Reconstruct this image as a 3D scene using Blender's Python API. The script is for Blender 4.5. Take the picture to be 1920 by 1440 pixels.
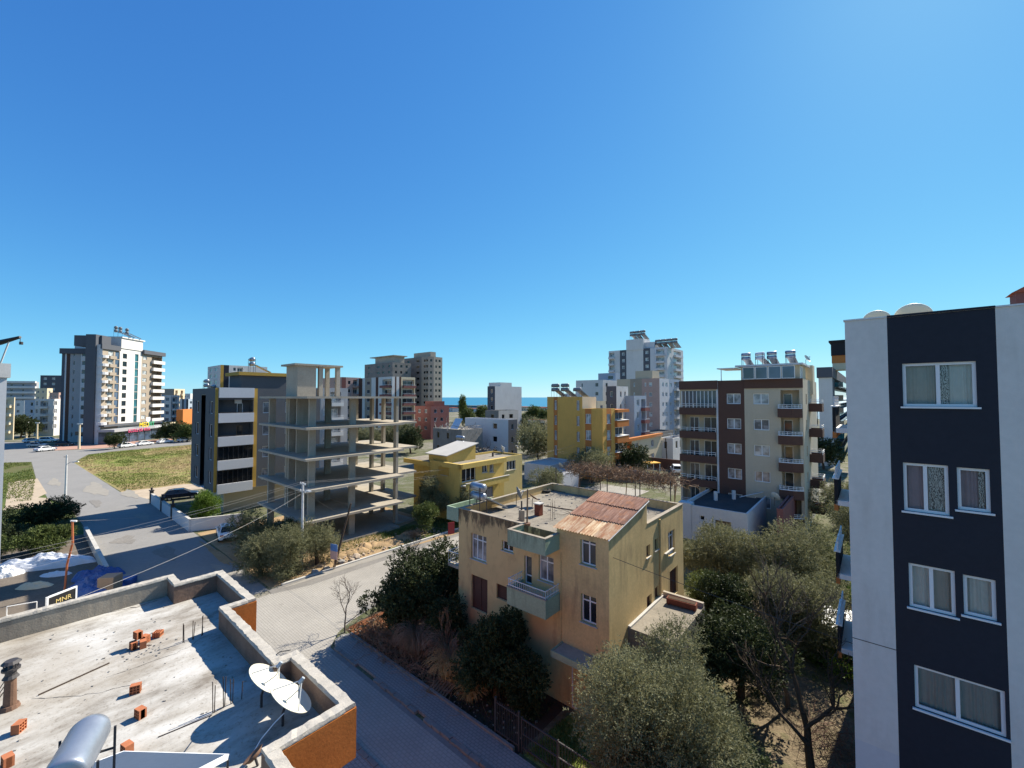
import bpy, bmesh, math, random
import numpy as np
from mathutils import Vector, Matrix
R = math.radians
for o in list(bpy.data.objects): bpy.data.objects.remove(o)
SC = bpy.context.scene
COL = SC.collection
# ------------------------------------------------------------------ camera
F = 790.0; CAMZ = 15.0; TH = math.atan(25/F)
CT, ST = math.cos(TH), math.sin(TH)
cd = bpy.data.cameras.new('camera'); cam = bpy.data.objects.new('camera', cd); COL.objects.link(cam)
cd.sensor_width = 36; cd.lens = 36*F/1920; cd.clip_end = 60000; cd.clip_start = .1
cam.location = (0, 0, CAMZ); cam.rotation_euler = (math.pi/2+TH, 0, 0)
SC.camera = cam
# ------------------------------------------------------------------ sky, sun, exposure
SUN_AZ, SUN_EL = 47.0, 41.0          # degrees right of the view axis (+Y), degrees up
w = bpy.data.worlds.new('World'); SC.world = w; w.use_nodes = True
nt = w.node_tree; bg = nt.nodes['Background']
sky = nt.nodes.new('ShaderNodeTexSky'); sky.sky_type = 'NISHITA'; sky.sun_disc = False
sky.sun_elevation = R(SUN_EL); sky.sun_rotation = R(SUN_AZ)
sky.air_density = 0.6; sky.dust_density = 0.1; sky.ozone_density = 2.0; sky.altitude = 20
# one response curve for the whole sky, as a phone camera records a clear sky: shoulder c/(1+c/k) per channel, then channel gain
def vm(op, a, b):
    n = nt.nodes.new('ShaderNodeVectorMath'); n.operation = op
    for i, v in enumerate((a, b)):
        if isinstance(v, tuple): n.inputs[i].default_value = v
        else: nt.links.new(v, n.inputs[i])
    return n.outputs[0]
den = vm('ADD', vm('MULTIPLY', sky.outputs[0], (.012, .135, .41)), (1., 1., 1.))
nt.links.new(vm('MULTIPLY', vm('DIVIDE', sky.outputs[0], den), (.34, .94, 2.2)), bg.inputs[0]); bg.inputs[1].default_value = 0.12
sl = bpy.data.lights.new('sun', 'SUN'); so = bpy.data.objects.new('sun', sl); COL.objects.link(so)
sl.energy = 4.6; sl.angle = R(.53); sl.color = (1, .93, .80)
sd = Vector((math.sin(R(SUN_AZ))*math.cos(R(SUN_EL)), math.cos(R(SUN_AZ))*math.cos(R(SUN_EL)), math.sin(R(SUN_EL))))
so.rotation_euler = sd.to_track_quat('Z', 'Y').to_euler(); so.location = (60, 60, 80)
vs = SC.view_settings; vs.view_transform = 'Standard'; vs.look = 'None'; vs.gamma = 1; vs.exposure = 1.05
# ------------------------------------------------------------------ town grid: a runs right and towards the camera, b right and away
YAW = -R(40.5)
EX = (math.cos(YAW), math.sin(YAW)); EY = (-math.sin(YAW), math.cos(YAW))
def W(a, b, z=0.): return Vector((a*EX[0]+b*EY[0], a*EX[1]+b*EY[1], z))
def P(px, py, z=0.):
    u = (px-960)/F; v = (720-py)/F
    r = (u, CT-v*ST, ST+v*CT); t = (z-CAMZ)/r[2]
    return Vector((r[0]*t, r[1]*t, z))
def AB(p): return (p[0]*EX[0]+p[1]*EX[1], p[0]*EY[0]+p[1]*EY[1])
def zat(y, py):
    v = (720-py)/F
    return CAMZ + y*(v*CT+ST)/(CT-v*ST)
def atY(px, y, z=0.):
    return Vector(((px-960)/F*(y*CT+(z-CAMZ)*ST), y, z))
def pix(p):
    d = p[1]*CT+(p[2]-CAMZ)*ST; return (960+F*p[0]/d, 720-F*(-p[1]*ST+(p[2]-CAMZ)*CT)/d)
# ------------------------------------------------------------------ object helpers
def link(o, parent=None):
    COL.objects.link(o)
    if parent is not None: o.parent = parent
    return o
def tag(o, label, cat, group=None):
    o['label'] = label; o['category'] = cat
    if group: o['group'] = group
    return o
def empty(name, loc, yaw=0., label=None, cat=None, group=None):
    o = bpy.data.objects.new(name, None); o.location = loc; o.rotation_euler = (0, 0, yaw); o.empty_display_size = .3
    link(o)
    if label: tag(o, label, cat, group)
    return o
class MB:
    def __init__(s): s.v = []; s.f = []; s.m = []; s.mats = []; s.cm = 0; s.smooth = False
    def mat(s, m):
        if m not in s.mats: s.mats.append(m)
        s.cm = s.mats.index(m); return s
    def face(s, pts):
        n = len(s.v); s.v += [tuple(p) for p in pts]; s.f.append(tuple(range(n, n+len(pts)))); s.m.append(s.cm)
    def faces(s, vs, fs):
        n = len(s.v); s.v += [tuple(p) for p in vs]
        for f in fs: s.f.append(tuple(i+n for i in f)); s.m.append(s.cm)
    def box(s, x0, x1, y0, y1, z0, z1):
        if x0 > x1: x0, x1 = x1, x0
        if y0 > y1: y0, y1 = y1, y0
        v = [(x0,y0,z0),(x1,y0,z0),(x1,y1,z0),(x0,y1,z0),(x0,y0,z1),(x1,y0,z1),(x1,y1,z1),(x0,y1,z1)]
        s.faces(v, [(0,3,2,1),(4,5,6,7),(0,1,5,4),(1,2,6,5),(2,3,7,6),(3,0,4,7)]); return s
    def obox(s, c, d, wd, h, z0):
        """box along 2D vector d centred at c (x,y), width wd, from z0 height h"""
        dx, dy = d; L = math.hypot(dx, dy); nx, ny = -dy/L*wd/2, dx/L*wd/2
        pts = [(c[0]-dx/2-nx, c[1]-dy/2-ny), (c[0]+dx/2-nx, c[1]+dy/2-ny), (c[0]+dx/2+nx, c[1]+dy/2+ny), (c[0]-dx/2+nx, c[1]-dy/2+ny)]
        s.prism(pts, z0, z0+h); return s
    def prism(s, pts, z0, z1):
        ar = sum(pts[i][0]*pts[(i+1) % len(pts)][1]-pts[(i+1) % len(pts)][0]*pts[i][1] for i in range(len(pts)))
        if ar < 0: pts = pts[::-1]
        n = len(pts)
        v = [(p[0], p[1], z0) for p in pts]+[(p[0], p[1], z1) for p in pts]
        f = [tuple(range(n-1, -1, -1)), tuple(range(n, 2*n))]+[(i, (i+1) % n, n+(i+1) % n, n+i) for i in range(n)]
        s.faces(v, f); return s
    def tube(s, path, r, seg=6, cap=True):
        path = [Vector(p) for p in path]; n = len(path)
        rs = r if isinstance(r, (list, tuple)) else [r]*n
        vs = []; fs = []; up = None
        for i, p in enumerate(path):
            t = (path[min(i+1, n-1)]-path[max(i-1, 0)])
            if t.length < 1e-9: t = Vector((0, 0, 1))
            t.normalize()
            if up is None:
                up = Vector((0, 0, 1)) if abs(t.z) < .9 else Vector((1, 0, 0))
            sx = t.cross(up)
            if sx.length < 1e-6: sx = t.orthogonal()
            sx.normalize(); sy = sx.cross(t); up = sy
            for k in range(seg):
                an = 2*math.pi*k/seg; vs.append(p+sx*math.cos(an)*rs[i]+sy*math.sin(an)*rs[i])
        for i in range(n-1):
            for k in range(seg):
                a = i*seg+k; b = i*seg+(k+1) % seg; fs.append((a, b, b+seg, a+seg))
        if cap: fs.append(tuple(range(seg-1, -1, -1))); fs.append(tuple(range((n-1)*seg, n*seg)))
        s.faces(vs, fs); return s
    def cyl(s, c, r, z0, z1, seg=12, r2=None):
        return s.tube([(c[0], c[1], z0), (c[0], c[1], z1)], [r, r2 if r2 is not None else r], seg)
    def lathe(s, prof, seg=16, axis=None):
        """prof list of (r, z); axis Matrix to place"""
        vs = []; fs = []; n = len(prof)
        for r, z in prof:
            for k in range(seg):
                an = 2*math.pi*k/seg; p = Vector((r*math.cos(an), r*math.sin(an), z))
                vs.append(axis @ p if axis else p)
        for i in range(n-1):
            for k in range(seg):
                a = i*seg+k; b = i*seg+(k+1) % seg; fs.append((a, b, b+seg, a+seg))
        s.faces(vs, fs); return s
    def mesh(s, name='mesh'):
        me = bpy.data.meshes.new(name); me.from_pydata(s.v, [], s.f)
        for m in s.mats: me.materials.append(M(m) if isinstance(m, str) else m)
        if len(s.mats) > 1: me.polygons.foreach_set('material_index', s.m)
        if s.smooth: me.polygons.foreach_set('use_smooth', [True]*len(s.f))
        me.update(); return me
    def build(s, name, mat=None, parent=None, kind=None):
        if mat is not None and not s.mats: s.mat(mat)
        o = bpy.data.objects.new(name, s.mesh(name)); link(o, parent)
        if kind: o['kind'] = kind
        return o
def bevel(o, wd=.01, seg=1):
    m = o.modifiers.new('bevel', 'BEVEL'); m.width = wd; m.segments = seg; m.limit_method = 'ANGLE'; return o
# ------------------------------------------------------------------ materials
MATS = {}
def M(k): return MATS[k]
def nodes(name):
    m = bpy.data.materials.new(name); m.use_nodes = True; MATS[name] = m
    return m, m.node_tree, m.node_tree.nodes['Principled BSDF']
def N(nt, typ, **kw):
    n = nt.nodes.new(typ)
    for k, v in kw.items():
        if k.startswith('i_'): n.inputs[k[2:].replace('_', ' ')].default_value = v
        else: setattr(n, k, v)
    return n
def ramp(nt, src, stops):
    r = nt.nodes.new('ShaderNodeValToRGB'); e = r.color_ramp.elements
    while len(e) < len(stops): e.new(.5)
    for i, (p, c) in enumerate(stops):
        e[i].position = p; e[i].color = (*c, 1) if not isinstance(c, (int, float)) else (c, c, c, 1)
    nt.links.new(src, r.inputs[0]); return r
def mixc(nt, fac, a, b, typ='MIX'):
    m = nt.nodes.new('ShaderNodeMix'); m.data_type = 'RGBA'; m.blend_type = typ
    for sock, v in ((m.inputs[0], fac), (m.inputs[6], a), (m.inputs[7], b)):
        if hasattr(v, 'is_linked'): nt.links.new(v, sock)
        elif isinstance(v, (int, float)): sock.default_value = v
        else: sock.default_value = (*v, 1)
    return m.outputs[2]
def pos(nt, scale=(1, 1, 1), rot=0., obj=False):
    if obj: src = nt.nodes.new('ShaderNodeTexCoord').outputs['Object']
    else: src = nt.nodes.new('ShaderNodeNewGeometry').outputs['Position']
    if rot:
        m0 = nt.nodes.new('ShaderNodeMapping'); m0.inputs['Rotation'].default_value = (0, 0, rot); nt.links.new(src, m0.inputs[0]); src = m0.outputs[0]
    mp = nt.nodes.new('ShaderNodeMapping'); mp.inputs['Scale'].default_value = scale
    nt.links.new(src, mp.inputs[0]); return mp.outputs[0]
def noise(nt, vec, scale, detail=4, rough=.55, out=0):
    n = N(nt, 'ShaderNodeTexNoise'); n.inputs['Scale'].default_value = scale; n.inputs['Detail'].default_value = detail; n.inputs['Roughness'].default_value = rough
    nt.links.new(vec, n.inputs['Vector']); return n.outputs[out]
def bump(nt, bs, h, strength=.3, dist=.02):
    b = N(nt, 'ShaderNodeBump'); b.inputs['Strength'].default_value = strength; b.inputs['Distance'].default_value = dist
    nt.links.new(h, b.inputs['Height']); nt.links.new(b.outputs[0], bs.inputs['Normal'])
def sc(c, k): return tuple(min(1, max(0, x*k)) for x in c)
def mat(name, rgb, rough=.8, var=.12, scale=.6, bmp=.15, spec=.3, stain=0., stain_rgb=(.05, .045, .04), streak=1., metal=0., bscale=25.):
    m, nt, bs = nodes(name)
    v = pos(nt)
    c = noise(nt, v, scale, 6, .62)
    fn = noise(nt, v, scale*14, 3)
    r1 = ramp(nt, c, [(.3, sc(rgb, 1-var)), (.5, rgb), (.72, sc(rgb, 1+var))])
    col = mixc(nt, .35, r1.outputs[0], ramp(nt, fn, [(.35, sc(rgb, 1-var*1.2)), (.65, sc(rgb, 1+var))]).outputs[0])
    if stain:
        sv = pos(nt, (1.6, 1.6, .28/streak))
        s1 = noise(nt, sv, 1.7, 7, .68)
        s2 = noise(nt, v, .33, 3)
        mm = N(nt, 'ShaderNodeMath', operation='MULTIPLY'); nt.links.new(s1, mm.inputs[0]); nt.links.new(s2, mm.inputs[1])
        fac = ramp(nt, mm.outputs[0], [(.29-.05*stain, 0.), (.42, min(1., .75*stain))])
        col = mixc(nt, fac.outputs[0], col, stain_rgb)
    nt.links.new(col, bs.inputs['Base Color'])
    rr = ramp(nt, c, [(.3, max(0, rough-.08)), (.7, min(1, rough+.08))]); nt.links.new(rr.outputs[0], bs.inputs['Roughness'])
    bs.inputs['Specular IOR Level'].default_value = spec; bs.inputs['Metallic'].default_value = metal
    if bmp: bump(nt, bs, noise(nt, v, bscale, 3), bmp, .01)
    return m
# plasters / paints
mat('ochre', (.62, .45, .215), .9, .17, .7, .35, .15, stain=.8, stain_rgb=(.25, .165, .095))
mat('green_plaster', (.31, .385, .275), .9, .16, .8, .25, .15, stain=.9, stain_rgb=(.05, .06, .045))
mat('white_wall', (.62, .60, .57), .9, .07, .4, .45, .1, stain=.5, stain_rgb=(.46, .43, .39), bscale=30)
mat('white_paint', (.74, .74, .73), .6, .04, .5, .05, .3)
mat('navy', (.022, .025, .036), .7, .12, .5, .15, .2)
mat('charcoal', (.10, .104, .112), .85, .12, .5, .2, .2, stain=.2, stain_rgb=(.12, .12, .12))
mat('mustard_trim', (.44, .27, .06), .8, .08, .6, .1, .2)
mat('pale_grey', (.56, .56, .57), .8, .05, .5, .1, .2, stain=.15, stain_rgb=(.3, .29, .28))
mat('brown_wall', (.105, .058, .045), .85, .08, .5, .15, .15)
mat('beige_wall', (.50, .42, .31), .85, .07, .5, .15, .15, stain=.15, stain_rgb=(.3, .24, .17))
mat('yellow_wall', (.64, .37, .10), .85, .08, .4, .15, .15, stain=.3, stain_rgb=(.3, .2, .06))
mat('orange_wall', (.50, .185, .055), .85, .1, .4, .15, .15, stain=.15, stain_rgb=(.3, .12, .06))
mat('orange_plaster', (.42, .14, .035), .85, .22, 1.2, .3, .15, stain=.5, stain_rgb=(.26, .085, .03))
mat('lemon_wall', (.56, .40, .12), .85, .1, .4, .15, .15, stain=.4, stain_rgb=(.2, .15, .06))
mat('lemon_pale', (.60, .47, .20), .85, .1, .4, .15, .15, stain=.3, stain_rgb=(.25, .2, .1))
mat('cream_wall', (.62, .52, .36), .85, .07, .4, .15, .15, stain=.25, stain_rgb=(.35, .27, .18))
mat('grey_wall', (.34, .34, .35), .85, .08, .4, .15, .15, stain=.2, stain_rgb=(.2, .2, .2))
mat('taupe_wall', (.33, .275, .215), .85, .08, .4, .15, .15)
mat('dark_grey_wall', (.10, .105, .12), .85, .08, .4, .15, .15)
mat('blue_grey_wall', (.33, .39, .46), .85, .08, .4, .15, .15)
mat('red_wall', (.18, .075, .065), .85, .12, .4, .15, .15, stain=.3, stain_rgb=(.15, .06, .05))
mat('pink_wall', (.45, .30, .25), .85, .12, .4, .15, .15)
mat('rose_wall', (.22, .095, .085), .85, .12, .4, .15, .15)
mat('black_wall', (.025, .025, .028), .8, .1, .4, .1, .2)
mat('terracotta', (.40, .13, .06), .85, .25, 3, .3, .2)
mat('brick_red', (.42, .15, .07), .85, .2, 8, .3, .2)
mat('concrete', (.37, .325, .26), .9, .16, .5, .35, .2, stain=.35, stain_rgb=(.14, .125, .105))
mat('concrete_dark', (.20, .19, .175), .9, .2, .5, .35, .2, stain=.5, stain_rgb=(.08, .075, .065))
mat('concrete_light', (.47, .45, .41), .9, .12, .6, .35, .2, stain=.3, stain_rgb=(.25, .23, .2))
mat('roof_felt', (.25, .22, .175), .95, .3, .9, .5, .1, stain=.8, stain_rgb=(.11, .095, .08))
mat('roof_dark', (.075, .07, .068), .95, .25, .7, .4, .15)
mat('parapet_block', (.20, .135, .10), .95, .3, 2.2, .7, .1, stain=.6, stain_rgb=(.07, .05, .045), bscale=12)
mat('parapet_cap', (.42, .385, .33), .95, .25, 4, .7, .1, stain=.6, stain_rgb=(.2, .18, .15))
mat('cap_plaster', (.32, .275, .215), .95, .25, 3, .5, .1, stain=.7, stain_rgb=(.12, .10, .085))
mat('stone', (.38, .30, .22), .9, .25, 2, .5, .2)
mat('asphalt', (.235, .225, .21), .92, .12, .25, .3, .25, stain=.15, stain_rgb=(.13, .12, .11))
mat('wire', (.34, .33, .32), .85, .05, 2, 0, .1)
mat('panel_face', (.055, .08, .125), .5, .1, 1, .0, .2)
mat('road_dust', (.285, .262, .225), .95, .15, 1.2, .4, .1)
mat('asphalt_old', (.20, .185, .165), .92, .2, .4, .3, .25)
mat('soil', (.075, .05, .034), .95, .35, .8, .8, .1, bscale=9)
mat('soil_red', (.19, .075, .035), .95, .35, .9, .8, .1, bscale=9)
mat('dirt', (.34, .235, .13), .95, .3, .7, .8, .1, bscale=7)
mat('sand', (.42, .34, .25), .95, .2, .7, .6, .1, bscale=7)
mat('lot', (.15, .125, .10), .95, .35, .5, .8, .1, bscale=6)
mat('bark', (.085, .062, .045), .95, .3, 6, .6, .1)
mat('bark_grey', (.15, .125, .10), .95, .3, 6, .6, .1)
mat('twig', (.25, .165, .105), .9, .3, 4, .3, .1)
mat('twig_dark', (.17, .105, .08), .9, .3, 4, .3, .1)
mat('straw', (.46, .30, .13), .9, .3, 4, .3, .1)
mat('wood', (.20, .135, .085), .85, .25, 5, .4, .2)
mat('wood_red', (.20, .06, .035), .85, .25, 5, .4, .2)
mat('white_plastic', (.72, .73, .74), .45, .03, 2, .05, .4)
mat('metal_grey', (.42, .44, .46), .5, .1, 2, .1, .5, metal=.6)
mat('metal_dark', (.05, .045, .045), .6, .2, 3, .1, .4)
mat('rail_white', (.70, .70, .70), .5, .05, 2, .05, .4)
mat('rail_rust', (.15, .085, .055), .8, .3, 3, .2, .3)
mat('rebar', (.06, .04, .03), .8, .3, 9, .3, .3)
mat('steel_tank', (.30, .33, .38), .36, .06, 2, .03, .6, metal=.55)
mat('galv_light', (.62, .62, .62), .55, .1, 2, .1, .5, metal=.2)
mat('dish_white', (.60, .575, .47), .5, .05, 3, .03, .4)
mat('dish_grey', (.19, .20, .21), .55, .1, 3, .05, .4)
mat('tarp_blue', (.022, .075, .26), .5, .25, 1.5, .3, .4)
mat('sack_white', (.62, .63, .66), .6, .12, 3, .4, .3)
mat('cardboard', (.33, .24, .17), .9, .12, 4, .2, .2)
mat('rubber', (.018, .018, .018), .85, .1, 4, .1, .3)
mat('car_white', (.78, .78, .77), .25, .01, 2, 0, .5)
mat('car_dark', (.012, .016, .03), .22, .01, 2, 0, .5)
mat('car_silver', (.42, .43, .45), .28, .01, 2, 0, .5, metal=.4)
mat('lamp_red', (.4, .02, .02), .3, .02, 2, 0, .5)
mat('lamp_clear', (.7, .7, .68), .15, .02, 2, 0, .5)
mat('plastic_black', (.02, .02, .022), .5, .05, 3, .05, .4)
mat('awning', (.70, .36, .06), .8, .1, 3, .1, .2)
mat('red_sign', (.30, .035, .035), .7, .1, 3, .05, .3)
mat('sign_black', (.018, .018, .02), .5, .05, 3, .03, .4)
mat('gold', (.60, .46, .18), .5, .05, 3, .03, .4)
mat('sign_yellow', (.85, .62, .03), .5, .02, 3, .0, .4)
mat('sign_green', (.04, .42, .18), .5, .02, 3, .0, .4)
mat('sign_pink', (.72, .10, .22), .5, .02, 3, .0, .4)
mat('sign_white', (.75, .75, .75), .5, .02, 3, .0, .4)
mat('poster_blue', (.12, .25, .55), .5, .3, 6, .0, .4)
mat('poster_pink', (.62, .40, .36), .5, .2, 6, .0, .4)
mat('paving_pink', (.42, .25, .19), .9, .12, .8, .2, .2)
mat('tile_roof', (.34, .10, .06), .85, .3, 3, .5, .2)
mat('curtain_lace', (.80, .79, .76), .9, .08, 6, .1, .1)
mat('curtain_grey', (.52, .50, .47), .9, .08, 6, .1, .1)
mat('curtain_mauve', (.46, .37, .44), .9, .08, 6, .1, .1)
mat('rubble_grey', (.30, .28, .25), .95, .3, 2, .6, .1)
def glassy(name, rgb, rough=.06, spec=.6, var=.4, scale=.35):
    m, nt, bs = nodes(name); v = pos(nt)
    c = noise(nt, v, scale, 2)
    r = ramp(nt, c, [(.4, sc(rgb, 1-var)), (.62, sc(rgb, 1+var))]); nt.links.new(r.outputs[0], bs.inputs['Base Color'])
    bs.inputs['Roughness'].default_value = rough; bs.inputs['Specular IOR Level'].default_value = spec
    bump(nt, bs, noise(nt, v, 1.3, 1), .05, .02); return m
glassy('glass', (.045, .055, .065)); glassy('glass_black', (.008, .009, .011), .08, .5)
glassy('glass_curtain', (.22, .22, .23), .12, .5, .5, 1.3); glassy('glass_pale', (.36, .38, .38), .12, .5, .4, 1.1)
glassy('glass_teal', (.02, .10, .12), .05, .6); glassy('glass_blue', (.05, .075, .12), .05, .7)
glassy('collector', (.015, .018, .03), .1, .6, .2)
def clear_glass():
    m, nt, bs = nodes('clear_glass')
    out = nt.nodes['Material Output']; nt.nodes.remove(bs)
    g = N(nt, 'ShaderNodeBsdfGlossy'); g.inputs['Roughness'].default_value = .03
    t = N(nt, 'ShaderNodeBsdfTransparent'); t.inputs[0].default_value = (.82, .84, .85, 1)
    fr = N(nt, 'ShaderNodeFresnel'); fr.inputs[0].default_value = 1.5
    mx = N(nt, 'ShaderNodeMixShader'); nt.links.new(fr.outputs[0], mx.inputs[0]); nt.links.new(t.outputs[0], mx.inputs[1]); nt.links.new(g.outputs[0], mx.inputs[2])
    nt.links.new(mx.outputs[0], out.inputs[0])
clear_glass()
def leafmat(name, c1, c2, c3, trans=.25, rough=.55):
    m, nt, bs = nodes(name)
    g = N(nt, 'ShaderNodeNewGeometry')
    v = pos(nt)
    mixh = lambda a, b: tuple((x+y)/2 for x, y in zip(a, b))
    r = ramp(nt, g.outputs['Random Per Island'], [(0., mixh(c1, c2)), (.55, c2), (1., mixh(c2, c3))])
    cl = noise(nt, v, .9, 4, .6)
    col = mixc(nt, ramp(nt, cl, [(.36, .75), (.5, 0.)]).outputs[0], r.outputs[0], sc(c1, .7))
    col = mixc(nt, ramp(nt, cl, [(.52, 0.), (.68, .6)]).outputs[0], col, sc(c3, 1.1))
    nt.links.new(col, bs.inputs['Base Color']); bs.inputs['Roughness'].default_value = rough; bs.inputs['Specular IOR Level'].default_value = .2
    tr = N(nt, 'ShaderNodeBsdfTranslucent'); nt.links.new(col, tr.inputs[0])
    mx = N(nt, 'ShaderNodeMixShader'); mx.inputs[0].default_value = trans
    out = nt.nodes['Material Output']; nt.links.new(bs.outputs[0], mx.inputs[1]); nt.links.new(tr.outputs[0], mx.inputs[2]); nt.links.new(mx.outputs[0], out.inputs[0])
leafmat('leaf_olive', (.115, .12, .05), (.19, .19, .098), (.30, .29, .165), .3, .65)
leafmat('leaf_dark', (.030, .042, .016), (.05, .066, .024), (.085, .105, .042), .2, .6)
leafmat('leaf_mid', (.06, .085, .022), (.10, .13, .036), (.16, .19, .06))
leafmat('leaf_bright', (.07, .12, .015), (.11, .18, .022), (.17, .25, .04))
leafmat('leaf_brown', (.09, .06, .035), (.15, .10, .06), (.2, .14, .08))
leafmat('grass', (.07, .10, .02), (.12, .155, .03), (.22, .21, .06))
leafmat('grass_dry', (.19, .14, .065), (.28, .21, .10), (.35, .28, .14))
def pavers(name, rgb, bw, bh, rot, off=.5, mortar=.012, dark=.5):
    m, nt, bs = nodes(name); v = pos(nt, (1, 1, 1), rot)
    b = N(nt, 'ShaderNodeTexBrick'); b.offset = off; nt.links.new(v, b.inputs['Vector'])
    b.inputs['Scale'].default_value = 1; b.inputs['Brick Width'].default_value = bw; b.inputs['Row Height'].default_value = bh; b.inputs['Mortar Size'].default_value = mortar
    b.inputs['Color1'].default_value = (*sc(rgb, .9), 1); b.inputs['Color2'].default_value = (*sc(rgb, 1.1), 1); b.inputs['Mortar'].default_value = (*sc(rgb, dark), 1)
    wp = pos(nt); big = noise(nt, wp, .22, 5, .6)
    col = mixc(nt, .6, b.outputs[0], ramp(nt, big, [(.3, sc(rgb, .78)), (.7, sc(rgb, 1.15))]).outputs[0])
    sp = noise(nt, wp, 1.7, 7, .72)
    col = mixc(nt, ramp(nt, sp, [(.60, 0.), (.72, .5)]).outputs[0], col, sc(rgb, .45))
    nt.links.new(col, bs.inputs['Base Color']); bs.inputs['Roughness'].default_value = .9; bs.inputs['Specular IOR Level'].default_value = .2
    inv = N(nt, 'ShaderNodeMath', operation='SUBTRACT'); inv.inputs[0].default_value = 1; nt.links.new(b.outputs['Fac'], inv.inputs[1])
    bump(nt, bs, inv.outputs[0], .6, .012)
pavers('paver_road', (.335, .31, .27), .24, .16, -YAW, mortar=.022, dark=.6)
pavers('paver_walk', (.27, .255, .235), .22, .145, -YAW, mortar=.02, dark=.35)
def field_mat(name, cols, s1=.06, s2=.5):
    m, nt, bs = nodes(name); v = pos(nt)
    a = noise(nt, v, s1, 4, .6); b = noise(nt, v, s2, 6, .7)
    mm = mixc(nt, .45, a, b)
    r = ramp(nt, mm, [(.36+.28*i/(len(cols)-1), c) for i, c in enumerate(cols)])
    fine = noise(nt, v, 5, 4, .7)
    col = mixc(nt, .5, r.outputs[0], mixc(nt, 1., r.outputs[0], ramp(nt, fine, [(.3, .35), (.7, 1.5)]).outputs[0], 'MULTIPLY'))
    nt.links.new(col, bs.inputs['Base Color']); bs.inputs['Roughness'].default_value = .95; bs.inputs['Specular IOR Level'].default_value = .1
    bump(nt, bs, fine, .8, .08)
field_mat('field', [(.36, .25, .14), (.32, .235, .12), (.29, .245, .10), (.18, .21, .05), (.13, .19, .035)])
field_mat('verge', [(.14, .115, .06), (.11, .12, .045), (.075, .11, .03), (.16, .15, .05)])
field_mat('town_ground', [(.17, .15, .11), (.10, .11, .05), (.22, .20, .165), (.085, .10, .045)], .03, .3)
field_mat('yard', [(.13, .105, .065), (.20, .155, .10), (.10, .105, .045), (.17, .13, .08)], .18, .9)
field_mat('lawn', [(.30, .25, .10), (.20, .21, .06), (.16, .20, .045), (.34, .26, .13)], .5, 2.)
def streaky_roof():
    m, nt, bs = nodes('roof_screed')
    v = pos(nt, (1.25, .55, 1), -YAW); v2 = pos(nt)
    a = noise(nt, v, 1.1, 8, .66); b = noise(nt, v2, .35, 4, .6); f = noise(nt, v2, 14, 4, .7)
    r = ramp(nt, a, [(.32, (.20, .175, .145)), (.45, (.36, .335, .295)), (.56, (.47, .45, .41)), (.72, (.56, .545, .515))])
    col = mixc(nt, ramp(nt, b, [(.45, 0.), (.66, .5)]).outputs[0], r.outputs[0], (.30, .255, .195))
    sp = ramp(nt, f, [(.30, (.45, .4, .35)), (.46, (1, 1, 1))])
    col = mixc(nt, .6, col, sp.outputs[0], 'MULTIPLY')
    nt.links.new(col, bs.inputs['Base Color']); bs.inputs['Roughness'].default_value = .9; bs.inputs['Specular IOR Level'].default_value = .2
    bump(nt, bs, mixc(nt, .5, a, f), .35, .02)
streaky_roof()
def rusty(name, stops):
    m, nt, bs = nodes(name); v = pos(nt, (1, 1, 1), -YAW)
    v2 = pos(nt, (6, .55, 1), -YAW)
    oi = N(nt, 'ShaderNodeObjectInfo')
    a = noise(nt, v2, 1.6, 6, .65); b = noise(nt, v, 2.5, 6, .7)
    base = ramp(nt, a, stops)
    tint = ramp(nt, oi.outputs['Random'], [(0., (.72, .62, .62)), (.5, (1, 1, 1)), (1., (1.35, 1.3, 1.2))])
    col = mixc(nt, 1., base.outputs[0], tint.outputs[0], 'MULTIPLY')
    col = mixc(nt, ramp(nt, b, [(.5, 0.), (.62, .6)]).outputs[0], col, (.30, .12, .05))
    nt.links.new(col, bs.inputs['Base Color']); bs.inputs['Roughness'].default_value = .85; bs.inputs['Specular IOR Level'].default_value = .25
rusty('rust_sheet', [(.32, (.12, .055, .04)), (.47, (.20, .10, .07)), (.6, (.29, .165, .12)), (.74, (.48, .38, .30))])
rusty('rust_pale', [(.32, (.20, .09, .05)), (.42, (.36, .20, .11)), (.52, (.47, .34, .21)), (.7, (.56, .47, .34))])
def lace():
    m, nt, bs = nodes('lace_panel'); v = pos(nt)
    vo = N(nt, 'ShaderNodeTexVoronoi'); vo.inputs['Scale'].default_value = 17; nt.links.new(v, vo.inputs['Vector'])
    w2 = N(nt, 'ShaderNodeTexWave'); w2.inputs['Scale'].default_value = 9; w2.inputs['Distortion'].default_value = 14; w2.inputs['Detail'].default_value = 3; nt.links.new(v, w2.inputs['Vector'])
    r = ramp(nt, mixc(nt, .5, vo.outputs[0], w2.outputs[0]), [(.42, (.16, .16, .17)), (.5, (.74, .74, .72))])
    nt.links.new(r.outputs[0], bs.inputs['Base Color']); bs.inputs['Roughness'].default_value = .9
lace()
def sea_mat():
    m, nt, bs = nodes('sea_water'); v = pos(nt)
    bs.inputs['Base Color'].default_value = (.018, .16, .26, 1); bs.inputs['Roughness'].default_value = .35; bs.inputs['Specular IOR Level'].default_value = .25
    bump(nt, bs, noise(nt, v, .25, 4), .5, .4)
sea_mat()

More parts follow.
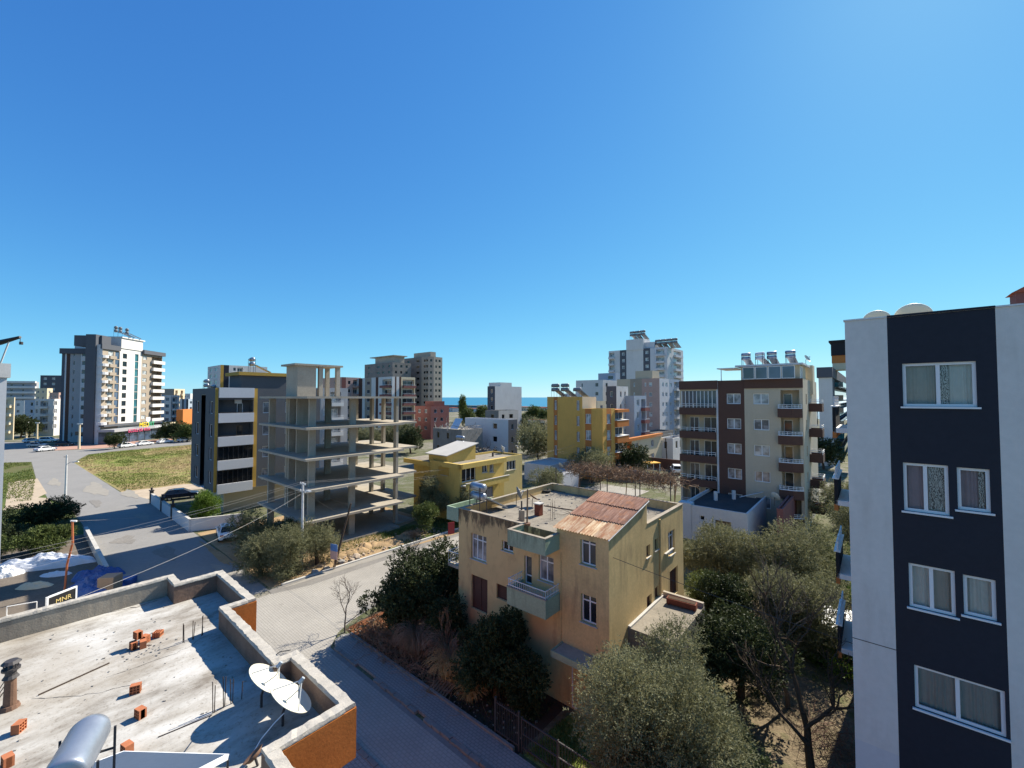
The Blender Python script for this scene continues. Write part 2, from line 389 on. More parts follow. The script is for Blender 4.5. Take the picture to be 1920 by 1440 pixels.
def mould():
    """ochre plaster with black mould running down from the roof edge"""
    m, nt, bs = nodes('ochre_mould'); v = pos(nt)
    rgb = (.62, .44, .215); c = noise(nt, v, .7, 6, .62)
    col = ramp(nt, c, [(.3, sc(rgb, .86)), (.5, rgb), (.72, sc(rgb, 1.1))]).outputs[0]
    sp = N(nt, 'ShaderNodeSeparateXYZ'); nt.links.new(v, sp.inputs[0])
    g = N(nt, 'ShaderNodeMapRange'); g.inputs['From Min'].default_value = 6.7; g.inputs['From Max'].default_value = 8.0; nt.links.new(sp.outputs[2], g.inputs[0])
    n1 = noise(nt, pos(nt, (2.4, 2.4, .7)), 1.6, 8, .7)
    ad = N(nt, 'ShaderNodeMath', operation='MULTIPLY_ADD'); nt.links.new(g.outputs[0], ad.inputs[0]); ad.inputs[1].default_value = .30; nt.links.new(n1, ad.inputs[2])
    col = mixc(nt, ramp(nt, ad.outputs[0], [(.66, 0.), (.80, .85)]).outputs[0], col, (.06, .045, .035))
    col = mixc(nt, ramp(nt, noise(nt, pos(nt, (1.2, 1.2, .5)), .9, 7, .7), [(.55, 0.), (.68, .5)]).outputs[0], col, (.33, .19, .10))
    nt.links.new(col, bs.inputs['Base Color']); bs.inputs['Roughness'].default_value = .9; bs.inputs['Specular IOR Level'].default_value = .15
    bump(nt, bs, n1, .25, .02)
mould()
# ================================================================== setting
def sheet(name, pts, z, m, kind='structure', parent=None):
    mb = MB(); pts = [(p[0], p[1]) for p in pts]
    ar = sum(pts[i][0]*pts[(i+1) % len(pts)][1]-pts[(i+1) % len(pts)][0]*pts[i][1] for i in range(len(pts)))
    if ar < 0: pts = pts[::-1]
    mb.face([(p[0], p[1], z) for p in pts]); o = mb.build(name, m, parent)
    bm = bmesh.new(); bm.from_mesh(o.data); bmesh.ops.triangulate(bm, faces=bm.faces[:]); bm.to_mesh(o.data); bm.free()
    if kind: o['kind'] = kind
    return o
def ab(pts): return [W(*p) for p in pts]
def pp(pts, z=0): return [P(x, y, z) for x, y in pts]
sheet('ground', [(-7000, -400), (902, -400), (-5500, 6002), (-7000, 6002)], 0, 'town_ground')
sheet('sea', [(-40000, -3000), (40000, -3000), (40000, 60000), (-40000, 60000)], -1.5, 'sea_water')
sheet('construction_plot', ab([(-57, 13.2), (-36.3, 13.2), (-36.3, 33), (-57, 33)]), .004, 'dirt')
sheet('vacant_lot', ab([(-66, -14), (-20, -14), (-20, 5.2), (-66, 5.2)]), .004, 'lot')
sheet('left_meadow', pp([(-60, 866), (58, 866), (68, 900), (92, 936), (128, 946)])+ab([(-66, 5.2), (-66, -14), (-90, -14)]), .006, 'verge')
sheet('meadow', pp([(138, 868), (165, 853), (210, 847), (362, 834), (470, 834), (470, 905), (345, 908), (300, 914), (228, 922)]), .006, 'field')
sheet('sandy_track', pp([(222, 924), (228, 922), (300, 914), (345, 908), (420, 905), (420, 912), (345, 920), (275, 936), (255, 938)]), .010, 'sand')
for i, q in enumerate([[(15, 905), (70, 897), (88, 925), (60, 938), (10, 948)], [(20, 930), (90, 934), (98, 945), (5, 958)]]):
    sheet('sand_patch', pp(q), .014+.004*i, 'sand')
sheet('road', ab([(-36, 13), (-36, 5.35), (-66, 5.35), (-86, 5), (-93, 3.2), (-115, 2.5), (-162, 2.3), (-162, 8.0), (-143, 8.5), (-91, 10.8), (-84, 12.3), (-80, 13)]), .012, 'asphalt')
sheet('far_road', pp([(-150, 872), (60, 866), (138, 867), (165, 852), (210, 846), (362, 833), (470, 824), (470, 818), (362, 824), (260, 834), (195, 841), (110, 845), (60, 838), (70, 829), (-10, 829), (-40, 840), (-150, 845)]), .016, 'asphalt')
sheet('side_street', ab([(-35.2, 8), (-35.2, 13.4), (-34.4, 15.5), (-34.2, 66), (-27.4, 66), (-27.4, 16.8), (-26.9, 14.9), (-26.2, 13.6), (-25, 12.5), (8, 12.5), (8, 9.8), (-23, 9.8), (-26, 8)]), .018, 'paver_road')
sheet('worn_strip', ab([(-36.0, 12.9), (-35.1, 12.9), (-34.4, 15.5), (-34.2, 66), (-36, 66)]), .022, 'asphalt_old')
sheet('garden', ab([(-26.2, 14.1), (-25, 13.95), (-11.6, 13.95), (-11.6, 18), (-19.6, 18), (-19.6, 28), (-26.6, 28), (-26.8, 17)]), .008, 'soil')
sheet('red_soil', ab([(-26.3, 14.4), (-25.4, 14.05), (-23.2, 14.1), (-23.6, 16.2), (-26.4, 17)]), .014, 'soil_red')
sheet('yard', ab([(-11.6, 13.95), (-.8, 13.95), (-.8, 48), (-9.4, 48), (-9.4, 18), (-11.6, 18)]), .008, 'yard')
sheet('back_garden', ab([(-26.6, 28), (-9.4, 28), (-9.4, 48), (-26.6, 48)]), .008, 'yard')
sheet('grass_patch', ab([(-11.4, 14.1), (-6.6, 14.1), (-6.8, 16), (-9.2, 17.4), (-11.2, 17.4)]), .014, 'lawn')
sheet('verge', ab([(-41, 26), (-36.3, 24), (-36.3, 62), (-43, 62), (-43, 33)]), .010, 'verge')
sheet('forecourt', pp([(100, 845), (195, 840), (262, 833), (325, 826), (325, 822), (190, 832), (100, 836)]), .022, 'paving_pink')
# pavement of the side street, raised, with its kerb stones
def slab_struct(name, pts, z0, z1, m):
    mb = MB(); mb.prism([(p[0], p[1]) for p in pts], z0, z1); o = mb.build(name, m); o['kind'] = 'structure'; return o
pv = slab_struct('pavement', ab([(-25.6, 13.55), (-25.4, 13.0), (-24.9, 12.72), (8, 12.72), (8, 13.86), (-24.9, 13.86), (-25.4, 13.9)]), .0, .13, 'paver_walk')
lp = slab_struct('left_pavement', ab([(-33, 4.9), (6, 4.9), (6, 9.62), (-24, 9.62), (-33, 8)]), .0, .13, 'paver_walk')
rng = random.Random(5)
kmb = MB(); kmb.box(-.29, .29, -.1, .1, 0, .15); kmesh = kmb.mat('concrete_dark').mesh('kerb_stone')
def kerb(parent, a0, a1, b, skip=(), along='a'):
    n = int(abs(a1-a0)/.6)
    for i in range(n):
        if i in skip: continue
        t = a0+(i+.5)*(a1-a0)/n
        o = bpy.data.objects.new('kerb_stone', kmesh); link(o, parent)
        p = W(t, b+rng.uniform(-.02, .02)) if along == 'a' else W(b+rng.uniform(-.02, .02), t)
        o.location = (p.x, p.y, rng.uniform(-.03, .012)); o.rotation_euler = (rng.uniform(-.05, .05), rng.uniform(-.03, .03), YAW+rng.uniform(-.05, .05)+(0 if along == 'a' else math.pi/2))
kerb(pv, -24.6, -7, 12.61, skip=(4, 5, 6, 13))
kerb(lp, -23.5, -10, 9.72)
ve = slab_struct('verge_kerb', ab([(-36.0, 14.0), (-36.0, 62), (-36.22, 62), (-36.22, 14)]), 0, .14, 'concrete_light')
ge = MB(); p0 = W(-25.2, 13.93); p1 = W(-11.8, 13.93)
ge.obox(((p0.x+p1.x)/2, (p0.y+p1.y)/2), (p1.x-p0.x, p1.y-p0.y), .12, .24, 0)
tag(ge.build('garden_edging', 'concrete_dark'), 'low concrete edging between the dark garden and the pavement', 'edging')
def wall_run(name, pts, h, th, m, label, cat='wall', cap=None, z0=0.):
    root = empty(name, (pts[0][0], pts[0][1], 0), 0, label, cat)
    for i in range(len(pts)-1):
        a, b = Vector(pts[i]), Vector(pts[i+1]); a = Vector((a.x, a.y)); b = Vector((b.x, b.y)); o = Vector((pts[0][0], pts[0][1]))
        c = (a+b)/2-o; d = b-a; d2 = d*(1-.002*i)
        MB().obox(c, d2 if i == 0 else d*(1-th/d.length), th, h-z0-.004*i, z0).build('wall', m, root)
        if cap: MB().obox(c, d, th+.08, .06, h-.004*i).build('coping', cap, root)
    return root
wall_run('retaining_wall', ab([(-66, 5.15), (-49.2, 5.15)]), .8, .3, 'concrete_light', 'pale low retaining wall between the vacant lot and the shaded road')
yw = wall_run('yard_wall', ab([(-78, 12.6), (-58.3, 12.8), (-56.4, 17.5)]), 1.35, .2, 'pale_grey', 'grey panelled yard wall in front of the dark apartment block', cap='concrete_light')
for i, a in enumerate((-78, -71.5, -66)):
    p = W(a, 12.6+.01*(a+78))-yw.location
    mb = MB(); mb.box(-.2, .2, -.2, .2, 0, 1.75); mb.box(-.27, .27, -.27, .27, 1.75, 1.85); mb.cyl((0, 0), .1, 1.85, 2.2, 8, .14)
    o = mb.build('post', 'metal_dark', yw); o.location = p; o.rotation_euler = (0, 0, YAW)
# ================================================================== facade system
WCACHE = {}
def win_mesh(w, h, n, fr, tr, th=.06, fm='white_plastic'):
    k = ('w', round(w, 2), round(h, 2), n, fr, tr, fm)
    if k in WCACHE: return WCACHE[k]
    mb = MB(); mb.mat(fm); w2 = w/2
    mb.box(-w2, w2, 0, th, 0, fr); mb.box(-w2, w2, 0, th, h-fr, h)
    mb.box(-w2, -w2+fr, 0, th, fr, h-fr); mb.box(w2-fr, w2, 0, th, fr, h-fr)
    for i in range(1, n):
        x = -w2+w*i/n; mb.box(x-fr*.55, x+fr*.55, .002, th-.002, fr, h-fr)
    if tr: 
        for i in range(n):
            xa = -w2+w*i/n+fr*.6; xb = -w2+w*(i+1)/n-fr*.6
            mb.box(xa, xb, .004, th-.004, h*tr-fr/2, h*tr+fr/2)
    WCACHE[k] = mb.mesh('window_frame'); return WCACHE[k]
def pane_mesh(w, h, m):
    k = ('p', round(w, 2), round(h, 2), m)
    if k in WCACHE: return WCACHE[k]
    mb = MB(); mb.mat(m); mb.face([(-w/2, .035, 0), (w/2, .035, 0), (w/2, .035, h), (-w/2, .035, h)])
    WCACHE[k] = mb.mesh('pane'); return WCACHE[k]
def sill_mesh(w, m, d=.1):
    k = ('s', round(w, 2), m, d)
    if k in WCACHE: return WCACHE[k]
    mb = MB(); mb.mat(m); mb.box(-w/2-.06, w/2+.06, -d, .1, -.05, -.003); WCACHE[k] = mb.mesh('sill'); return WCACHE[k]
class Bld:
    """box building; origin at its front right ground corner, front face runs to -x (normal -y), right face runs to +y (normal +x)"""
    def __init__(s, name, label, O, yaw=YAW, Lf=10., Lr=10., h=10., cat='building', z0=0., group=None):
        s.O = Vector((O[0], O[1], 0)); s.yaw = yaw; s.h = h; s.Lf = Lf; s.Lr = Lr; s.z0 = z0
        s.root = empty(name, s.O, yaw, label, cat, group)
        s.ex = Vector((math.cos(yaw), math.sin(yaw))); s.ey = Vector((-math.sin(yaw), math.cos(yaw)))
        s.strips = {'F': [], 'R': [], 'L': [], 'B': []}; s.holes = {'F': [], 'R': [], 'L': [], 'B': []}
    @classmethod
    def at(cls, name, label, px, y, pxl, pxr, pytop, yaw=YAW, **kw):
        """corner at pixel column px, depth y; ends at pixel columns pxl (front) and pxr (right); top at row pytop at the corner"""
        O = atY(px, y); b = cls(name, label, O, yaw, 1, 1, zat(y, pytop), **kw)
        b.Lf = abs(b.fx('F', pxl)) if pxl is not None else kw.get('Lf', 10); b.Lr = abs(b.fx('R', pxr)) if pxr is not None else 10
        return b
    def fx(s, face, px, z=12.):
        u = (px-960)/F; k = (z-CAMZ)*ST
        if face in 'FB': e = s.ex; O = s.O.xy + (s.ey*s.Lr if face == 'B' else Vector((0, 0)))
        else: e = s.ey; O = s.O.xy + (-s.ex*s.Lf if face == 'L' else Vector((0, 0)))
        return (u*(O.y*CT+k)-O.x)/(e.x-u*e.y*CT)
    def fz(s, face, u, py):
        if face in 'FB': y = (s.O.xy+s.ex*u+(s.ey*s.Lr if face == 'B' else Vector((0, 0)))).y
        else: y = (s.O.xy+s.ey*u+(-s.ex*s.Lf if face == 'L' else Vector((0, 0)))).y
        return zat(y, py)
    def full(s, face): return (-s.Lf, 0.) if face in 'FB' else (0., s.Lr)
    def strip(s, face, u0, u1, m, z0=None, z1=None):
        s.strips[face].append((min(u0, u1), max(u0, u1), m, s.z0 if z0 is None else z0, s.h if z1 is None else z1)); return s
    def T(s, face, u, d, z):
        """face coords (u along, d outward, z) to local"""
        if face == 'F': return (u, -d, z)
        if face == 'R': return (d, u, z)
        if face == 'L': return (-s.Lf-d, u, z)
        return (u, s.Lr+d, z)
    def frot(s, face): return {'F': 0., 'R': math.pi/2, 'B': math.pi, 'L': -math.pi/2}[face]
    def hole(s, face, u0, u1, z0, z1, depth=.16, back=None):
        s.holes[face].append((min(u0, u1), max(u0, u1), z0, z1, depth, back))
    def window(s, face, u0, u1, z0, z1, n=2, pane='glass', fr=.06, tr=0., depth=.12, sill='concrete_light', hole=True, fm='white_plastic', off=0., name='window'):
        u0, u1 = min(u0, u1), max(u0, u1)
        if hole: s.hole(face, u0, u1, z0, z1, depth+.05)
        w = u1-u0; h = z1-z0
        o = bpy.data.objects.new(name, win_mesh(w, h, n, fr, tr, fm=fm)); link(o, s.root)
        o.location = s.T(face, (u0+u1)/2, -depth+off+.0, z0); o.rotation_euler = (0, 0, s.frot(face))
        p = bpy.data.objects.new('pane', pane_mesh(w, h, pane)); link(p, o)
        if sill:
            q = bpy.data.objects.new('sill', sill_mesh(w, sill, depth+.06)); link(q, o)
        return o
    def wins(s, face, cols, zs, h, **kw):
        for c in cols:
            for z in zs: s.window(face, c[0], c[1], z, z+h, **kw)
    def box(s, name, face, u0, u1, d0, d1, z0, z1, m, parent=None):
        a = s.T(face, u0, d0, z0); b = s.T(face, u1, d1, z1)
        return MB().box(a[0], b[0], a[1], b[1], z0, z1).build(name, m, parent or s.root)
    def balcony(s, face, u0, u1, z, out=1.2, ph=.95, m='white_wall', th=.1, rail=0., slab=.16, glass=None, railm='rail_white', sides=True, bars=True):
        """projecting slab with solid parapet of height ph and metal rail above"""
        u0, u1 = min(u0, u1), max(u0, u1)
        a = s.T(face, u0, 0, z-slab); b = s.T(face, u1, out, z)
        o = MB().box(a[0], b[0], a[1], b[1], z-slab, z).build('balcony', 'concrete_light' if ph == 0 else m, s.root)
        mb = MB(); mb.mat(glass or m)
        if ph > 0:
            for (x0, x1, d0, d1) in ((u0, u1, out-th, out+.003), (u0-.003, u0+th, .0, out-th), (u1-th, u1+.003, .0, out-th)) if sides else ((u0, u1, out-th, out+.003),):
                a = s.T(face, x0, d0, 0); b = s.T(face, x1, d1, 0); mb.box(a[0], b[0], a[1], b[1], z-slab-.05, z+ph)
            mb.build('balcony_front', None, o)
        if rail:
            mb = MB(); mb.mat(railm); zt = z+ph+rail
            for (x0, x1, d0, d1) in ((u0, u1, out-.06, out-.02), (u0+.02, u0+.06, .0, out-.06), (u1-.06, u1-.02, .0, out-.06)):
                for zz in (zt-.04, z+ph+rail*.5):
                    a = s.T(face, x0, d0, 0); b = s.T(face, x1, d1, 0); mb.box(a[0], b[0], a[1], b[1], zz, zz+.04)
            if bars:
                n = max(2, int((u1-u0)/.9))
                for i in range(n+1):
                    x = u0+.04+(u1-u0-.08)*i/n; a = s.T(face, x-.02, out-.062, 0); b = s.T(face, x+.02, out-.018, 0); mb.box(a[0], b[0], a[1], b[1], z+ph, zt-.04)
            mb.build('railing', None, o)
        return o
    def finish(s, m='white_wall', roof='roof_felt', parapet=.6, pm=None, pth=.18, faces='FRLB', roofz=None):
        for f in faces:
            st = sorted(s.strips[f]); u0, u1 = s.full(f)
            if not st: st = [(u0, u1, m, s.z0, s.h)]
            for (a, b, mm, za, zb) in st: s._wall(f, a, b, za, zb, mm, [h for h in s.holes[f] if h[0] < b and h[1] > a and h[2] < zb and h[3] > za])
        rz = s.h-parapet if roofz is None else roofz
        if roof: MB().box(-s.Lf+.02, -.02, .02, s.Lr-.02, rz-.2, rz).build('roof', roof, s.root)
        if parapet:
            mb = MB(); mb.mat(pm or m); t = pth; L, D, h = s.Lf, s.Lr, s.h
            # inner faces and top
            for (x0, x1, y0, y1) in ((-L+.001, -.001, .001, t), (-L+.001, -.001, D-t, D-.001), (-L+.001, -L+t, t, D-t), (-t, -.001, t, D-t)):
                mb.box(x0, x1, y0, y1, rz-.1, h+.004)
            mb.build('parapet', None, s.root)
        return s.root
    def _wall(s, f, ua, ub, za, zb, m, holes):
        us = sorted(set([ua, ub]+[min(max(x, ua), ub) for h in holes for x in h[:2]])); zs = sorted(set([za, zb]+[min(max(x, za), zb) for h in holes for x in h[2:4]]))
        mb = MB(); mb.mat(m); flip = f in 'LB'
        def q(p4):
            mb.face(p4[::-1] if flip else p4)
        for i in range(len(us)-1):
            for j in range(len(zs)-1):
                a, b, c, d = us[i], us[i+1], zs[j], zs[j+1]
                if b-a < 1e-5 or d-c < 1e-5: continue
                uc, zc = (a+b)/2, (c+d)/2
                if any(h[0] < uc < h[1] and h[2] < zc < h[3] for h in holes): continue
                q([s.T(f, a, 0, c), s.T(f, b, 0, c), s.T(f, b, 0, d), s.T(f, a, 0, d)])
        for (a, b, c, d, dep, back) in holes:
            a, b = max(a, ua), min(b, ub)
            q([s.T(f, a, 0, c), s.T(f, b, 0, c), s.T(f, b, -dep, c), s.T(f, a, -dep, c)][::-1])
            q([s.T(f, a, 0, d), s.T(f, b, 0, d), s.T(f, b, -dep, d), s.T(f, a, -dep, d)])
            q([s.T(f, a, 0, c), s.T(f, a, 0, d), s.T(f, a, -dep, d), s.T(f, a, -dep, c)][::-1])
            q([s.T(f, b, 0, c), s.T(f, b, 0, d), s.T(f, b, -dep, d), s.T(f, b, -dep, c)])
            if back:
                mb.mat(back); q([s.T(f, a, -dep, c), s.T(f, b, -dep, c), s.T(f, b, -dep, d), s.T(f, a, -dep, d)]); mb.mat(m)
        mb.build('wall', None, s.root)
# ------------------------------------------------------------------ rooftop things
def dish(loc, dia, az, el, m='dish_white', label='', yaw_mount=True, group=None, feed=True, stand=.5, mat2='metal_dark'):
    """satellite dish whose face looks towards azimuth az (deg from +Y to +X) and elevation el; loc = foot of its mast"""
    root = empty('satellite_dish', loc, 0, label, 'satellite dish', group)
    d = Vector((math.sin(R(az))*math.cos(R(el)), math.cos(R(az))*math.cos(R(el)), math.sin(R(el))))
    q = d.to_track_quat('Z', 'Y').to_matrix().to_4x4()
    rad = dia/2; dep = dia*.11
    c = Vector((0, 0, stand+rad*.35)) + d*.12
    mx = Matrix.Translation(c) @ q
    mb = MB(); mb.mat(m); mb.smooth = True
    prof = [(rad*k/8, dep*(k/8)**2) for k in range(0, 9)]
    mb.lathe([(.001, 0)]+prof[1:]+[(rad*1.005, dep+.004), (rad*1.0, dep-.012)]+[(p[0], p[1]-.014) for p in prof[-2:0:-1]]+[(.001, -.014)], 32, mx)
    mb.build('reflector', None, root)
    mb = MB(); mb.mat(mat2)
    mb.tube([(0, 0, 0), (0, 0, stand+.05), c-d*.03], .024, 6)
    mb.build('mast', None, root)
    if feed:
        fp = mx @ Vector((0, 0, dia*.44)); mb = MB(); mb.mat('metal_grey')
        for k in range(3):
            an = 2*math.pi*k/3+math.pi/2; mb.tube([mx @ Vector((rad*.8*math.cos(an), rad*.8*math.sin(an), dep*.7)), fp], .011, 4)
        for k in range(3):
            a0 = 2*math.pi*k/3+math.pi/2; pts = [mx @ Vector((rad*.8*math.cos(a0+2*math.pi/3*t/3), rad*.8*math.sin(a0+2*math.pi/3*t/3), dep*.68+.01)) for t in range(2)]
        mb.tube([fp-d*.06, fp+d*.05], [.05, .035], 8)
        mb.build('feed_arm', None, root)
    return root
def solar_heater(loc, yaw, label, s=1., tanks=2, group=None, panel='collector', tm='steel_tank', small=False):
    """rooftop solar water heater: frame, two stacked tanks and a tilted collector; collector faces local -y... tanks along x"""
    root = empty('solar_water_heater', loc, yaw, label, 'water heater', group)
    mb = MB(); mb.mat('metal_dark')
    for x in (-.5*s, .5*s):
        for y in (0, .55*s): mb.box(x-.02, x+.02, y-.02, y+.02, 0, (1.75 if tanks > 1 else 1.15)*s)
        mb.box(x-.018, x+.018, .02, .53*s, .9*s, .94*s)
    for z in (.9*s,)+((1.5*s,) if tanks > 1 else ()):
        mb.box(-.5*s, .5*s, -.018, .018, z, z+.035)
    mb.build('stand', None, root)
    for k in range(tanks):
        zc = (1.12+.56*k)*s; r = .25*s
        mx = Matrix.Translation((0, .27*s, zc)) @ Matrix.Rotation(math.pi/2, 4, 'Y')
        mb = MB(); mb.mat(tm); mb.smooth = True
        mb.lathe([(.001, -.62*s), (r*.7, -.6*s), (r, -.54*s), (r, .54*s), (r*.7, .6*s), (.001, .62*s)], 14 if small else 22, mx); mb.build('tank', None, root)
    mb = MB(); 
    A = [(-.5*s, -1.75*s, .1*s), (.5*s, -1.75*s, .1*s), (.5*s, -.1*s, .95*s), (-.5*s, -.1*s, .95*s)]
    nv = Vector((0, -.85, 1.65)).normalized()*.07*s
    mb.mat('metal_grey'); lo = [Vector(p) for p in A]; hi = [p+nv for p in lo]
    mb.faces(lo+hi, [(0, 3, 2, 1), (4, 5, 6, 7), (0, 1, 5, 4), (1, 2, 6, 5), (2, 3, 7, 6), (3, 0, 4, 7)])
    mb.mat(panel); ins = [hi[0].lerp(hi[2], .05), hi[1].lerp(hi[3], .05), hi[2].lerp(hi[0], .05), hi[3].lerp(hi[1], .05)]
    mb.face([p+nv*.08 for p in ins])
    mb.build('collector', None, root)
    return root
# ================================================================== near flat roof (bottom left)
rr = random.Random(11)
ROOFZ = 8.6
r1 = empty('flat_roof_house', W(-12, 0), YAW, 'unfinished flat roofed house with pale screed roof and orange parapet end in the foreground', 'house')
def L1(a, b): return (a+12, b)
poly = [(-17.6, -8), (-4, -8), (-4, 2.95), (-7.6, 2.95), (-7.6, 4.3), (-10.2, 4.3), (-10.2, 3.95), (-13.68, 3.95), (-13.68, 4.6), (-16.75, 4.6), (-16.75, 3.45), (-17.6, 3.45)]
mb = MB(); mb.prism([L1(*p) for p in poly], ROOFZ-.28, ROOFZ); o = mb.build('roof', 'roof_screed', r1)
mb = MB(); mb.prism([L1(*p) for p in [(-17.2, -8), (-4.4, -8), (-4.4, 2.3), (-9.4, 2.3), (-9.4, 2.6), (-17.2, 2.6)]], 0, ROOFZ-.29); mb.build('wall', 'orange_plaster', r1)
def rough_wall(p0, p1, th, z0, z1, m, parent, name='parapet', jit=.009, step=.11, rnd=rr):
    p0, p1 = Vector(p0), Vector(p1); d = p1-p0; L = d.length; d /= L; n = Vector((-d.y, d.x)); k = max(2, int(L/step)); vs = []; fs = []
    for i in range(k+1):
        c = p0+d*L*i/k; j = lambda: rnd.uniform(-jit, jit); e = 0 if i in (0, k) else 1
        for (o_, z_, t_) in ((-th/2, z0, 0), (-th/2, z1-.05, .3), (-th/2+.02, z1, 1), (th/2-.02, z1, 1), (th/2, z1-.05, .3), (th/2, z0, 0)):
            q = c+n*(o_+j()*t_*e); vs.append((q.x, q.y, z_+j()*t_*e*.7))
    for i in range(k):
        for q in range(5):
            a = i*6+q; fs.append((a, a+1, a+7, a+6))
    fs.append((5, 4, 3, 2, 1, 0)); b = k*6; fs.append((b, b+1, b+2, b+3, b+4, b+5))
    mb = MB(); mb.faces(vs, fs); return mb.build(name, m, parent)
PT = ROOFZ+.6
def par(a0, b0, a1, b1, ins, e0=0., e1=0., th=.2, m='parapet_block'):
    """parapet on the outline from a0,b0 to a1,b1, inset towards vector ins"""
    p0 = Vector(L1(a0, b0)); p1 = Vector(L1(a1, b1)); d = (p1-p0).normalized(); q = Vector(ins)*th/2
    o = rough_wall(p0+q-d*e0, p1+q+d*e1, th, ROOFZ-.26, PT+rr.uniform(-.01, .01)-.06, m, r1)
    rough_wall(p0+q-d*e0, p1+q+d*e1, th+.035, PT-.075, PT, 'parapet_cap', o, 'coping', .014, .09); return o
par(-17.6, -8, -17.6, 3.45, (1, 0), m='cap_plaster'); par(-17.4, 3.45, -16.75, 3.45, (0, -1), th=.18); par(-16.75, 3.27, -16.75, 4.6, (1, 0)); par(-16.55, 4.6, -13.68, 4.6, (0, -1))
par(-13.68, 4.4, -13.68, 3.95, (-1, 0)); par(-13.88, 3.95, -10.2, 3.95, (0, -1)); par(-10.2, 3.75, -10.2, 4.3, (1, 0)); par(-10.0, 4.3, -7.6, 4.3, (0, -1)); par(-7.6, 4.1, -7.6, 2.75, (-1, 0)); par(-7.6, 2.95, -4, 2.95, (0, -1))
for (a0, a1, b0, b1) in ((-7.598, -7.575, 2.96, 4.31), (-13.678, -13.655, 3.96, 4.61), (-16.76, -13.66, 4.602, 4.62), (-10.2, -7.58, 4.302, 4.32)):
    p, q = L1(a0, b0), L1(a1, b1); MB().box(p[0], q[0], p[1], q[1], ROOFZ-.42, PT-.09).build('render_panel', 'orange_plaster', r1)
def L1z(px, py, z=ROOFZ): return P(px, py, z)
def bars(pts, hs, label):
    o0 = pts[0]; root = empty('starter_bars', o0, 0, label, 'rebar')
    for p, h in zip(pts, hs):
        q = p-o0; MB().tube([(q.x, q.y, -.02), (q.x+rr.uniform(-.03, .03), q.y+rr.uniform(-.03, .03), h)], .009, 5).build('bar', 'rebar', root)
bars([L1z(343, 1205), L1z(345, 1204), L1z(361, 1199), L1z(362.5, 1199), L1z(378, 1192), L1z(380, 1191)], [.5, .46, .5, .44, .53, .5], 'row of rusty starter bars standing on the pale roof near the brick heap')
bars([L1z(399, 1337), L1z(402, 1336), L1z(419, 1325), L1z(421, 1325), L1z(433, 1320), L1z(436, 1318), L1z(453, 1311)], [.6, .55, .62, .6, .5, .5, .38], 'row of rusty starter bars beside the two cream satellite dishes')
b0 = L1z(399, 1337)
bars([P(334, 1122), P(338, 1120), P(341, 1121)] and [L1z(333, 1128), L1z(337, 1127), L1z(341, 1126)], [.5, .45, .5], 'short bent starter bars at the far parapet corner')
tag(MB().tube([L1z(399, 1337, 8.62), L1z(420, 1326, 9.15)], .009, 5).build('leaning_bar', 'rebar'), 'single rusty bar leaning across the starter bars by the dishes', 'rebar')
for (a, b_, lb) in ((L1z(180, 1320, 8.612), L1z(478, 1190, 8.612), 'thin rusty bar lying across the pale roof behind the bricks'), (L1z(320, 1360, 8.612), L1z(470, 1305, 8.612), 'thin rusty bar lying on the roof next to the dish shadows')):
    pass
tag(MB().tube([L1z(72, 1303, 8.615), L1z(205, 1243, 8.615)], .016, 6).build('steel_rod', 'rebar'), 'straight dark steel rod lying on the pale roof near the rusty flue', 'rod')
tag(MB().tube([L1z(296, 1382, 8.613), L1z(398, 1340, 8.613)], .008, 5).build('steel_rod', 'rebar'), 'thin steel rod lying on the roof in line with the starter bars', 'rod')
# hollow bricks
bmb = MB(); bmb.mat('brick_red'); Lb, Wb, Hb = .18, .13, .18
g = .012; xs = [-Lb/2]; cw = (Lb-4*g)/3; zs = []
bmb.box(-Lb/2, Lb/2, -Wb/2+.03, Wb/2-.03, .004, Hb-.004)
for i in range(4):
    x = -Lb/2+i*(cw+g); bmb.box(x, x+g, -Wb/2, Wb/2, 0, Hb)
    z = i*((Hb-4*g)/3+g); bmb.box(-Lb/2+.001, Lb/2-.001, -Wb/2+.001, Wb/2-.001, z, z+g)
brick_me = bmb.mesh('hollow_brick')
def brick(px, py, rz, label, rx=0., ry=0., dz=0., group=None):
    o = bpy.data.objects.new('hollow_brick', brick_me); link(o); p = L1z(px, py); o.location = (p.x, p.y, ROOFZ+.002+dz); o.rotation_euler = (rx, ry, rz); tag(o, label, 'brick', group)
brick(263, 1345, YAW+.3, 'hollow red brick standing upright alone in the middle of the pale roof'); brick(254, 1299, YAW+1.2, 'broken hollow brick lying upslope of the upright brick')
brick(35, 1372, YAW-.6, 'hollow red brick lying between the rusty flue and the water tank'); brick(238, 1413, YAW+.25, 'hollow red brick right behind the solar panel edge')
brick(14, 1436, YAW+.2, 'hollow red brick at the lower left corner of the roof')
G = 'bricks heaped on the pale roof'
brick(250, 1217, YAW+.1, 'front left brick of the heap on the pale roof', group=G); brick(268, 1214, YAW-.1, 'front right brick of the heap on the pale roof', group=G); brick(272, 1204, YAW+.5, 'rear brick of the heap on the pale roof', group=G)
brick(258, 1212, YAW+.3, 'topmost brick of the heap on the pale roof', dz=.205, group=G); brick(300, 1190, YAW+.9, 'single brick lying on its side just behind the heap', rx=math.pi/2, dz=.075, group=G)
mb = MB(); rk = random.Random(5)
for _ in range(170):
    a, b = rk.uniform(-17.2, -8), rk.uniform(-2, 3.6); p = W(a, b); s_ = rk.uniform(.006, .028); mb.obox((p.x, p.y), (s_*rk.uniform(1, 2.5), s_*rk.uniform(-1, 1)), s_, s_*.8, ROOFZ)
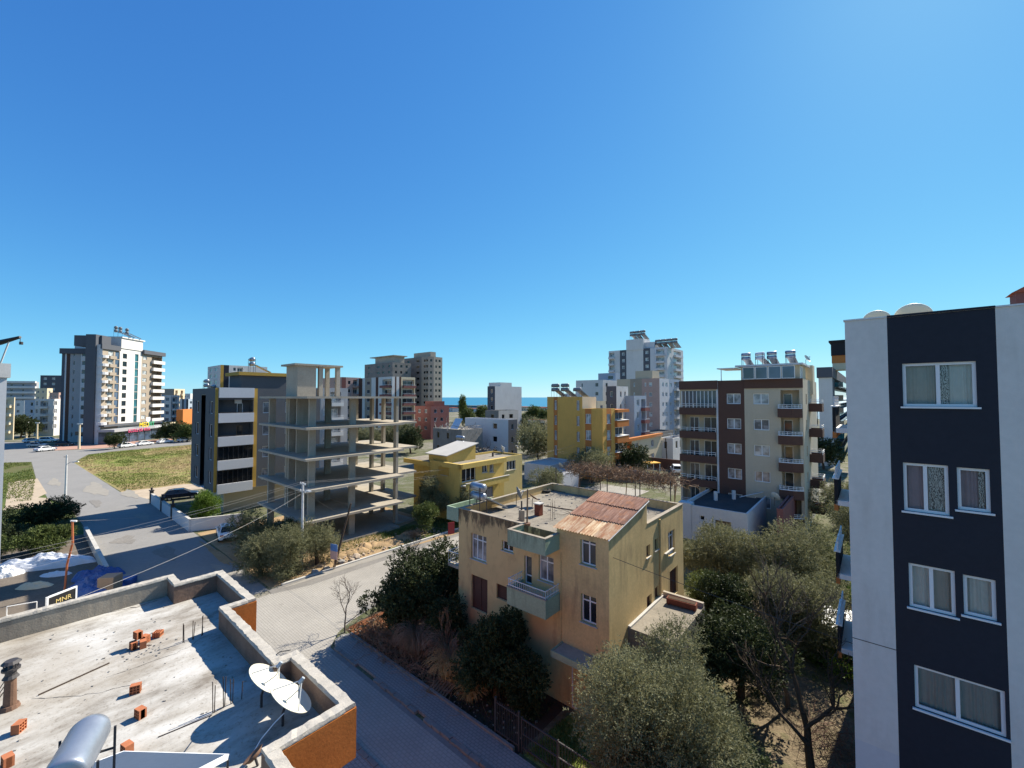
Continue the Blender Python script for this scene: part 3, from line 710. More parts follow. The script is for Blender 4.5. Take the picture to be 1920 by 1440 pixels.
for _ in range(60):
    p = W(-14.2+rk.gauss(0, .45), 2.2+rk.gauss(0, .3)); s_ = rk.uniform(.01, .03); mb.obox((p.x, p.y), (s_*1.6, s_*rk.uniform(-1, 1)), s_, s_*.8, ROOFZ)
o = mb.build('roof_grit', 'rubble_grey'); o['kind'] = 'stuff'
def crack(pts, w_):
    q = []; rkk = random.Random(len(pts)*7)
    for i in range(len(pts)-1):
        for t in range(7): e = t/7; q.append((pts[i][0]*(1-e)+pts[i+1][0]*e+rkk.uniform(-2, 2), pts[i][1]*(1-e)+pts[i+1][1]*e+rkk.uniform(-1.5, 1.5)))
    lo_ = [L1z(x, y) for x, y in q]; mb = MB()
    for i in range(len(lo_)-1):
        d = (lo_[i+1]-lo_[i]); n_ = Vector((-d.y, d.x, 0)).normalized()*w_*rkk.uniform(.4, 1.3); zz = Vector((0, 0, .004)); mb.face([lo_[i]-n_+zz, lo_[i+1]-n_+zz, lo_[i+1]+n_+zz, lo_[i]+n_+zz])
    o = mb.build('screed_crack', 'metal_dark', None); o['kind'] = 'stuff'
crack([(110, 1168), (190, 1150), (255, 1139), (300, 1124)], .012); crack([(60, 1310), (150, 1306), (260, 1282)], .006); crack([(200, 1270), (330, 1226), (400, 1185)], .005)
# rusty flue with cowl
fp = L1z(18, 1328); root = empty('rusty_flue', fp, 0, 'rusty iron flue with slotted cowl at the left edge of the pale roof', 'flue')
mb = MB(); mb.cyl((0, 0), .16, -.01, .08, 12, .13); mb.mat('rail_rust'); mb.cyl((0, 0), .1, .08, .62, 14, .085); mb.build('pipe', 'rail_rust', root)
mb = MB(); mb.mat('metal_dark'); mb.cyl((0, 0), .125, .62, .68, 12, .09); mb.cyl((0, 0), .085, .68, .8, 12)
mb.cyl((0, 0), .14, .78, .82, 12)
for k in range(6): mb.cyl((.1*math.cos(k*1.05), .1*math.sin(k*1.05)), .014, .8, .93, 5)
mb.cyl((0, 0), .15, .92, .97, 12, .1); mb.build('cowl', 'metal_dark', root)
mb = MB()
for k in range(3): mb.tube([(-.25-.06*k, -.15, 0), (-.12, 0, .35+.1*k)], .008, 4)
mb.build('stay', 'rebar', root)
# big water tank + solar panel
tn, tf = P(118, 1462, 10.0), P(172, 1366, 10.0); ax = (tf-tn); Lt = ax.length; cen = (tn+tf)/2
root = empty('water_tank', (cen.x, cen.y, ROOFZ), 0, 'large galvanised steel water tank lying on its stand in the bottom left corner', 'water tank')
q = ax.normalized().to_track_quat('Z', 'Y').to_matrix().to_4x4(); mx = Matrix.Translation((0, 0, 10.0-ROOFZ)) @ q
mb = MB(); mb.smooth = True; r_ = .245
mb.lathe([(.001, -Lt/2-.02), (r_*.88, -Lt/2-.015), (r_*.96, -Lt/2), (r_, -Lt/2+.03), (r_*1.012, -Lt/2+.2), (r_, -Lt/2+.22), (r_, Lt/2-.14), (r_*1.012, Lt/2-.12), (r_, Lt/2-.1), (r_*.9, Lt/2-.02), (r_*.5, Lt/2+.03), (.001, Lt/2+.04)], 32, mx); mb.build('shell', 'steel_tank', root)
mb = MB()
for k, s_ in ((-.36, 1), (.36, 1)):
    c = ax.normalized()*k*Lt; n_ = Vector((-ax.y, ax.x, 0)).normalized()*.3
    for sg in (-1, 1): e = c+n_*sg; mb.tube([(e.x, e.y, 0), (e.x, e.y, 1.42)], .022, 4)
    mb.tube([c+n_*1.0+Vector((0, 0, 1.1)), c-n_*1.0+Vector((0, 0, 1.1))], .02, 4)
mb.build('stand', 'metal_dark', root)
A_, B_ = P(228, 1419, 8.95), P(427, 1425, 8.95); dn = Vector((A_.y-B_.y, B_.x-A_.x, 0)).normalized()*-1
root = empty('roof_solar_collector', (A_.x, A_.y, ROOFZ), 0, 'tilted solar collector panel with white frame at the bottom edge of the picture', 'solar panel')
lo = [A_, B_, B_+dn*1.9+Vector((0, 0, .9)), A_+dn*1.9+Vector((0, 0, .9))]; lo = [p-Vector((A_.x, A_.y, ROOFZ)) for p in lo]
nv = (lo[1]-lo[0]).cross(lo[3]-lo[0]).normalized(); nv = nv if nv.z > 0 else -nv
mb = MB(); hi = [p+nv*.08 for p in lo]; mb.faces(lo+hi, [(0, 3, 2, 1), (4, 5, 6, 7), (0, 1, 5, 4), (1, 2, 6, 5), (2, 3, 7, 6), (3, 0, 4, 7)]); mb.build('frame', 'white_plastic', root)
mb = MB(); c_ = sum(hi, Vector())/4; mb.face([c_+(p-c_)*.955+nv*.004 for p in hi]); mb.build('glazing', 'panel_face', root)
for i_ in range(4): MB().tube([(lo[i_].x, lo[i_].y, 0), tuple(lo[i_])], .02, 4).build('leg', 'metal_dark', root)
dish(L1z(490, 1326), .92, 62, 52, label='cream satellite dish, the left one of the pair on the near roof', stand=.2)
dish(L1z(530, 1361), .92, 62, 52, label='cream satellite dish, the right one of the pair on the near roof', stand=.2)
tb = L1z(478, 1436); root = empty('small_dish', tb, 0, 'small dark metal dish lying against the parapet at the bottom edge', 'dish')
mb = MB(); mb.smooth = True; mb.lathe([(.001, 0), (.1, .02), (.17, .07), (.175, .07), (.1, .0), (.001, -.02)], 20, Matrix.Translation((0, 0, .14)) @ Matrix.Rotation(-.7, 4, 'Y')); mb.build('bowl', 'rail_rust', root)
MB().tube([(.05, 0, 0), (0, 0, .14)], .02, 6).build('foot', 'metal_dark', root)
def sagging(p0, p1, sag, n=14):
    p0, p1 = Vector(p0), Vector(p1); return [p0.lerp(p1, i/n)-Vector((0, 0, 4*sag*(i/n)*(1-i/n))) for i in range(n+1)]
tag(MB().tube([L1z(458, 1440, 8.64), L1z(470, 1420, 8.65), L1z(490, 1385, 8.8), L1z(515, 1355, 8.95), L1z(533, 1337, 9.05)], .01, 5).build('antenna_cable', 'white_plastic'), 'pale cable running down from the right cream dish across the roof', 'cable')
tag(MB().tube([L1z(505, 1263, 8.65), L1z(506, 1245, 8.9), P(512, 1232, 9.15), P(525, 1222, 9.26), P(545, 1219, 9.24)], .01, 5).build('antenna_cable', 'plastic_black'), 'dark cable looped over the parapet behind the cream dishes', 'cable')
# ================================================================== ochre house
H = Bld('ochre_house', 'weathered ochre two storey house with rusty sheet roofed stair tower in the middle', W(-9.3, 17.7), YAW, 10.1, 9.9, 8.2, cat='house')
def pw(b, face, x0, x1, y0, y1, **kw):
    """window from pixel columns x0..x1 and rows y0..y1 (rows at mid width)"""
    zc = b.fz(face, b.fx(face, (x0+x1)/2), (y0+y1)/2)
    u0, u1 = b.fx(face, x0, zc), b.fx(face, x1, zc); um = (u0+u1)/2
    return b.window(face, u0, u1, b.fz(face, um, y1), b.fz(face, um, y0), **kw)
def ph(b, face, x0, x1, y0, y1, depth=.16, back=None):
    zc = b.fz(face, b.fx(face, (x0+x1)/2), (y0+y1)/2); u0, u1 = b.fx(face, x0, zc), b.fx(face, x1, zc); um = (u0+u1)/2
    b.hole(face, u0, u1, b.fz(face, um, y1), b.fz(face, um, y0), depth, back); return u0, u1, b.fz(face, um, y1), b.fz(face, um, y0)
pw(H, 'F', 883, 912, 1003, 1051, n=3, pane='glass_curtain', tr=.76, depth=.14)
pw(H, 'F', 941, 962, 1016, 1034, n=2, pane='glass_black')
d_ = pw(H, 'F', 983, 997, 1043, 1096, n=1, pane='glass', tr=.3, sill=None, name='balcony_door')
pw(H, 'F', 1010, 1038, 1043, 1091, n=2, pane='glass_curtain', tr=.76, sill='concrete_light')
pw(H, 'F', 1088, 1117, 1010, 1061, n=2, pane='glass', tr=.78, depth=.16); pw(H, 'F', 1089, 1118, 1117, 1170, n=2, pane='glass_black', tr=.76, depth=.16)
pw(H, 'F', 931, 955, 1098, 1126, n=1, pane='brown_wall', fr=.05, fm='brown_wall', sill=None, name='shutter'); pw(H, 'F', 884, 914, 1082, 1146, n=2, pane='brown_wall', fm='brown_wall', sill=None, name='shutter')
pw(H, 'R', 1212, 1219, 1022, 1044, n=1, pane='wood', fm='wood', sill='concrete_light'); pw(H, 'R', 1228, 1234, 1010, 1031, n=1, pane='glass_black', fm='wood', sill='concrete_light')
pw(H, 'R', 1253, 1265, 995, 1040, n=2, pane='glass', tr=.76); pw(H, 'R', 1256, 1271, 1066, 1116, n=2, pane='brown_wall', fm='brown_wall', sill=None, name='side_door')
pw(H, 'R', 1213, 1222, 1116, 1140, n=1, pane='brown_wall', fm='brown_wall', sill=None); pw(H, 'R', 1228, 1236, 1100, 1122, n=1, pane='brown_wall', fm='brown_wall', sill=None)
H.strip('F', -10.1, -2.85, 'ochre_mould'); H.strip('F', -2.85, 0, 'ochre')
H.finish('ochre', roof=None, parapet=0)
MB().prism([(-10.08, .02), (-2.87, .02), (-2.87, 4.32), (-.02, 4.32), (-.02, 9.88), (-10.08, 9.88)], 7.5, 7.7).build('roof', 'roof_felt', H.root)
mb = MB()
for (x0, x1, y0, y1) in ((-10.099, -5.05, .001, .16), (-10.099, -9.94, .16, 9.74), (-10.099, -.001, 9.74, 9.899), (-.16, -.001, 4.3, 9.74)): mb.box(x0, x1, y0, y1, 7.6, 8.204)
mb.build('parapet', 'ochre', H.root)
mb = MB()
for (x0, x1, y0, y1) in ((-10.13, -5.1, -.03, .2), (-10.13, -9.9, .2, 9.7), (-10.13, .03, 9.7, 9.93), (-.2, .03, 4.35, 9.7)): mb.box(x0, x1, y0, y1, 8.206, 8.245)
mb.build('coping', 'cap_plaster', H.root)
# stair tower top with gable sides
tx0, tx1, ty0, ty1, tz0, tz1 = -2.85, 0, 0, 4.3, 8.5, 9.4
mb = MB(); mb.mat('ochre')
mb.face([(tx0, ty0, 8.2), (tx1, ty0, 8.2), (tx1, ty0, tz0), (tx0, ty0, tz0)]); mb.face([(tx1, ty0, 8.2), (tx1, ty1, 8.2), (tx1, ty1, tz1), (tx1, ty0, tz0)])
mb.face([(tx1, ty1, 7.6), (tx0, ty1, 7.6), (tx0, ty1, tz1), (tx1, ty1, tz1)]); mb.face([(tx0, ty1, 7.6), (tx0, .17, 7.6), (tx0, .17, tz0+.035), (tx0, ty1, tz1)])
mb.face([(tx0, ty0, tz0), (tx1, ty0, tz0), (tx1, ty1, tz1), (tx0, ty1, tz1)]); mb.face([(tx0, 0, 8.2), (tx0, 0, tz0), (tx0, .17, tz0+.035), (tx0, .17, 8.2)])
mb.build('stair_tower', None, H.root)
def corr(x0, x1, y0, y1, z0, z1, parent, m='rust_sheet', pitch=.15, amp=.028, seg=4, name='roof_sheet'):
    n = int((x1-x0)/pitch*seg); mb = MB(); mb.smooth = True; vs = []; fs = []
    for i in range(n+1):
        x = x0+(x1-x0)*i/n; dz = amp*math.sin(2*math.pi*x/pitch); e = rr.uniform(-.01, .01)
        vs += [(x, y0+e, z0+dz), (x, (y0+y1)/2, (z0+z1)/2+dz), (x, y1, z1+dz)]
    for i in range(n):
        for j in range(2): a = i*3+j; fs.append((a, a+3, a+4, a+1))
    mb.faces(vs, fs); return mb.build(name, m, parent)
sl_ = (tz1-tz0)/(ty1-ty0)
for (ya, yb, dz) in ((-.16, 1.55, .05), (1.4, 3.2, .075), (3.05, 4.5, .10)):
    xs_ = [-2.98, -2.25, -1.5, -.75, .06]
    for i in range(4):
        e = rr.uniform(-.05, .03); corr(xs_[i]-.03, xs_[i+1]+.02, ya+e, yb, tz0+sl_*ya+dz+.006*(i % 2), tz0+sl_*yb+dz-.012+.006*(i % 2), H.root, m='rust_pale' if ya < 0 else 'rust_sheet')
mb = MB(); mb.tube([(.06, -.15, tz0-.02), (.06, 4.45, tz1+.02)], .035, 6); mb.build('verge_board', 'galv_light', H.root)
# green canopy over the balcony, balcony, entrance canopy, left canopy
def lbox(b, name, x0, x1, y0, y1, z0, z1, m, parent=None): return MB().box(x0, x1, y0, y1, z0, z1).build(name, m, parent or b.root)
c = lbox(H, 'canopy', -5.05, -2.75, -1.15, -.003, 7.45, 7.69, 'roof_felt')
mb = MB(); mb.box(-5.1, -2.7, -1.2, -1.06, 7.42, 8.2); mb.box(-5.1, -4.96, -1.06, -.002, 7.42, 8.2); mb.box(-2.84, -2.7, -1.06, -.002, 7.42, 8.2); mb.build('fascia', 'green_plaster', c)
mb = MB(); mb.box(-5.12, -2.68, -1.22, -1.04, 8.203, 8.24); mb.box(-5.12, -4.94, -1.04, -.04, 8.203, 8.24); mb.box(-2.86, -2.68, -1.04, -.002, 8.203, 8.24); mb.build('coping', 'cap_plaster', c)
c = lbox(H, 'balcony', -5.1, -2.7, -1.2, -.003, 4.5, 4.65, 'green_plaster')
mb = MB(); mb.box(-5.12, -2.68, -1.22, -1.12, 4.45, 5.32); mb.box(-5.12, -5.02, -1.12, -.003, 4.45, 5.32); mb.box(-2.78, -2.68, -1.12, -.003, 4.45, 5.32); mb.build('balcony_front', 'green_plaster', c)
mb = MB(); mb.box(-5.14, -2.66, -1.24, -1.1, 5.322, 5.36); mb.build('coping', 'cap_plaster', c)
mb = MB()
for z in (5.42, 5.72): mb.box(-5.08, -2.72, -1.19, -1.16, z, z+.03); mb.box(-5.08, -5.05, -1.16, -.02, z, z+.03); mb.box(-2.75, -2.72, -1.16, -.02, z, z+.03)
for i in range(20): x = -5.06+i*.122; mb.box(x, x+.014, -1.183, -1.169, 5.32, 5.74)
for i in range(9): y = -1.12+i*.125; mb.box(-5.073, -5.058, y, y+.014, 5.32, 5.74); mb.box(-2.742, -2.728, y, y+.014, 5.32, 5.74)
mb.build('railing', 'rail_white', c)
c = lbox(H, 'entrance_canopy', -2.5, -.2, -.95, -.003, 2.78, 2.95, 'concrete'); lbox(H, 'fascia', -2.53, -.17, -1.0, -.952, 2.7, 3.0, 'green_plaster', c); lbox(H, 'fascia', -2.56, -2.502, -1.0, -.003, 2.7, 3.0, 'green_plaster', c)
H2 = H.window('F', -2.0, -1.0, .1, 2.2, n=1, pane='galv_light', hole=False, depth=-.02, sill=None, name='entrance_door')
c = lbox(H, 'side_canopy', -11.1, -10.103, 0, 3.2, 7.42, 7.6, 'green_plaster')
mb = MB(); mb.box(-11.16, -11.05, -.05, 3.25, 7.38, 8.2); mb.box(-11.05, -10.103, -.05, .06, 7.38, 8.2); mb.box(-11.05, -10.103, 3.14, 3.25, 7.38, 8.2); mb.build('fascia', 'green_plaster', c)
c = lbox(H, 'side_balcony', -11.1, -10.103, 0, 3.2, 4.5, 4.66, 'concrete')
mb = MB()
for z in (4.8, 5.4): mb.box(-11.08, -11.05, .02, 3.18, z, z+.03); mb.box(-11.05, -10.11, .02, .05, z, z+.03)
for i in range(22): y = .03+i*.147; mb.box(-11.072, -11.058, y, y+.014, 4.66, 5.42)
mb.build('railing', 'rail_white', c)
mb = MB(); mb.tube([(-2.62, -.05, 7.3), (-2.6, -.05, 5.0), (-2.62, -.05, 3.0)], .02, 6); mb.tube([(.05, 6.0, 8.1), (.05, 6.0, 3.4)], .05, 8); mb.build('downpipe', 'ochre', H.root)
lbox(H, 'ledge', .001, .12, 6.7, 8.0, 5.95, 6.0, 'concrete_light')
def squiggle0(mb, p, rnd):
    d = Vector((rnd.gauss(0, 1), rnd.gauss(0, 1), 0)).normalized(); pts = [Vector(p)]
    for i in range(6):
        d = (d+Vector((rnd.gauss(0, .35), rnd.gauss(0, .35), 0))).normalized(); q = pts[-1]+d*.24; q.z = 7.73+rnd.uniform(0, .1); pts.append(q)
    mb.tube(pts, [.018*(1-.1*i) for i in range(7)], 3, False)
# roof clutter of the ochre house
RZ = 7.7
def hp(px, py, z=RZ): return P(px, py, z)
solar_heater(hp(903, 962), R(133), 'double tank solar water heater on the left of the ochre house roof', 1.0)
dish(hp(968, 946), .9, 75, 18, m='dish_grey', label='dark grey satellite dish seen edge on, on the ochre house roof', stand=.55)
dish(hp(998, 950), .8, 75, 55, m='rail_rust', label='rusty brown satellite dish tipped flat, on the ochre house roof', stand=.35, feed=False)
p = hp(978, 976); root = empty('chimney', p, 0, 'short plastered chimney with a black stovepipe on the ochre house roof', 'chimney')
MB().box(-.17, .17, -.17, .17, 0, .62).build('stack', 'cap_plaster', root); MB().cyl((0, 0), .05, .62, 1.15, 10).build('stovepipe', 'metal_dark', root)
p = hp(1010, 966); root = empty('chimney', p, YAW, 'square brick chimney with a pale cap on the ochre house roof', 'chimney')
MB().box(-.19, .19, -.19, .19, 0, .7).build('stack', 'wood_red', root); MB().box(-.24, .24, -.24, .24, .7, .76).build('cap', 'concrete_light', root)
p = hp(988, 998); root = empty('wooden_pole', p, 0, 'leaning wooden pole in a dark bucket at the roof edge of the ochre house', 'pole')
MB().tube([(0, 0, 0), (.04, .05, 2.3)], [.05, .04], 7).build('pole', 'wood', root); mb = MB(); mb.cyl((0, 0), .16, 0, .5, 10, .2); mb.build('bucket', 'rail_rust', root)
p = hp(1022, 923); mb = MB(); mb.smooth = True
for k in range(24):
    pass
vs = []; fs = []
for i in range(20):
    for j in range(8):
        a_, c_ = 2*math.pi*i/20, 2*math.pi*j/8; rr_ = .33+.13*math.cos(c_); vs.append((rr_*math.cos(a_), rr_*math.sin(a_), .12+.1*math.sin(c_)))
for i in range(20):
    for j in range(8): fs.append((i*8+j, ((i+1) % 20)*8+j, ((i+1) % 20)*8+(j+1) % 8, i*8+(j+1) % 8))
mb.faces(vs, fs); o = mb.build('tyre', 'rubber'); o.location = p; tag(o, 'black tyre lying at the back of the ochre house roof', 'tyre')
bars([hp(1032, 975), hp(1036, 976), hp(1040, 974), hp(1037, 972)], [1.05, 1.3, 1.1, .95], 'tall rusty starter bars in the middle of the ochre house roof')
for k, (x0, y0, x1, y1) in enumerate(((1020, 948, 1085, 958),)): tag(MB().tube([hp(x0, y0, RZ+.03), hp(x1, y1, RZ+.04)], .03, 6).build('wooden_batten', 'wood'), 'wooden batten lying flat on the ochre house roof', 'batten')
mb = MB(); rk = random.Random(77)
for _ in range(90):
    p = W(-9.3+rk.uniform(-9.7, -3.2), 17.7+rk.uniform(.4, 9.4)); s_ = rk.uniform(.025, .085); mb.obox((p.x, p.y), (s_*rk.uniform(1, 3), s_*rk.uniform(-1, 1)), s_, s_*.8, 7.7)
o = mb.build('roof_debris', 'rubble_grey'); o['kind'] = 'stuff'
mb = MB()
for _ in range(26): p = W(-13.6+rk.gauss(0, 1.2), 23.2+rk.gauss(0, .9), 7.74); squiggle0(mb, p, rk)
tag(mb.build('cut_vine_heap', 'twig_dark'), 'flat heap of cut dark vine stems on the ochre house roof', 'brush')
for (px, py, lb) in ((1046, 915, 'left pallet board leaning in the back corner of the ochre roof'),): 
    root = empty('plank_stack', hp(px, py+6), YAW, 'small stack of planks at the back parapet of the ochre house roof', 'plank stack')
    for k in range(4): o = MB().box(-.7, .7, -.07, .07, 0, .03).build('plank', 'wood', root); o.location = (.05*k, .1*k, .032*k); o.rotation_euler = (0, 0, .06*k)
# annex on the right of the house
A_ = Bld('annex', 'low flat concrete annex leaning against the right side of the ochre house', W(-7.05, 19.6), YAW, 2.24, 4.6, 3.75, cat='shed')
A_.finish('concrete_dark', roof='roof_felt', parapet=.0, roofz=3.76)
lbox(A_, 'kerb', -2.2, -.03, 4.4, 4.58, 3.762, 4.0, 'concrete'); 
root = empty('planter_box', W(-8.0, 23.4, 3.765), YAW+.1, 'reddish planter box standing on the annex roof', 'planter'); mb = MB(); mb.box(-.75, .75, -.2, .2, .06, .34); mb.box(-.7, -.6, -.18, .18, 0, .06); mb.box(.6, .7, -.18, .18, 0, .06); mb.build('trough', 'wood_red', root); MB().box(-.7, .7, -.15, .15, .341, .36).build('earth', 'soil', root)
lbox(A_, 'flashing', -2.24, -2.1, 0, 4.6, 3.762, 3.86, 'concrete_light')
# vine trellis behind the parapet
tr_ = empty('vine_trellis', W(-14, 28.1), YAW, 'leafless vine tangle on a pole trellis above the back of the ochre house', 'trellis')
for i, (a, b, h) in enumerate(((-19.3, 28.0, 9.4), (-17.2, 28.2, 9.3), (-14.8, 28.0, 9.4), (-12.4, 28.2, 9.3), (-10.2, 28.0, 9.5), (-17, 31, 8.9), (-11, 31, 8.9), (-14, 31, 8.9))):
    MB().tube([(a+14, b-28.1, 0), (a+14, b-28.1, h)], .035, 6).build('post', 'metal_dark', tr_)
mb = MB()
for b in (28.1, 29.5, 31): mb.tube([(-5.3, b-28.1, 9.05), (3.9, b-28.1, 9.0)], .018, 4)
mb.build('rail', 'metal_dark', tr_)
def squiggle(mb, p, n, step, r0, rnd, droop=0.):
    d = Vector((rnd.gauss(0, 1), rnd.gauss(0, 1), rnd.gauss(0, .5))).normalized(); pts = [Vector(p)]
    for i in range(n):
        d = (d+Vector((rnd.gauss(0, .5), rnd.gauss(0, .5), rnd.gauss(0, .4)-droop))).normalized(); pts.append(pts[-1]+d*step)
    mb.tube(pts, [r0*(1-.7*i/n) for i in range(n+1)], 3, False)
mb = MB(); rv = random.Random(3)
for (cx, cy, n, sx) in ((-3.6, 1.5, 420, 1.3), (-1.6, 1.6, 380, 1.2), (.3, 1.6, 360, 1.2), (2.4, 1.5, 520, 1.3)):
    for _ in range(n): squiggle(mb, (cx+rv.gauss(0, sx*.55), cy+rv.gauss(0, .7), 9.05+abs(rv.gauss(0, .2))), 6, .17, .021, rv)
for x in (-4.3, -.2, 3.4):
    mb.tube([(x, 1.8, 0), (x+.1, 1.8, 3), (x-.1, 1.6, 6), (x+.2, 1.5, 9)], [.06, .05, .05, .03], 5)
mb.build('vine', 'twig', tr_)
# ================================================================== navy and white block on the right
B3 = Bld('navy_apartment_block', 'tall white and navy apartment block close up at the right edge', W(8.4, 16.6), YAW, 9.0, 15, 17.35, cat='apartment block')
n0, n1 = B3.fx('F', 1676, 10), B3.fx('F', 1872, 15)
B3.strip('F', -9, n0, 'white_wall', z0=4.75); B3.strip('F', n0, n1, 'navy', z0=4.2); B3.strip('F', n1, 0, 'white_wall', z0=4.75)
B3.strip('F', -9, n0, 'pale_grey', z0=0, z1=4.75); B3.strip('F', n0, n1, 'pale_grey', z0=0, z1=4.2); B3.strip('F', n1, 0, 'pale_grey', z0=0, z1=4.75)
def curtain(win, w, h, m, x0=-.5, x1=.5, folds=9, d=.16, z0=0., amp=.025):
    mb = MB(); mb.smooth = True; n = folds*6; vs = []; fs = []
    for i in range(n+1):
        t = x0+(x1-x0)*i/n; y = d+amp*(1+.6*math.sin(i*.21+w*9))*math.sin(2*math.pi*folds*(i/n+.06*math.sin(i*.17+h*7)))+amp*.4*math.sin(5.3*i); vs += [(t*w, y, z0), (t*w*.99, y*.9+.02, h)]
    for i in range(n): fs.append((2*i, 2*i+2, 2*i+3, 2*i+1))
    mb.faces(vs, fs); return mb.build('curtain', m, win)
def bigwin(x0, x1, yl0, yl1, n, curts, lace=None, ratio=None):
    u0, u1 = B3.fx('F', x0, 10), B3.fx('F', x1, 10)
    z1_, z0_ = B3.fz('F', u0, yl0), B3.fz('F', u0, yl1); w_, h_ = abs(u1-u0), z1_-z0_
    o = B3.window('F', u0, u1, z0_, z1_, n=n, pane='clear_glass', fr=.075, depth=.06, sill='white_plastic', hole=False)
    B3.hole('F', u0, u1, z0_, z1_, .5, 'curtain_grey')
    for (m, a, b, k) in curts: curtain(o, w_, h_, m, a, b, k)
    if lace: MB().box(lace[0]*w_, lace[1]*w_, .10, .115, h_*.07, h_*.93).build('lace_panel', 'lace_panel', o)
    return o
bigwin(1703, 1845, 682, 762, 2, [('curtain_grey', -.5, .0, 6), ('curtain_lace', .0, .5, 6)], (.03, .15))
bigwin(1699, 1785, 867, 957, 2, [('curtain_mauve', -.5, .02, 4), ('curtain_lace', .02, .5, 3)], (.08, .42))
bigwin(1801, 1864, 876, 955, 1, [('curtain_mauve', -.5, .5, 5)], (.18, .36))
bigwin(1704, 1791, 1055, 1137, 2, [('curtain_lace', -.5, 0, 5), ('curtain_grey', 0, .5, 5)])
bigwin(1806, 1868, 1077, 1152, 1, [('curtain_lace', -.5, .5, 6)])
bigwin(1709, 1878, 1246, 1326, 2, [('curtain_grey', -.5, .5, 13)])
B3.window('F', B3.fx('F', 1702, 4), B3.fx('F', 1900, 4), 2.4, 3.75, n=2, pane='wood_red', fm='concrete', sill=None, depth=.08)
B3.finish('white_wall', roof='roof_felt', parapet=.5)
mb = MB(); mb.box(-9.03, n0, -.03, .22, 17.356, 17.40); mb.box(n1, .03, -.03, .22, 17.356, 17.40); mb.build('coping', 'galv_light', B3.root); mb = MB(); mb.box(n0, n1, -.035, .22, 17.356, 17.41); mb.build('coping', 'navy', B3.root)
mb = MB(); mb.box(-9.0, n0, -.006, .0, B3.fz('F', -8.5, 1207)-.01, B3.fz('F', -8.5, 1207)+.01); mb.build('joint', 'metal_dark', B3.root)
for k, z in enumerate((13.75, 10.8, 7.85, 4.9, 16.6)):
    if k == 4: continue
    o = B3.box('balcony', 'L', 5.2, 8.0, 0.003, .62, z-.2, z, 'white_paint')
    B3.box('balcony_front', 'L', 5.2, 8.0, .55, .66, z-.16, z+.85, 'black_wall', o); B3.box('balcony_base', 'L', 5.2, 8.0, .54, .67, z-.42, z-.165, 'orange_wall', o)
    mb = MB()
    for zz in (z+.98, z+1.12, z+1.26): a = B3.T('L', 5.2, .58, 0); b = B3.T('L', 8.0, .62, 0); mb.box(a[0], b[0], a[1], b[1], zz, zz+.04)
    for i in range(5): u = 5.22+i*.68; a = B3.T('L', u, .575, 0); b = B3.T('L', u+.05, .625, 0); mb.box(a[0], b[0], a[1], b[1], z+.85, z+1.3)
    a = B3.T('L', 5.2, .5, 0); b = B3.T('L', 8, .72, 0); mb.box(a[0], b[0], a[1], b[1], z+.851, z+.9); mb.build('railing', 'rail_white', o)
for (px, y_, dm, lb) in ((1645, 13.6, .75, 'pale satellite dish peeping over the left roof edge of the navy and white block'), (1714, 13.2, .95, 'pale satellite dish behind the roof edge above the navy panel')):
    p = atY(px, y_, 17.0); dish((p.x, p.y, 16.86), dm, 40, 30, m='dish_white', label=lb, stand=.40, feed=False)
p = atY(1935, 14.5, 17); root = empty('roof_chimney', (p.x, p.y, 16.86), YAW, 'reddish chimney block with small pitched cap at the far right roof edge', 'chimney')
MB().box(-.4, .4, -.4, .4, 0, 1.75).build('stack', 'rose_wall', root); mb = MB(); mb.faces([(-.5, -.5, 1.75), (.5, -.5, 1.75), (.5, .5, 1.75), (-.5, .5, 1.75), (0, -.5, 2.05), (0, .5, 2.05)], [(0, 1, 4), (1, 2, 5, 4), (2, 3, 5), (3, 0, 4, 5), (3, 2, 1, 0)]); mb.build('cap', 'tile_roof', root)
# ================================================================== concrete skeleton
SK = Bld('concrete_skeleton', 'unfinished concrete building frame of bare slabs and columns beside the dark apartment block', W(-41.3, 18.0), YAW, 10, 10, 18, cat='building frame')
def ly(b, x, px, z=8.):  # local y on line x at pixel column
    u = (px-960)/F; O = b.O.xy+b.ex*x; k = (z-CAMZ)*ST
    return (u*(O.y*CT+k)-O.x)/(b.ey.x-u*b.ey.y*CT)
def lx(b, y, px, z=8.):
    u = (px-960)/F; O = b.O.xy+b.ey*y; k = (z-CAMZ)*ST
    return (u*(O.y*CT+k)-O.x)/(b.ex.x-u*b.ex.y*CT)
sLf = abs(lx(SK, 0, 484)); y1s = ly(SK, 0, 757); y2s = ly(SK, -1.4, 781)
def slab(z, x0=-sLf, ya=0., t=.22):
    mb = MB(); mb.prism([(x0, ya), (0, ya), (0, y1s), (-1.4, y1s), (-1.4, y2s), (x0, y2s)], z-t, z); o = mb.build('floor_slab', 'concrete', SK.root); return o
for z in (3.05, 6.05, 9.05, 12.05, 15.1): slab(z)
mb = MB(); mb.prism([(-sLf, .3), (-.3, .3), (-.3, y1s-.3), (-1.8, y1s-.3), (-1.8, y2s-.3), (-sLf, y2s-.3)], .0, .25); mb.build('ground_slab', 'concrete', SK.root)
cy = [ly(SK, -1.8, p) for p in (584, 660, 742)]
cols = [(-1.8, y) for y in cy]+[(-7.4, y) for y in (cy[0]+.3, cy[1], cy[2]+.2)]+[(lx(SK, 1.0, 509), 1.0), (-sLf+1.2, cy[2]), (-1.8-5.5, y2s-.9)]
for k, (x, y) in enumerate(cols):
    rot = k % 3 == 2; wx, wy = (.15, .33) if not rot else (.28, .16)
    for i, (za, zb) in enumerate(((0.25, 2.83), (3.05, 5.83), (6.05, 8.83), (9.05, 11.83), (12.05, 14.88))):
        MB().box(x-wx, x+wx, y-wy, y+wy, za, zb).build('column', 'concrete', SK.root)
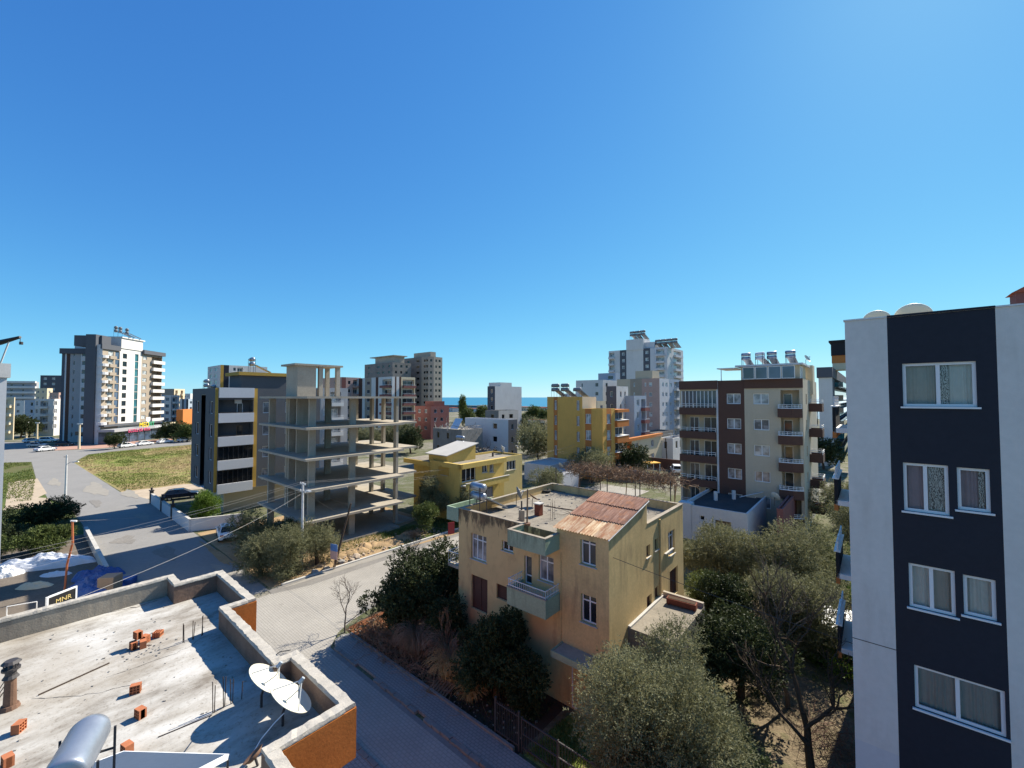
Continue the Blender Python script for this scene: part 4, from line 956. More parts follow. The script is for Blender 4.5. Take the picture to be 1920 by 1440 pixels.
# stair core and roof box
cx = -5.6; cyc = ly(SK, cx, 557, 14); cl = abs(lx(SK, cyc, 536, 14)-cx); cr = ly(SK, cx, 592, 14)-cyc
xa = cx-cl
mb = MB(); mb.box(cx-.22, cx, cyc, cyc+cr, .25, 18.45); mb.build('core_wall', 'concrete', SK.root)
mb = MB(); mb.box(xa, xa+.2, cyc, cyc+cr, .25, 18.45); mb.build('core_wall', 'concrete', SK.root)
mb = MB(); mb.box(xa+.2, cx-.22, cyc+cr-.2, cyc+cr, .25, 18.45); mb.build('core_wall', 'concrete', SK.root)
mb = MB(); mb.box(xa+.2, cx-.22, cyc, cyc+.2, 15.1, 18.45); mb.box(xa+.2, xa+.5, cyc, cyc+.2, .25, 14.88); mb.build('core_wall', 'concrete', SK.root)
for k in range(5):
    z = .25+3*k
    for half in (0, 1):
        mb = MB()
        for i in range(8):
            t0 = cyc+.5+(cr-1.2)*(i/8 if not half else 1-(i+1)/8); xx0, xx1 = (xa+.3, (xa+cx)/2-.05) if half else ((xa+cx)/2+.05, cx-.3)
            zz = z+half*1.5+i*.1875; mb.box(xx0, xx1, t0, t0+(cr-1.2)/8+.02, zz-.08, zz+.1875)
        mb.build('stair_flight', 'concrete', SK.root)
yr = ly(SK, cx, 636, 17)
mb = MB(); mb.box(xa-.5, cx+.3, cyc-.4, yr+.3, 18.45, 18.65); mb.build('roof_slab', 'concrete', SK.root)
for y in (ly(SK, cx, 602, 16), yr-.1):
    for x in (cx-.2, xa+.2): MB().box(x-.2, x+.2, y-.22, y+.22, 15.1, 18.45).build('column', 'concrete', SK.root)
# ================================================================== dark apartment block
DB = Bld('dark_apartment_block', 'charcoal apartment block with pale balconies and mustard stripes beside the concrete frame', W(-63.2, 16.2), YAW, 1, 1, 16.2, cat='apartment block', z0=3.0)
DB.Lf = abs(DB.fx('F', 360)); DB.Lr = DB.fx('R', 600)
f_ = lambda px, z=9: DB.fx('F', px, z); r_ = lambda px, z=9: DB.fx('R', px, z)
DB.strip('F', -DB.Lf, f_(376), 'charcoal'); DB.strip('F', f_(384), f_(401.5), 'charcoal'); DB.strip('F', f_(401.5), 0, 'mustard_trim')
DB.box('recess_wall', 'F', f_(376), f_(384), -.8, -.5, 3, 15.9, 'navy')
ub0, ub1 = r_(407.5), r_(474.5)
DB.strip('R', 0, ub0, 'mustard_trim'); DB.strip('R', ub0, ub1, 'charcoal'); DB.strip('R', ub1, r_(481.5), 'mustard_trim'); DB.strip('R', r_(481.5), DB.Lr, 'charcoal')
for k in range(4):
    z = 3+3*k
    for (xa_, xb_) in ((366, 371.5), (391.5, 397)): DB.window('F', f_(xa_), f_(xb_), z+.9, z+2.5, n=1, pane='glass_black', fr=.07, sill=None)
    DB.hole('R', ub0+.05, ub1-.05, z+.02, z+2.7, 1.5, 'charcoal')
    o = DB.box('balcony_front', 'R', ub0+.03, ub1-.03, -.12, .28, z-.25, z+.95, 'pale_grey')
    if k < 2:
        g_ = MB(); n = 7; zt = z+2.6
        for i in range(n+1):
            u = ub0+.08+(ub1-ub0-.16)*i/n; a = DB.T('R', u-.035, .08, 0); b = DB.T('R', u+.035, .13, 0); g_.box(a[0], b[0], a[1], b[1], z+.95, zt)
        a = DB.T('R', ub0+.05, .08, 0); b = DB.T('R', ub1-.05, .13, 0); g_.box(a[0], b[0], a[1], b[1], zt, zt+.07); fr_ = g_.build('glazing_frame', 'plastic_black', DB.root)
        for i in range(n):
            ua = ub0+.08+(ub1-ub0-.16)*i/n; ub = ub0+.08+(ub1-ub0-.16)*(i+1)/n
            DB.box('pane', 'R', ua+.036, ub-.036, .095, .105, z+.95, zt-.001, 'glass_black', fr_)
    else:
        mb = MB(); a = DB.T('R', ub0+.1, .1, 0); b = DB.T('R', ub1-.1, .16, 0); mb.box(a[0], b[0], a[1], b[1], z+1.02, z+1.08)
        for i in range(5): u = ub0+.12+i*(ub1-ub0-.3)/4; a = DB.T('R', u, .1, 0); b = DB.T('R', u+.04, .15, 0); mb.box(a[0], b[0], a[1], b[1], z+.95, z+1.02)
        mb.build('railing', 'metal_dark', o)
        DB.window('R', r_(450), r_(461), z+.05, z+2.2, n=1, pane='glass', depth=1.44, hole=False, sill=None, name='balcony_door', fm='wood' if k == 2 else 'white_plastic')
    for (xa_, xb_) in ((492, 505), (534, 548), (566, 580)): DB.window('R', r_(xa_), r_(xb_), z+.85, z+2.35, n=1, pane='glass_curtain', fr=.08, sill=None)
DB.box('fascia', 'R', ub0+.03, ub1-.03, .0, .28, 14.95, 16.25, 'pale_grey')
lbox(DB, 'air_conditioner', -1.45, -1.2, ub0+2.2, ub0+3.0, 14.2, 14.75, 'white_plastic')
DB.finish('charcoal', roof='roof_felt', parapet=.6, pm='charcoal', roofz=15.5)
lbox(DB, 'ground_wall', -DB.Lf+1.5, -1.4, 1.5, DB.Lr-1, 0, 2.99, 'beige_wall'); lbox(DB, 'soffit', -DB.Lf+.02, -.02, .02, DB.Lr-.02, 2.96, 3.02, 'pale_grey')
pz0, pz1 = r_(437, 16), r_(552, 16)
lbox(DB, 'roof_room', -6.5, -1.6, pz0+1.4, pz1, 15.5, 18.0, 'charcoal'); lbox(DB, 'roof_room_slab', -7.0, -1.2, pz0+1.0, pz1+.4, 18.0, 18.45, 'mustard_trim')
def on(b, x, y, z): p = b.O.xy+b.ex*x+b.ey*y; return (p.x, p.y, z)
solar_heater(on(DB, -3.6, pz0+3.6, 18.45), R(133), 'solar water heater on a tall frame above the dark apartment block', 1.15, small=True)
solar_heater(on(DB, -9.5, 1.6, 15.5), R(133), 'left water heater tank at the front roof corner of the dark apartment block', 1.1, tanks=2, small=True)
solar_heater(on(DB, -7.4, 1.9, 15.5), R(133), 'right water heater tank at the front roof corner of the dark apartment block', .95, tanks=1, small=True)
# ================================================================== generic blocks
def block(name, label, px, y, pxl, pxr, pytop, yaw=YAW, wall='white_wall', F_=None, R_=None, fstrips=(), rstrips=(), floors=None, fh=3.0, zb=1.0, wh=1.3, pane='glass', par=.5, roof='roof_felt', fm='white_plastic', cat='apartment block', n=1, fb=(), rb=(), bm='white_wall', brail=.35, bph=.55, bout=1.0, z0=0., nowin=(), sill=None, pm=None):
    """F_/R_: list of window pixel column pairs; fb/rb: balcony pixel column pairs"""
    b = Bld.at(name, label, px, y, pxl, pxr, pytop, yaw, cat=cat)
    top = b.h-par; nf = floors or max(1, int((top-.3)/fh)); base = top-nf*fh
    for face, ws, st in (('F', F_ or (), fstrips), ('R', R_ or (), rstrips)):
        for (a, c, m) in st: b.strip(face, b.fx(face, a), b.fx(face, c), m)
        for (a, c) in ws:
            for k in range(nf):
                z = base+k*fh
                if z+zb < .2: continue
                b.window(face, b.fx(face, a), b.fx(face, c), z+zb, z+zb+wh, n=n, pane=pane, sill=sill, fm=fm)
    for face, bs in (('F', fb), ('R', rb)):
        for (a, c) in bs:
            u0, u1 = sorted((b.fx(face, a), b.fx(face, c)))
            for k in range(nf):
                z = base+k*fh
                if z < .5: continue
                b.hole(face, u0+.12, u1-.12, z+.01, z+fh-.35, 1.0, wall)
                b.window(face, u0+.3, u1-.3, z+.1, z+2.2, n=2, pane=pane, depth=.93, hole=False, sill=None, name='balcony_door')
                b.balcony(face, u0, u1, z, bout, bph, bm, rail=brail, bars=False)
    b.finish(wall, roof=roof, parapet=par, pm=pm); b.base = base; b.nf = nf
    return b
# yellow two storey house
YH = Bld('lemon_house', 'mustard yellow two storey house with flat cluttered roof behind the concrete frame', W(-37.6, 34.4), YAW, 1, 1, 7.0, cat='house')
YH.Lf = abs(YH.fx('F', 806, 6)); YH.Lr = YH.fx('R', 979, 6)
rY = lambda px, z=5: YH.fx('R', px, z)
pw(YH, 'R', 866, 892, 876, 902, n=3, pane='glass_black'); pw(YH, 'R', 904, 914, 870, 886, n=2, pane='glass'); pw(YH, 'R', 918, 926, 868, 886, n=1, pane='glass_curtain'); pw(YH, 'R', 950, 967, 864, 881, n=3, pane='glass')
pw(YH, 'F', 827, 839, 874, 891, n=2, pane='glass'); pw(YH, 'R', 893, 925, 915, 935, n=3, pane='glass_blue', fm='metal_grey')
YH.strip('R', 0, rY(945), 'lemon_wall'); YH.strip('R', rY(945), rY(970), 'lemon_pale'); YH.strip('R', rY(970), YH.Lr, 'lemon_pale')
YH.finish('lemon_wall', roof='roof_felt', parapet=.25)
o = YH.box('fascia', 'R', -.25, rY(944), .003, .55, 6.45, 7.03, 'lemon_wall'); YH.box('fascia', 'F', -3.0, .55, .003, .25, 6.45, 7.02, 'lemon_wall', o)
zb_ = YH.fz('R', rY(880), 905); o = YH.box('balcony', 'R', .2, rY(943), .003, 1.0, zb_-.25, zb_-.1, 'concrete_light'); YH.box('balcony_front', 'R', .15, rY(944), .9, 1.02, zb_-.6, zb_+.15, 'lemon_wall', o); YH.box('coping', 'R', .12, rY(945), .86, 1.06, zb_+.152, zb_+.22, 'concrete_light', o)
YH.box('mustard_panel', 'F', YH.fx('F', 823), YH.fx('F', 842), .002, .05, 5.4, 6.4, 'mustard_trim')
x0, x1 = YH.fx('F', 797, 7), YH.fx('F', 832, 7)
mb = MB(); yb = 5.5; mb.faces([(x0, .6, 6.7), (x1, .6, 6.7), (x1, yb, 6.7), (x0, yb, 6.7), (x0, .6, 7.7), (x1, .6, 7.7), (x1, yb, 8.7), (x0, yb, 8.7)], [(0, 3, 2, 1), (0, 1, 5, 4), (1, 2, 6, 5), (2, 3, 7, 6), (3, 0, 4, 7), (4, 5, 6, 7)]); st = mb.build('stair_tower', 'lemon_wall', YH.root)
mb = MB(); mb.faces([(x0-.3, .2, 7.66), (x1+.3, .2, 7.66), (x1+.3, yb+.3, 8.82), (x0-.3, yb+.3, 8.82), (x0-.3, .2, 7.76), (x1+.3, .2, 7.76), (x1+.3, yb+.3, 8.92), (x0-.3, yb+.3, 8.92)], [(0, 3, 2, 1), (0, 1, 5, 4), (1, 2, 6, 5), (2, 3, 7, 6), (3, 0, 4, 7), (4, 5, 6, 7)]); mb.build('sheet_roof', 'concrete_light', st)
xp0 = YH.fx('F', 762, 6)
lbox(YH, 'porch_wall', xp0+.6, -YH.Lf-.002, .8, 5, 0, 6.2, 'lemon_wall'); lbox(YH, 'porch_slab', xp0-.4, -YH.Lf+.02, -.2, 5.4, 6.2, 6.75, 'lemon_wall'); lbox(YH, 'porch_roof', xp0-.2, -YH.Lf-.02, 0, 5.2, 6.752, 6.78, 'roof_felt')
pY = lambda px, py, z=6.75: P(px, py, z)
dish(pY(940, 851), 1.0, 70, 20, label='large pale satellite dish standing on the lemon yellow house roof', stand=.5, m='dish_white')
dish(pY(966, 846), .8, 75, 25, label='smaller satellite dish at the right corner of the lemon yellow house roof', stand=.4, m='dish_grey')
solar_heater(pY(866, 848), R(140), 'water heater with a bluish tank on the lemon yellow house roof', 1.3, small=True)
root = empty('scrap_heap', pY(897, 845), 0, 'heap of dark scrap metal and pipes on the lemon yellow house roof', 'scrap heap'); mb = MB(); rs = random.Random(8)
for _ in range(45): squiggle(mb, (rs.gauss(0, 1.3), rs.gauss(0, .6), rs.uniform(.08, .5)), 4, .45, .05, rs, .1)
mb.build('pipes', 'metal_dark', root)
for k, (px, py, lb) in enumerate(((868, 862, 'small vent stub at the front edge of the lemon yellow house roof'), (924, 856, 'small vent stub at the middle of the lemon yellow house roof'))):
    o = MB().cyl((0, 0), .14, 0, .55, 8).build('vent_pipe', 'metal_dark'); o.location = pY(px, py); tag(o, lb, 'vent')
# brown and beige block
BB = Bld.at('brown_apartment_block', 'brown and beige apartment block with corner balconies and roof heaters right of centre', 1511, 46.4, 1275, 1532, 710, cat='apartment block')
q = lambda px, z=10: BB.fx('F', px, z)
BB.strip('F', -BB.Lf, q(1344), 'beige_wall'); BB.strip('F', q(1344), q(1347.5), 'pale_grey'); BB.strip('F', q(1347.5), q(1397), 'brown_wall'); BB.strip('F', q(1397), 0, 'beige_wall')
for k, z in enumerate((1.2, 4.2, 7.2, 10.2, 13.2)):
    BB.window('F', q(1363.5), q(1390), z+1.0, z+2.25, n=2, pane='glass_curtain', fr=.08, sill=None)
    BB.window('F', q(1413.5), q(1443), z+1.0, z+2.25, n=2, pane='glass_pale' if k in (4, 2) else 'glass_curtain', fr=.08, sill=None)
    u0, u1 = -BB.Lf+.25, q(1343.5)
    BB.hole('F', u0, u1, z+.02, z+2.62, 1.6, 'beige_wall')
    for (a, c) in ((.12, .4), (.55, .95)): BB.window('F', u0+(u1-u0)*a, u0+(u1-u0)*c, z+.1, z+2.25, n=2, pane='glass', depth=1.53, hole=False, sill=None, name='balcony_door')
    o = BB.box('balcony_front', 'F', -BB.Lf-.02, u1-.02, .0, .22, z-.42, z+.5, 'brown_wall')
    mb = MB()
    for zz in (z+.72, z+.95): mb.box(u0-.2, u1-.03, -.2, -.15, zz, zz+.045)
    for i in range(6): u = u0-.18+(u1-u0+.1)*i/5; mb.box(u, u+.045, -.198, -.152, z+.5, z+.95)
    mb.build('railing', 'rail_white', o)
    if k == 4:
        n = 9
        for i in range(n):
            ua = u0+(u1-u0)*i/n; ub = u0+(u1-u0)*(i+1)/n
            fr_ = MB().box(ua, ua+.07, -.06, 0, z+.5, z+2.6).build('glazing_frame', 'white_plastic', BB.root); MB().box(ua+.075, ub-.005, -.035, -.025, z+.5, z+2.6).build('pane', 'glass', fr_)
    c0, c1 = q(1462), -.08
    BB.hole('F', c0+.15, c1-.25, z+.02, z+2.6, 1.5, 'beige_wall')
    BB.window('F', c0+.25, c0+1.1, z+.1, z+2.2, n=1, pane='glass', depth=1.43, hole=False, sill=None, name='balcony_door')
    mb = MB(); P5 = [(c0, -.003), (c0, -.75), (c1-.9, -.75), (c1, -.25), (c1, -.003)]
    mb.prism(P5, z-.16, z); o = mb.build('balcony', 'brown_wall', BB.root)
    mb = MB()
    for i in range(3):
        a, b = Vector(P5[i+1]), Vector(P5[i+2]) if i < 2 else Vector(P5[0])
        if i == 2: a, b = Vector(P5[0]), Vector(P5[1])
        mb.obox((a+b)/2, (b-a)*1.01, .1, 1.0-.002*i, z-.45)
    mb.build('balcony_front', 'brown_wall', o)
    mb = MB()
    for i in range(3):
        a, b = Vector(P5[i+1]), Vector(P5[i+2]) if i < 2 else Vector(P5[0])
        if i == 2: a, b = Vector(P5[0]), Vector(P5[1])
        for zz in (z+.6, z+.78, z+.96): mb.obox((a+b)/2, b-a, .045, .045, zz)
        for t in range(4): p = a.lerp(b, t/3); mb.box(p.x-.022, p.x+.022, p.y-.022, p.y+.022, z+.55, z+.96)
    for i in range(2):
        a, b = Vector(P5[i+1]), Vector(P5[i+2]); mb.obox((a+b)/2, (b-a)*1.02, .16, .05, z+.552)
    mb.build('railing', 'rail_white', o)
    BB.balcony('R', 5.2, 7.6, z+.3, 1.3, .75, 'brown_wall', rail=.45)
    BB.window('R', 2.6, 3.6, z+1.0, z+2.2, n=1, pane='glass', sill=None)
BB.box('top_band', 'F', -BB.Lf-.01, q(1347), .002, .2, 16.0, BB.h+.04, 'brown_wall'); BB.box('top_band', 'F', q(1397), .03, .002, .14, 16.05, BB.h+.04, 'brown_wall')
BB.finish('beige_wall', roof='roof_felt', parapet=.5, pm='brown_wall')
PZ = BB.h-.5; x0, x1 = q(1386, 18), -.35
pr = lbox(BB, 'penthouse', x0, x1, .9, 6.5, PZ, PZ+2.1, 'cream_wall')
for i in range(4):
    ua = x0+.5+(x1-x0-.7)*i/4; ub = x0+.5+(x1-x0-.7)*(i+1)/4
    fr_ = BB.window('F', ua+.04, ub-.04, PZ+.55, PZ+1.95, n=1, pane='glass_blue', depth=-.84, hole=False, sill=None)
BB.window('R', 1.2, 3.2, PZ+.5, PZ+1.95, n=2, pane='glass_pale', depth=.30, hole=False, sill=None)
lbox(BB, 'penthouse_roof', x0-.5, x1+.4, .2, 7.2, PZ+2.1, PZ+2.3, 'pale_grey'); lbox(BB, 'canopy', q(1342, 18), x0-.5, .4, 5.0, PZ+1.95, PZ+2.06, 'galv_light'); lbox(BB, 'canopy_post', q(1350, 18)-.04, q(1350, 18)+.04, .5, .58, PZ, PZ+1.95, 'rail_white'); lbox(BB, 'stair_housing', -.5, .3, 7.3, 9.5, PZ-1.2, PZ+2.4, 'cream_wall')
for i, (px, lb) in enumerate(((1391, 'leftmost solar heater on the brown block penthouse'), (1419, 'wide pale solar heater, second from left on the brown block penthouse'), (1441, 'third solar heater from left on the brown block penthouse'), (1477, 'rightmost solar heater on the brown block penthouse'))):
    solar_heater(on(BB, q(px, 19), 2.6, PZ+2.3), R(133)-(.25 if i == 1 else 0), lb, 0.85, small=True, tm='sack_white' if i == 1 else 'steel_tank')
dish(on(BB, -.1, 4.5, PZ+2.3), .9, 150, 30, label='satellite dish on the right end of the brown block penthouse', stand=.5)
# white low house with dark roof, rose block
WH = Bld('white_low_house', 'low white house with a black flat roof in front of the brown block', W(-9.5, 46.6), YAW, 1, 1, 3.6, cat='house')
WH.Lf = abs(WH.fx('F', 1278, 3)); WH.Lr = WH.fx('R', 1452, 3)
pw(WH, 'F', 1312, 1321, 967, 976, n=1, pane='glass_black', sill=None); pw(WH, 'F', 1341, 1371, 977, 1000, n=2, pane='wood', fm='wood')
WH.finish('white_wall', roof='roof_dark', parapet=.35)
lbox(WH, 'pilaster', -WH.Lf-.3, -WH.Lf+1.0, -.12, 1.0, 0, 3.75, 'white_wall')
dish(P(1452, 948, 3.3), 1.0, 65, 25, label='pale satellite dish at the corner of the white low house roof', stand=.7, m='dish_white')
for px, py, lb in ((1342, 938, 'left white vent stack on the black roof of the white low house'), (1376, 936, 'right white vent stack on the black roof of the white low house')):
    o = MB().box(-.15, .15, -.15, .15, 0, 1.0).build('vent_stack', 'white_wall'); o.location = P(px, py, 3.25); tag(o, lb, 'vent')
o = MB().box(-.4, .4, -.2, .2, 0, .7).build('air_conditioner', 'white_plastic'); o.location = P(1362, 924, 3.25); o.rotation_euler = (0, 0, YAW); tag(o, 'boxy air conditioner unit on the black roof of the white low house', 'air conditioner')
tag(MB().tube([P(1387, 932, 4.1), P(1432, 922, 4.1)], .04, 6).build('roof_pipe', 'rail_white'), 'long white pipe lying across the black roof of the white low house', 'pipe')
for px, py in ((1388, 933), (1430, 923)): pass
RB = Bld.at('rose_shed', 'rose coloured low roof box at the right end of the white low house', 1470, 41.0, 1453, 1511, 955, cat='shed'); RB.finish('rose_wall', roof='roof_dark', parapet=.3, pm='rose_wall')
# low white shop roofs beyond the lemon house
LW = block('white_shed', 'long low white shed with a bluish flat roof beyond the lemon yellow house', 1056, 66, 1018, 1085, 890, wall='pale_grey', cat='shed', par=.0, roof='grey_wall', F_=((1030, 1044),), floors=1, wh=1.6, pane='glass_blue'); lbox(LW, 'roof_edge', -LW.Lf-.15, .15, -.15, 0, LW.h-.12, LW.h+.1, 'white_wall')
LW2 = block('white_shed', 'white walled low shed just right of the lemon yellow house', 1030, 74, 983, 1078, 873, wall='white_wall', cat='shed', par=.2, roof='concrete_light')
dish(P(1050, 880, LW.h), 1.0, 60, 30, label='pale satellite dish on the bluish roof of the long white shed', stand=.4)
# yellow and orange block
YB = block('yellow_apartment_block', 'tall yellow apartment block with orange stripes and roof tanks', 1092, 80.5, 1026, 1118, 744, wall='yellow_wall', F_=((1039.5, 1044), (1081, 1086.5)), floors=4, wh=1.9, fstrips=((1026, 1038, 'yellow_wall'), (1038, 1045.5, 'orange_wall'), (1045.5, 1092, 'yellow_wall')), rstrips=((1092, 1118, 'cream_wall'),), par=.2, zb=.6, fm='white_plastic', pane='glass_curtain', n=2)
YL = block('yellow_apartment_wing', 'lower yellow wing with orange stripes and corner balconies in front of the tall yellow block', 1130, 76.0, 1092, 1153, 767, wall='yellow_wall', F_=((1098, 1108),), R_=((1138, 1145),), floors=4, wh=1.75, fstrips=((1092, 1097, 'yellow_wall'), (1097, 1109, 'orange_wall'), (1109, 1130, 'yellow_wall')), rstrips=((1130, 1137, 'yellow_wall'), (1137, 1146, 'orange_wall'), (1146, 1153, 'yellow_wall')), par=.3, zb=.6, pane='glass_pale', n=2, sill='white_plastic')
yb0 = YL.Lr; yb1 = YL.fx('R', 1175)
lbox(YL, 'balcony_wing', -5, -.6, yb0+.002, yb1-.3, 0, YL.h-.3, 'cream_wall')
for k in range(4):
    z = YL.base+k*3; o = MB().box(-3, .5, yb0+.005, yb1, z-.2, z+1.0).build('balcony_front', 'orange_wall', YL.root); MB().box(-3.05, .55, yb0+.006, yb1+.05, z+1.001, z+1.07).build('coping', 'white_plastic', o); 
    YL.window('R', yb0+.8, yb1-.9, z+1.2, z+2.6, n=2, pane='glass', depth=.5, hole=False, sill=None)
lbox(YL, 'balcony_roof', -3, .55, yb0+.005, yb1+.05, YL.h-.75, YL.h-.2, 'orange_wall')
for i, (px, lb) in enumerate(((1044, 'leftmost tank pair on the yellow block roof'), (1062, 'middle tank pair on the yellow block roof'), (1085, 'rightmost tank on the yellow block roof'))):
    p = atY(px, 85 if i else 86.5, 15); solar_heater((p.x, p.y, YB.h-.2), R(133), 'solar heater, '+lb, 1.5, small=True, tanks=1 if i == 2 else 2, tm='dish_grey')
OA = block('orange_terrace_house', 'two storey orange and cream terrace house at the foot of the yellow block', 1158, 82, 1150, 1240, 826, wall='cream_wall', floors=2, rstrips=((1158, 1184, 'orange_wall'), (1184, 1240, 'cream_wall')), R_=((1189, 1197), (1220, 1226)), wh=1.5, zb=.8, par=.5, cat='house', pm='orange_wall', pane='glass_curtain', n=2, rb=((1160, 1182),), bm='orange_wall')
lbox(OA, 'cornice', -.3, .35, -.1, OA.Lr, OA.h-.55, OA.h+.05, 'orange_wall')
# far right grey block with teal balconies
TB = block('teal_balcony_block', 'white and grey block with teal glass balconies behind the right hand wall', 1562, 92, 1536, 1625, 689, wall='white_wall', floors=6, fh=3.05, par=.8, pm='dark_grey_wall', fstrips=((1536, 1562, 'white_wall'),), rstrips=((1562, 1625, 'dark_grey_wall'),), rb=((1566, 1605),), bm='glass_teal', bout=1.6, bph=.9, brail=0, pane='glass')
lbox(TB, 'roof_band', -TB.Lf-.3, .3, -.3, TB.Lr, TB.h-2.2, TB.h+.1, 'dark_grey_wall')
p = atY(1592, 100, 20); o = empty('roof_cabin', (p.x, p.y, TB.h), YAW, 'black and orange roof cabin above the teal balcony block', 'roof cabin'); MB().box(-3, 3, -2, 4, 0, 1.6).build('wall', 'cream_wall', o); MB().box(-3.1, 3.1, -2.1, 4.1, 1.6, 3.4).build('middle_band', 'orange_wall', o); MB().box(-3.2, 3.2, -2.3, 4.2, 3.4, 6.6).build('top_band', 'black_wall', o); MB().box(-3.6, 3.6, -2.6, 4.5, 6.6, 7.0).build('roof', 'black_wall', o)
# ------------------------------------------------------------------ centre distance
block('grey_balcony_block', 'pale grey apartment block with white balconies seen through the concrete frame', 600, 84, 570, 652, 727, wall='grey_wall', R_=((606, 612),), rb=((618, 640),), floors=5, pane='glass_pale')
block('cream_ridge_block', 'white apartment block with a mustard stripe behind the dark block roof', 412, 190, 388, 500, 684, wall='white_wall', floors=10, F_=((392, 396), (401, 405)), rstrips=((412, 418, 'mustard_trim'), (418, 428, 'navy'), (428, 500, 'white_wall')), R_=((436, 441),), rb=((443, 455),), wh=1.5)
block('red_white_block', 'red and cream apartment block behind the top of the concrete frame', 640, 150, 604, 676, 707, wall='pink_wall', floors=7, rstrips=((640, 648, 'red_wall'), (648, 676, 'pink_wall')), F_=((612, 618), (626, 632)), R_=((652, 657),), rb=((661, 674),), bm='pink_wall')
block('striped_apartment_block', 'brown and white striped apartment block with pinkish balconies right of the concrete frame', 735, 140, 668, 778, 706, wall='white_wall', floors=7, fstrips=((668, 672, 'white_wall'), (672, 679, 'brown_wall'), (679, 684, 'white_wall'), (684, 696, 'taupe_wall'), (696, 704, 'white_wall'), (704, 709, 'brown_wall'), (709, 735, 'white_wall')), rstrips=((735, 740, 'white_wall'), (740, 743, 'brown_wall'), (743, 748, 'white_wall'), (748, 752, 'brown_wall'), (752, 778, 'cream_wall')), fb=((716, 734),), rb=((754, 777),), bm='rose_wall', F_=((687, 693),))
GT = block('grey_unfinished_tower', 'grey unfinished tower with dark empty windows, the taller one near the sea', 803, 215, 756, 829, 668, wall='concrete', floors=14, fh=3.1, F_=((763, 767), (780, 786), (794, 797.5), (798.5, 802)), R_=((806, 810), (816, 819), (822, 826)), pane='glass_black', fm='concrete', fstrips=((756, 776, 'concrete_dark'), (776, 790, 'concrete_dark'), (790, 803, 'concrete')), rstrips=((803, 813, 'concrete_dark'), (813, 829, 'concrete')), par=.5); lbox(GT, 'lift_house', -GT.Lf*.7, -1, 2, GT.Lr*.6, GT.h-.5, GT.h+2.6, 'concrete')
GT2 = block('grey_unfinished_tower', 'grey unfinished tower with stepped top, the shorter one behind the striped block', 735, 205, 683, 770, 679, wall='concrete_dark', floors=12, F_=((689, 693), (706, 711), (716, 720), (727, 731)), R_=((740, 744), (750, 754), (760, 764)), pane='glass_black', fm='concrete', par=.4); lbox(GT2, 'top_storey', -GT2.Lf*.7, -1, 1.5, GT2.Lr*.7, GT2.h-.4, GT2.h+3.2, 'concrete'); lbox(GT2, 'top_slab', -GT2.Lf*.85, 0, .6, GT2.Lr*.8, GT2.h+3.2, GT2.h+3.6, 'concrete')
RH = block('red_house', 'small red house with red roofs left of the sea view', 808, 150, 776, 842, 762, wall='red_wall', floors=3, fh=3, cat='house', F_=((784, 789), (796, 801)), R_=((814, 819), (826, 831)), rstrips=((808, 842, 'rose_wall'),), par=.4, roof='tile_roof'); lbox(RH, 'roof_room', -6, -1, 2, 7, RH.h-.4, RH.h+1.8, 'red_wall')
block('white_sea_block', 'tall white blank walled block with a charcoal side standing before the sea', 928, 155, 914, 978, 724, wall='white_wall', floors=6, fstrips=((914, 928, 'dark_grey_wall'),), F_=((919.5, 924),), wh=1.5, par=.6)
wb = bpy.data.objects['white_sea_block']; 
mb = MB(); mb.box(-6, -.02, 3.0, 9.5, 17.5, 20.6); mb.build('lift_house', 'white_wall', wb)
block('raw_concrete_house', 'unplastered concrete house below the white blank walled block', 935, 128, 910, 972, 770, wall='concrete_dark', floors=3, cat='house', R_=((941, 946), (955, 962)), F_=((920, 926),), pane='glass_black', fm='concrete', rstrips=((935, 972, 'concrete_light'),))
block('grey_side_house', 'white house with a slate grey end wall behind the lemon yellow house', 953, 96, 872, 970, 787, wall='pale_grey', floors=3, cat='house', F_=((924, 932),), rstrips=((953, 970, 'dark_grey_wall'),), R_=((959, 963),), pane='glass_black', par=.3)
RU = block('ruined_house', 'ruined grey masonry house with broken roof behind the lemon yellow house', 866, 92, 812, 905, 806, wall='rubble_grey', floors=2, cat='house', fstrips=((812, 866, 'concrete_dark'),), rstrips=((866, 905, 'rubble_grey'),), F_=((820, 824), (838, 842)), pane='glass_black', fm='wood', par=.2, roof='rubble_grey')
mb = MB(); rs = random.Random(4)
for _ in range(40): squiggle(mb, (rs.uniform(-RU.Lf, 0), rs.uniform(0, RU.Lr), RU.h+rs.uniform(.0, .6)), 3, .9, .1, rs, .05)
mb.build('debris', 'rubble_grey', RU.root)
mb = MB(); mb.face([(-5, 1, RU.h), (-2.5, 1, RU.h), (-3.5, 3.5, RU.h+2.2), (-6, 3.5, RU.h+2.2)]); mb.build('broken_roof_sheet', 'galv_light', RU.root)
block('tile_roof_house', 'cream house with a red tiled roof edge left of the yellow block', 1022, 108, 990, 1034, 788, wall='cream_wall', floors=3, cat='house', F_=((996, 1004),), fb=((1008, 1021),), bm='concrete_dark', par=.4, pm='tile_roof', n=2)
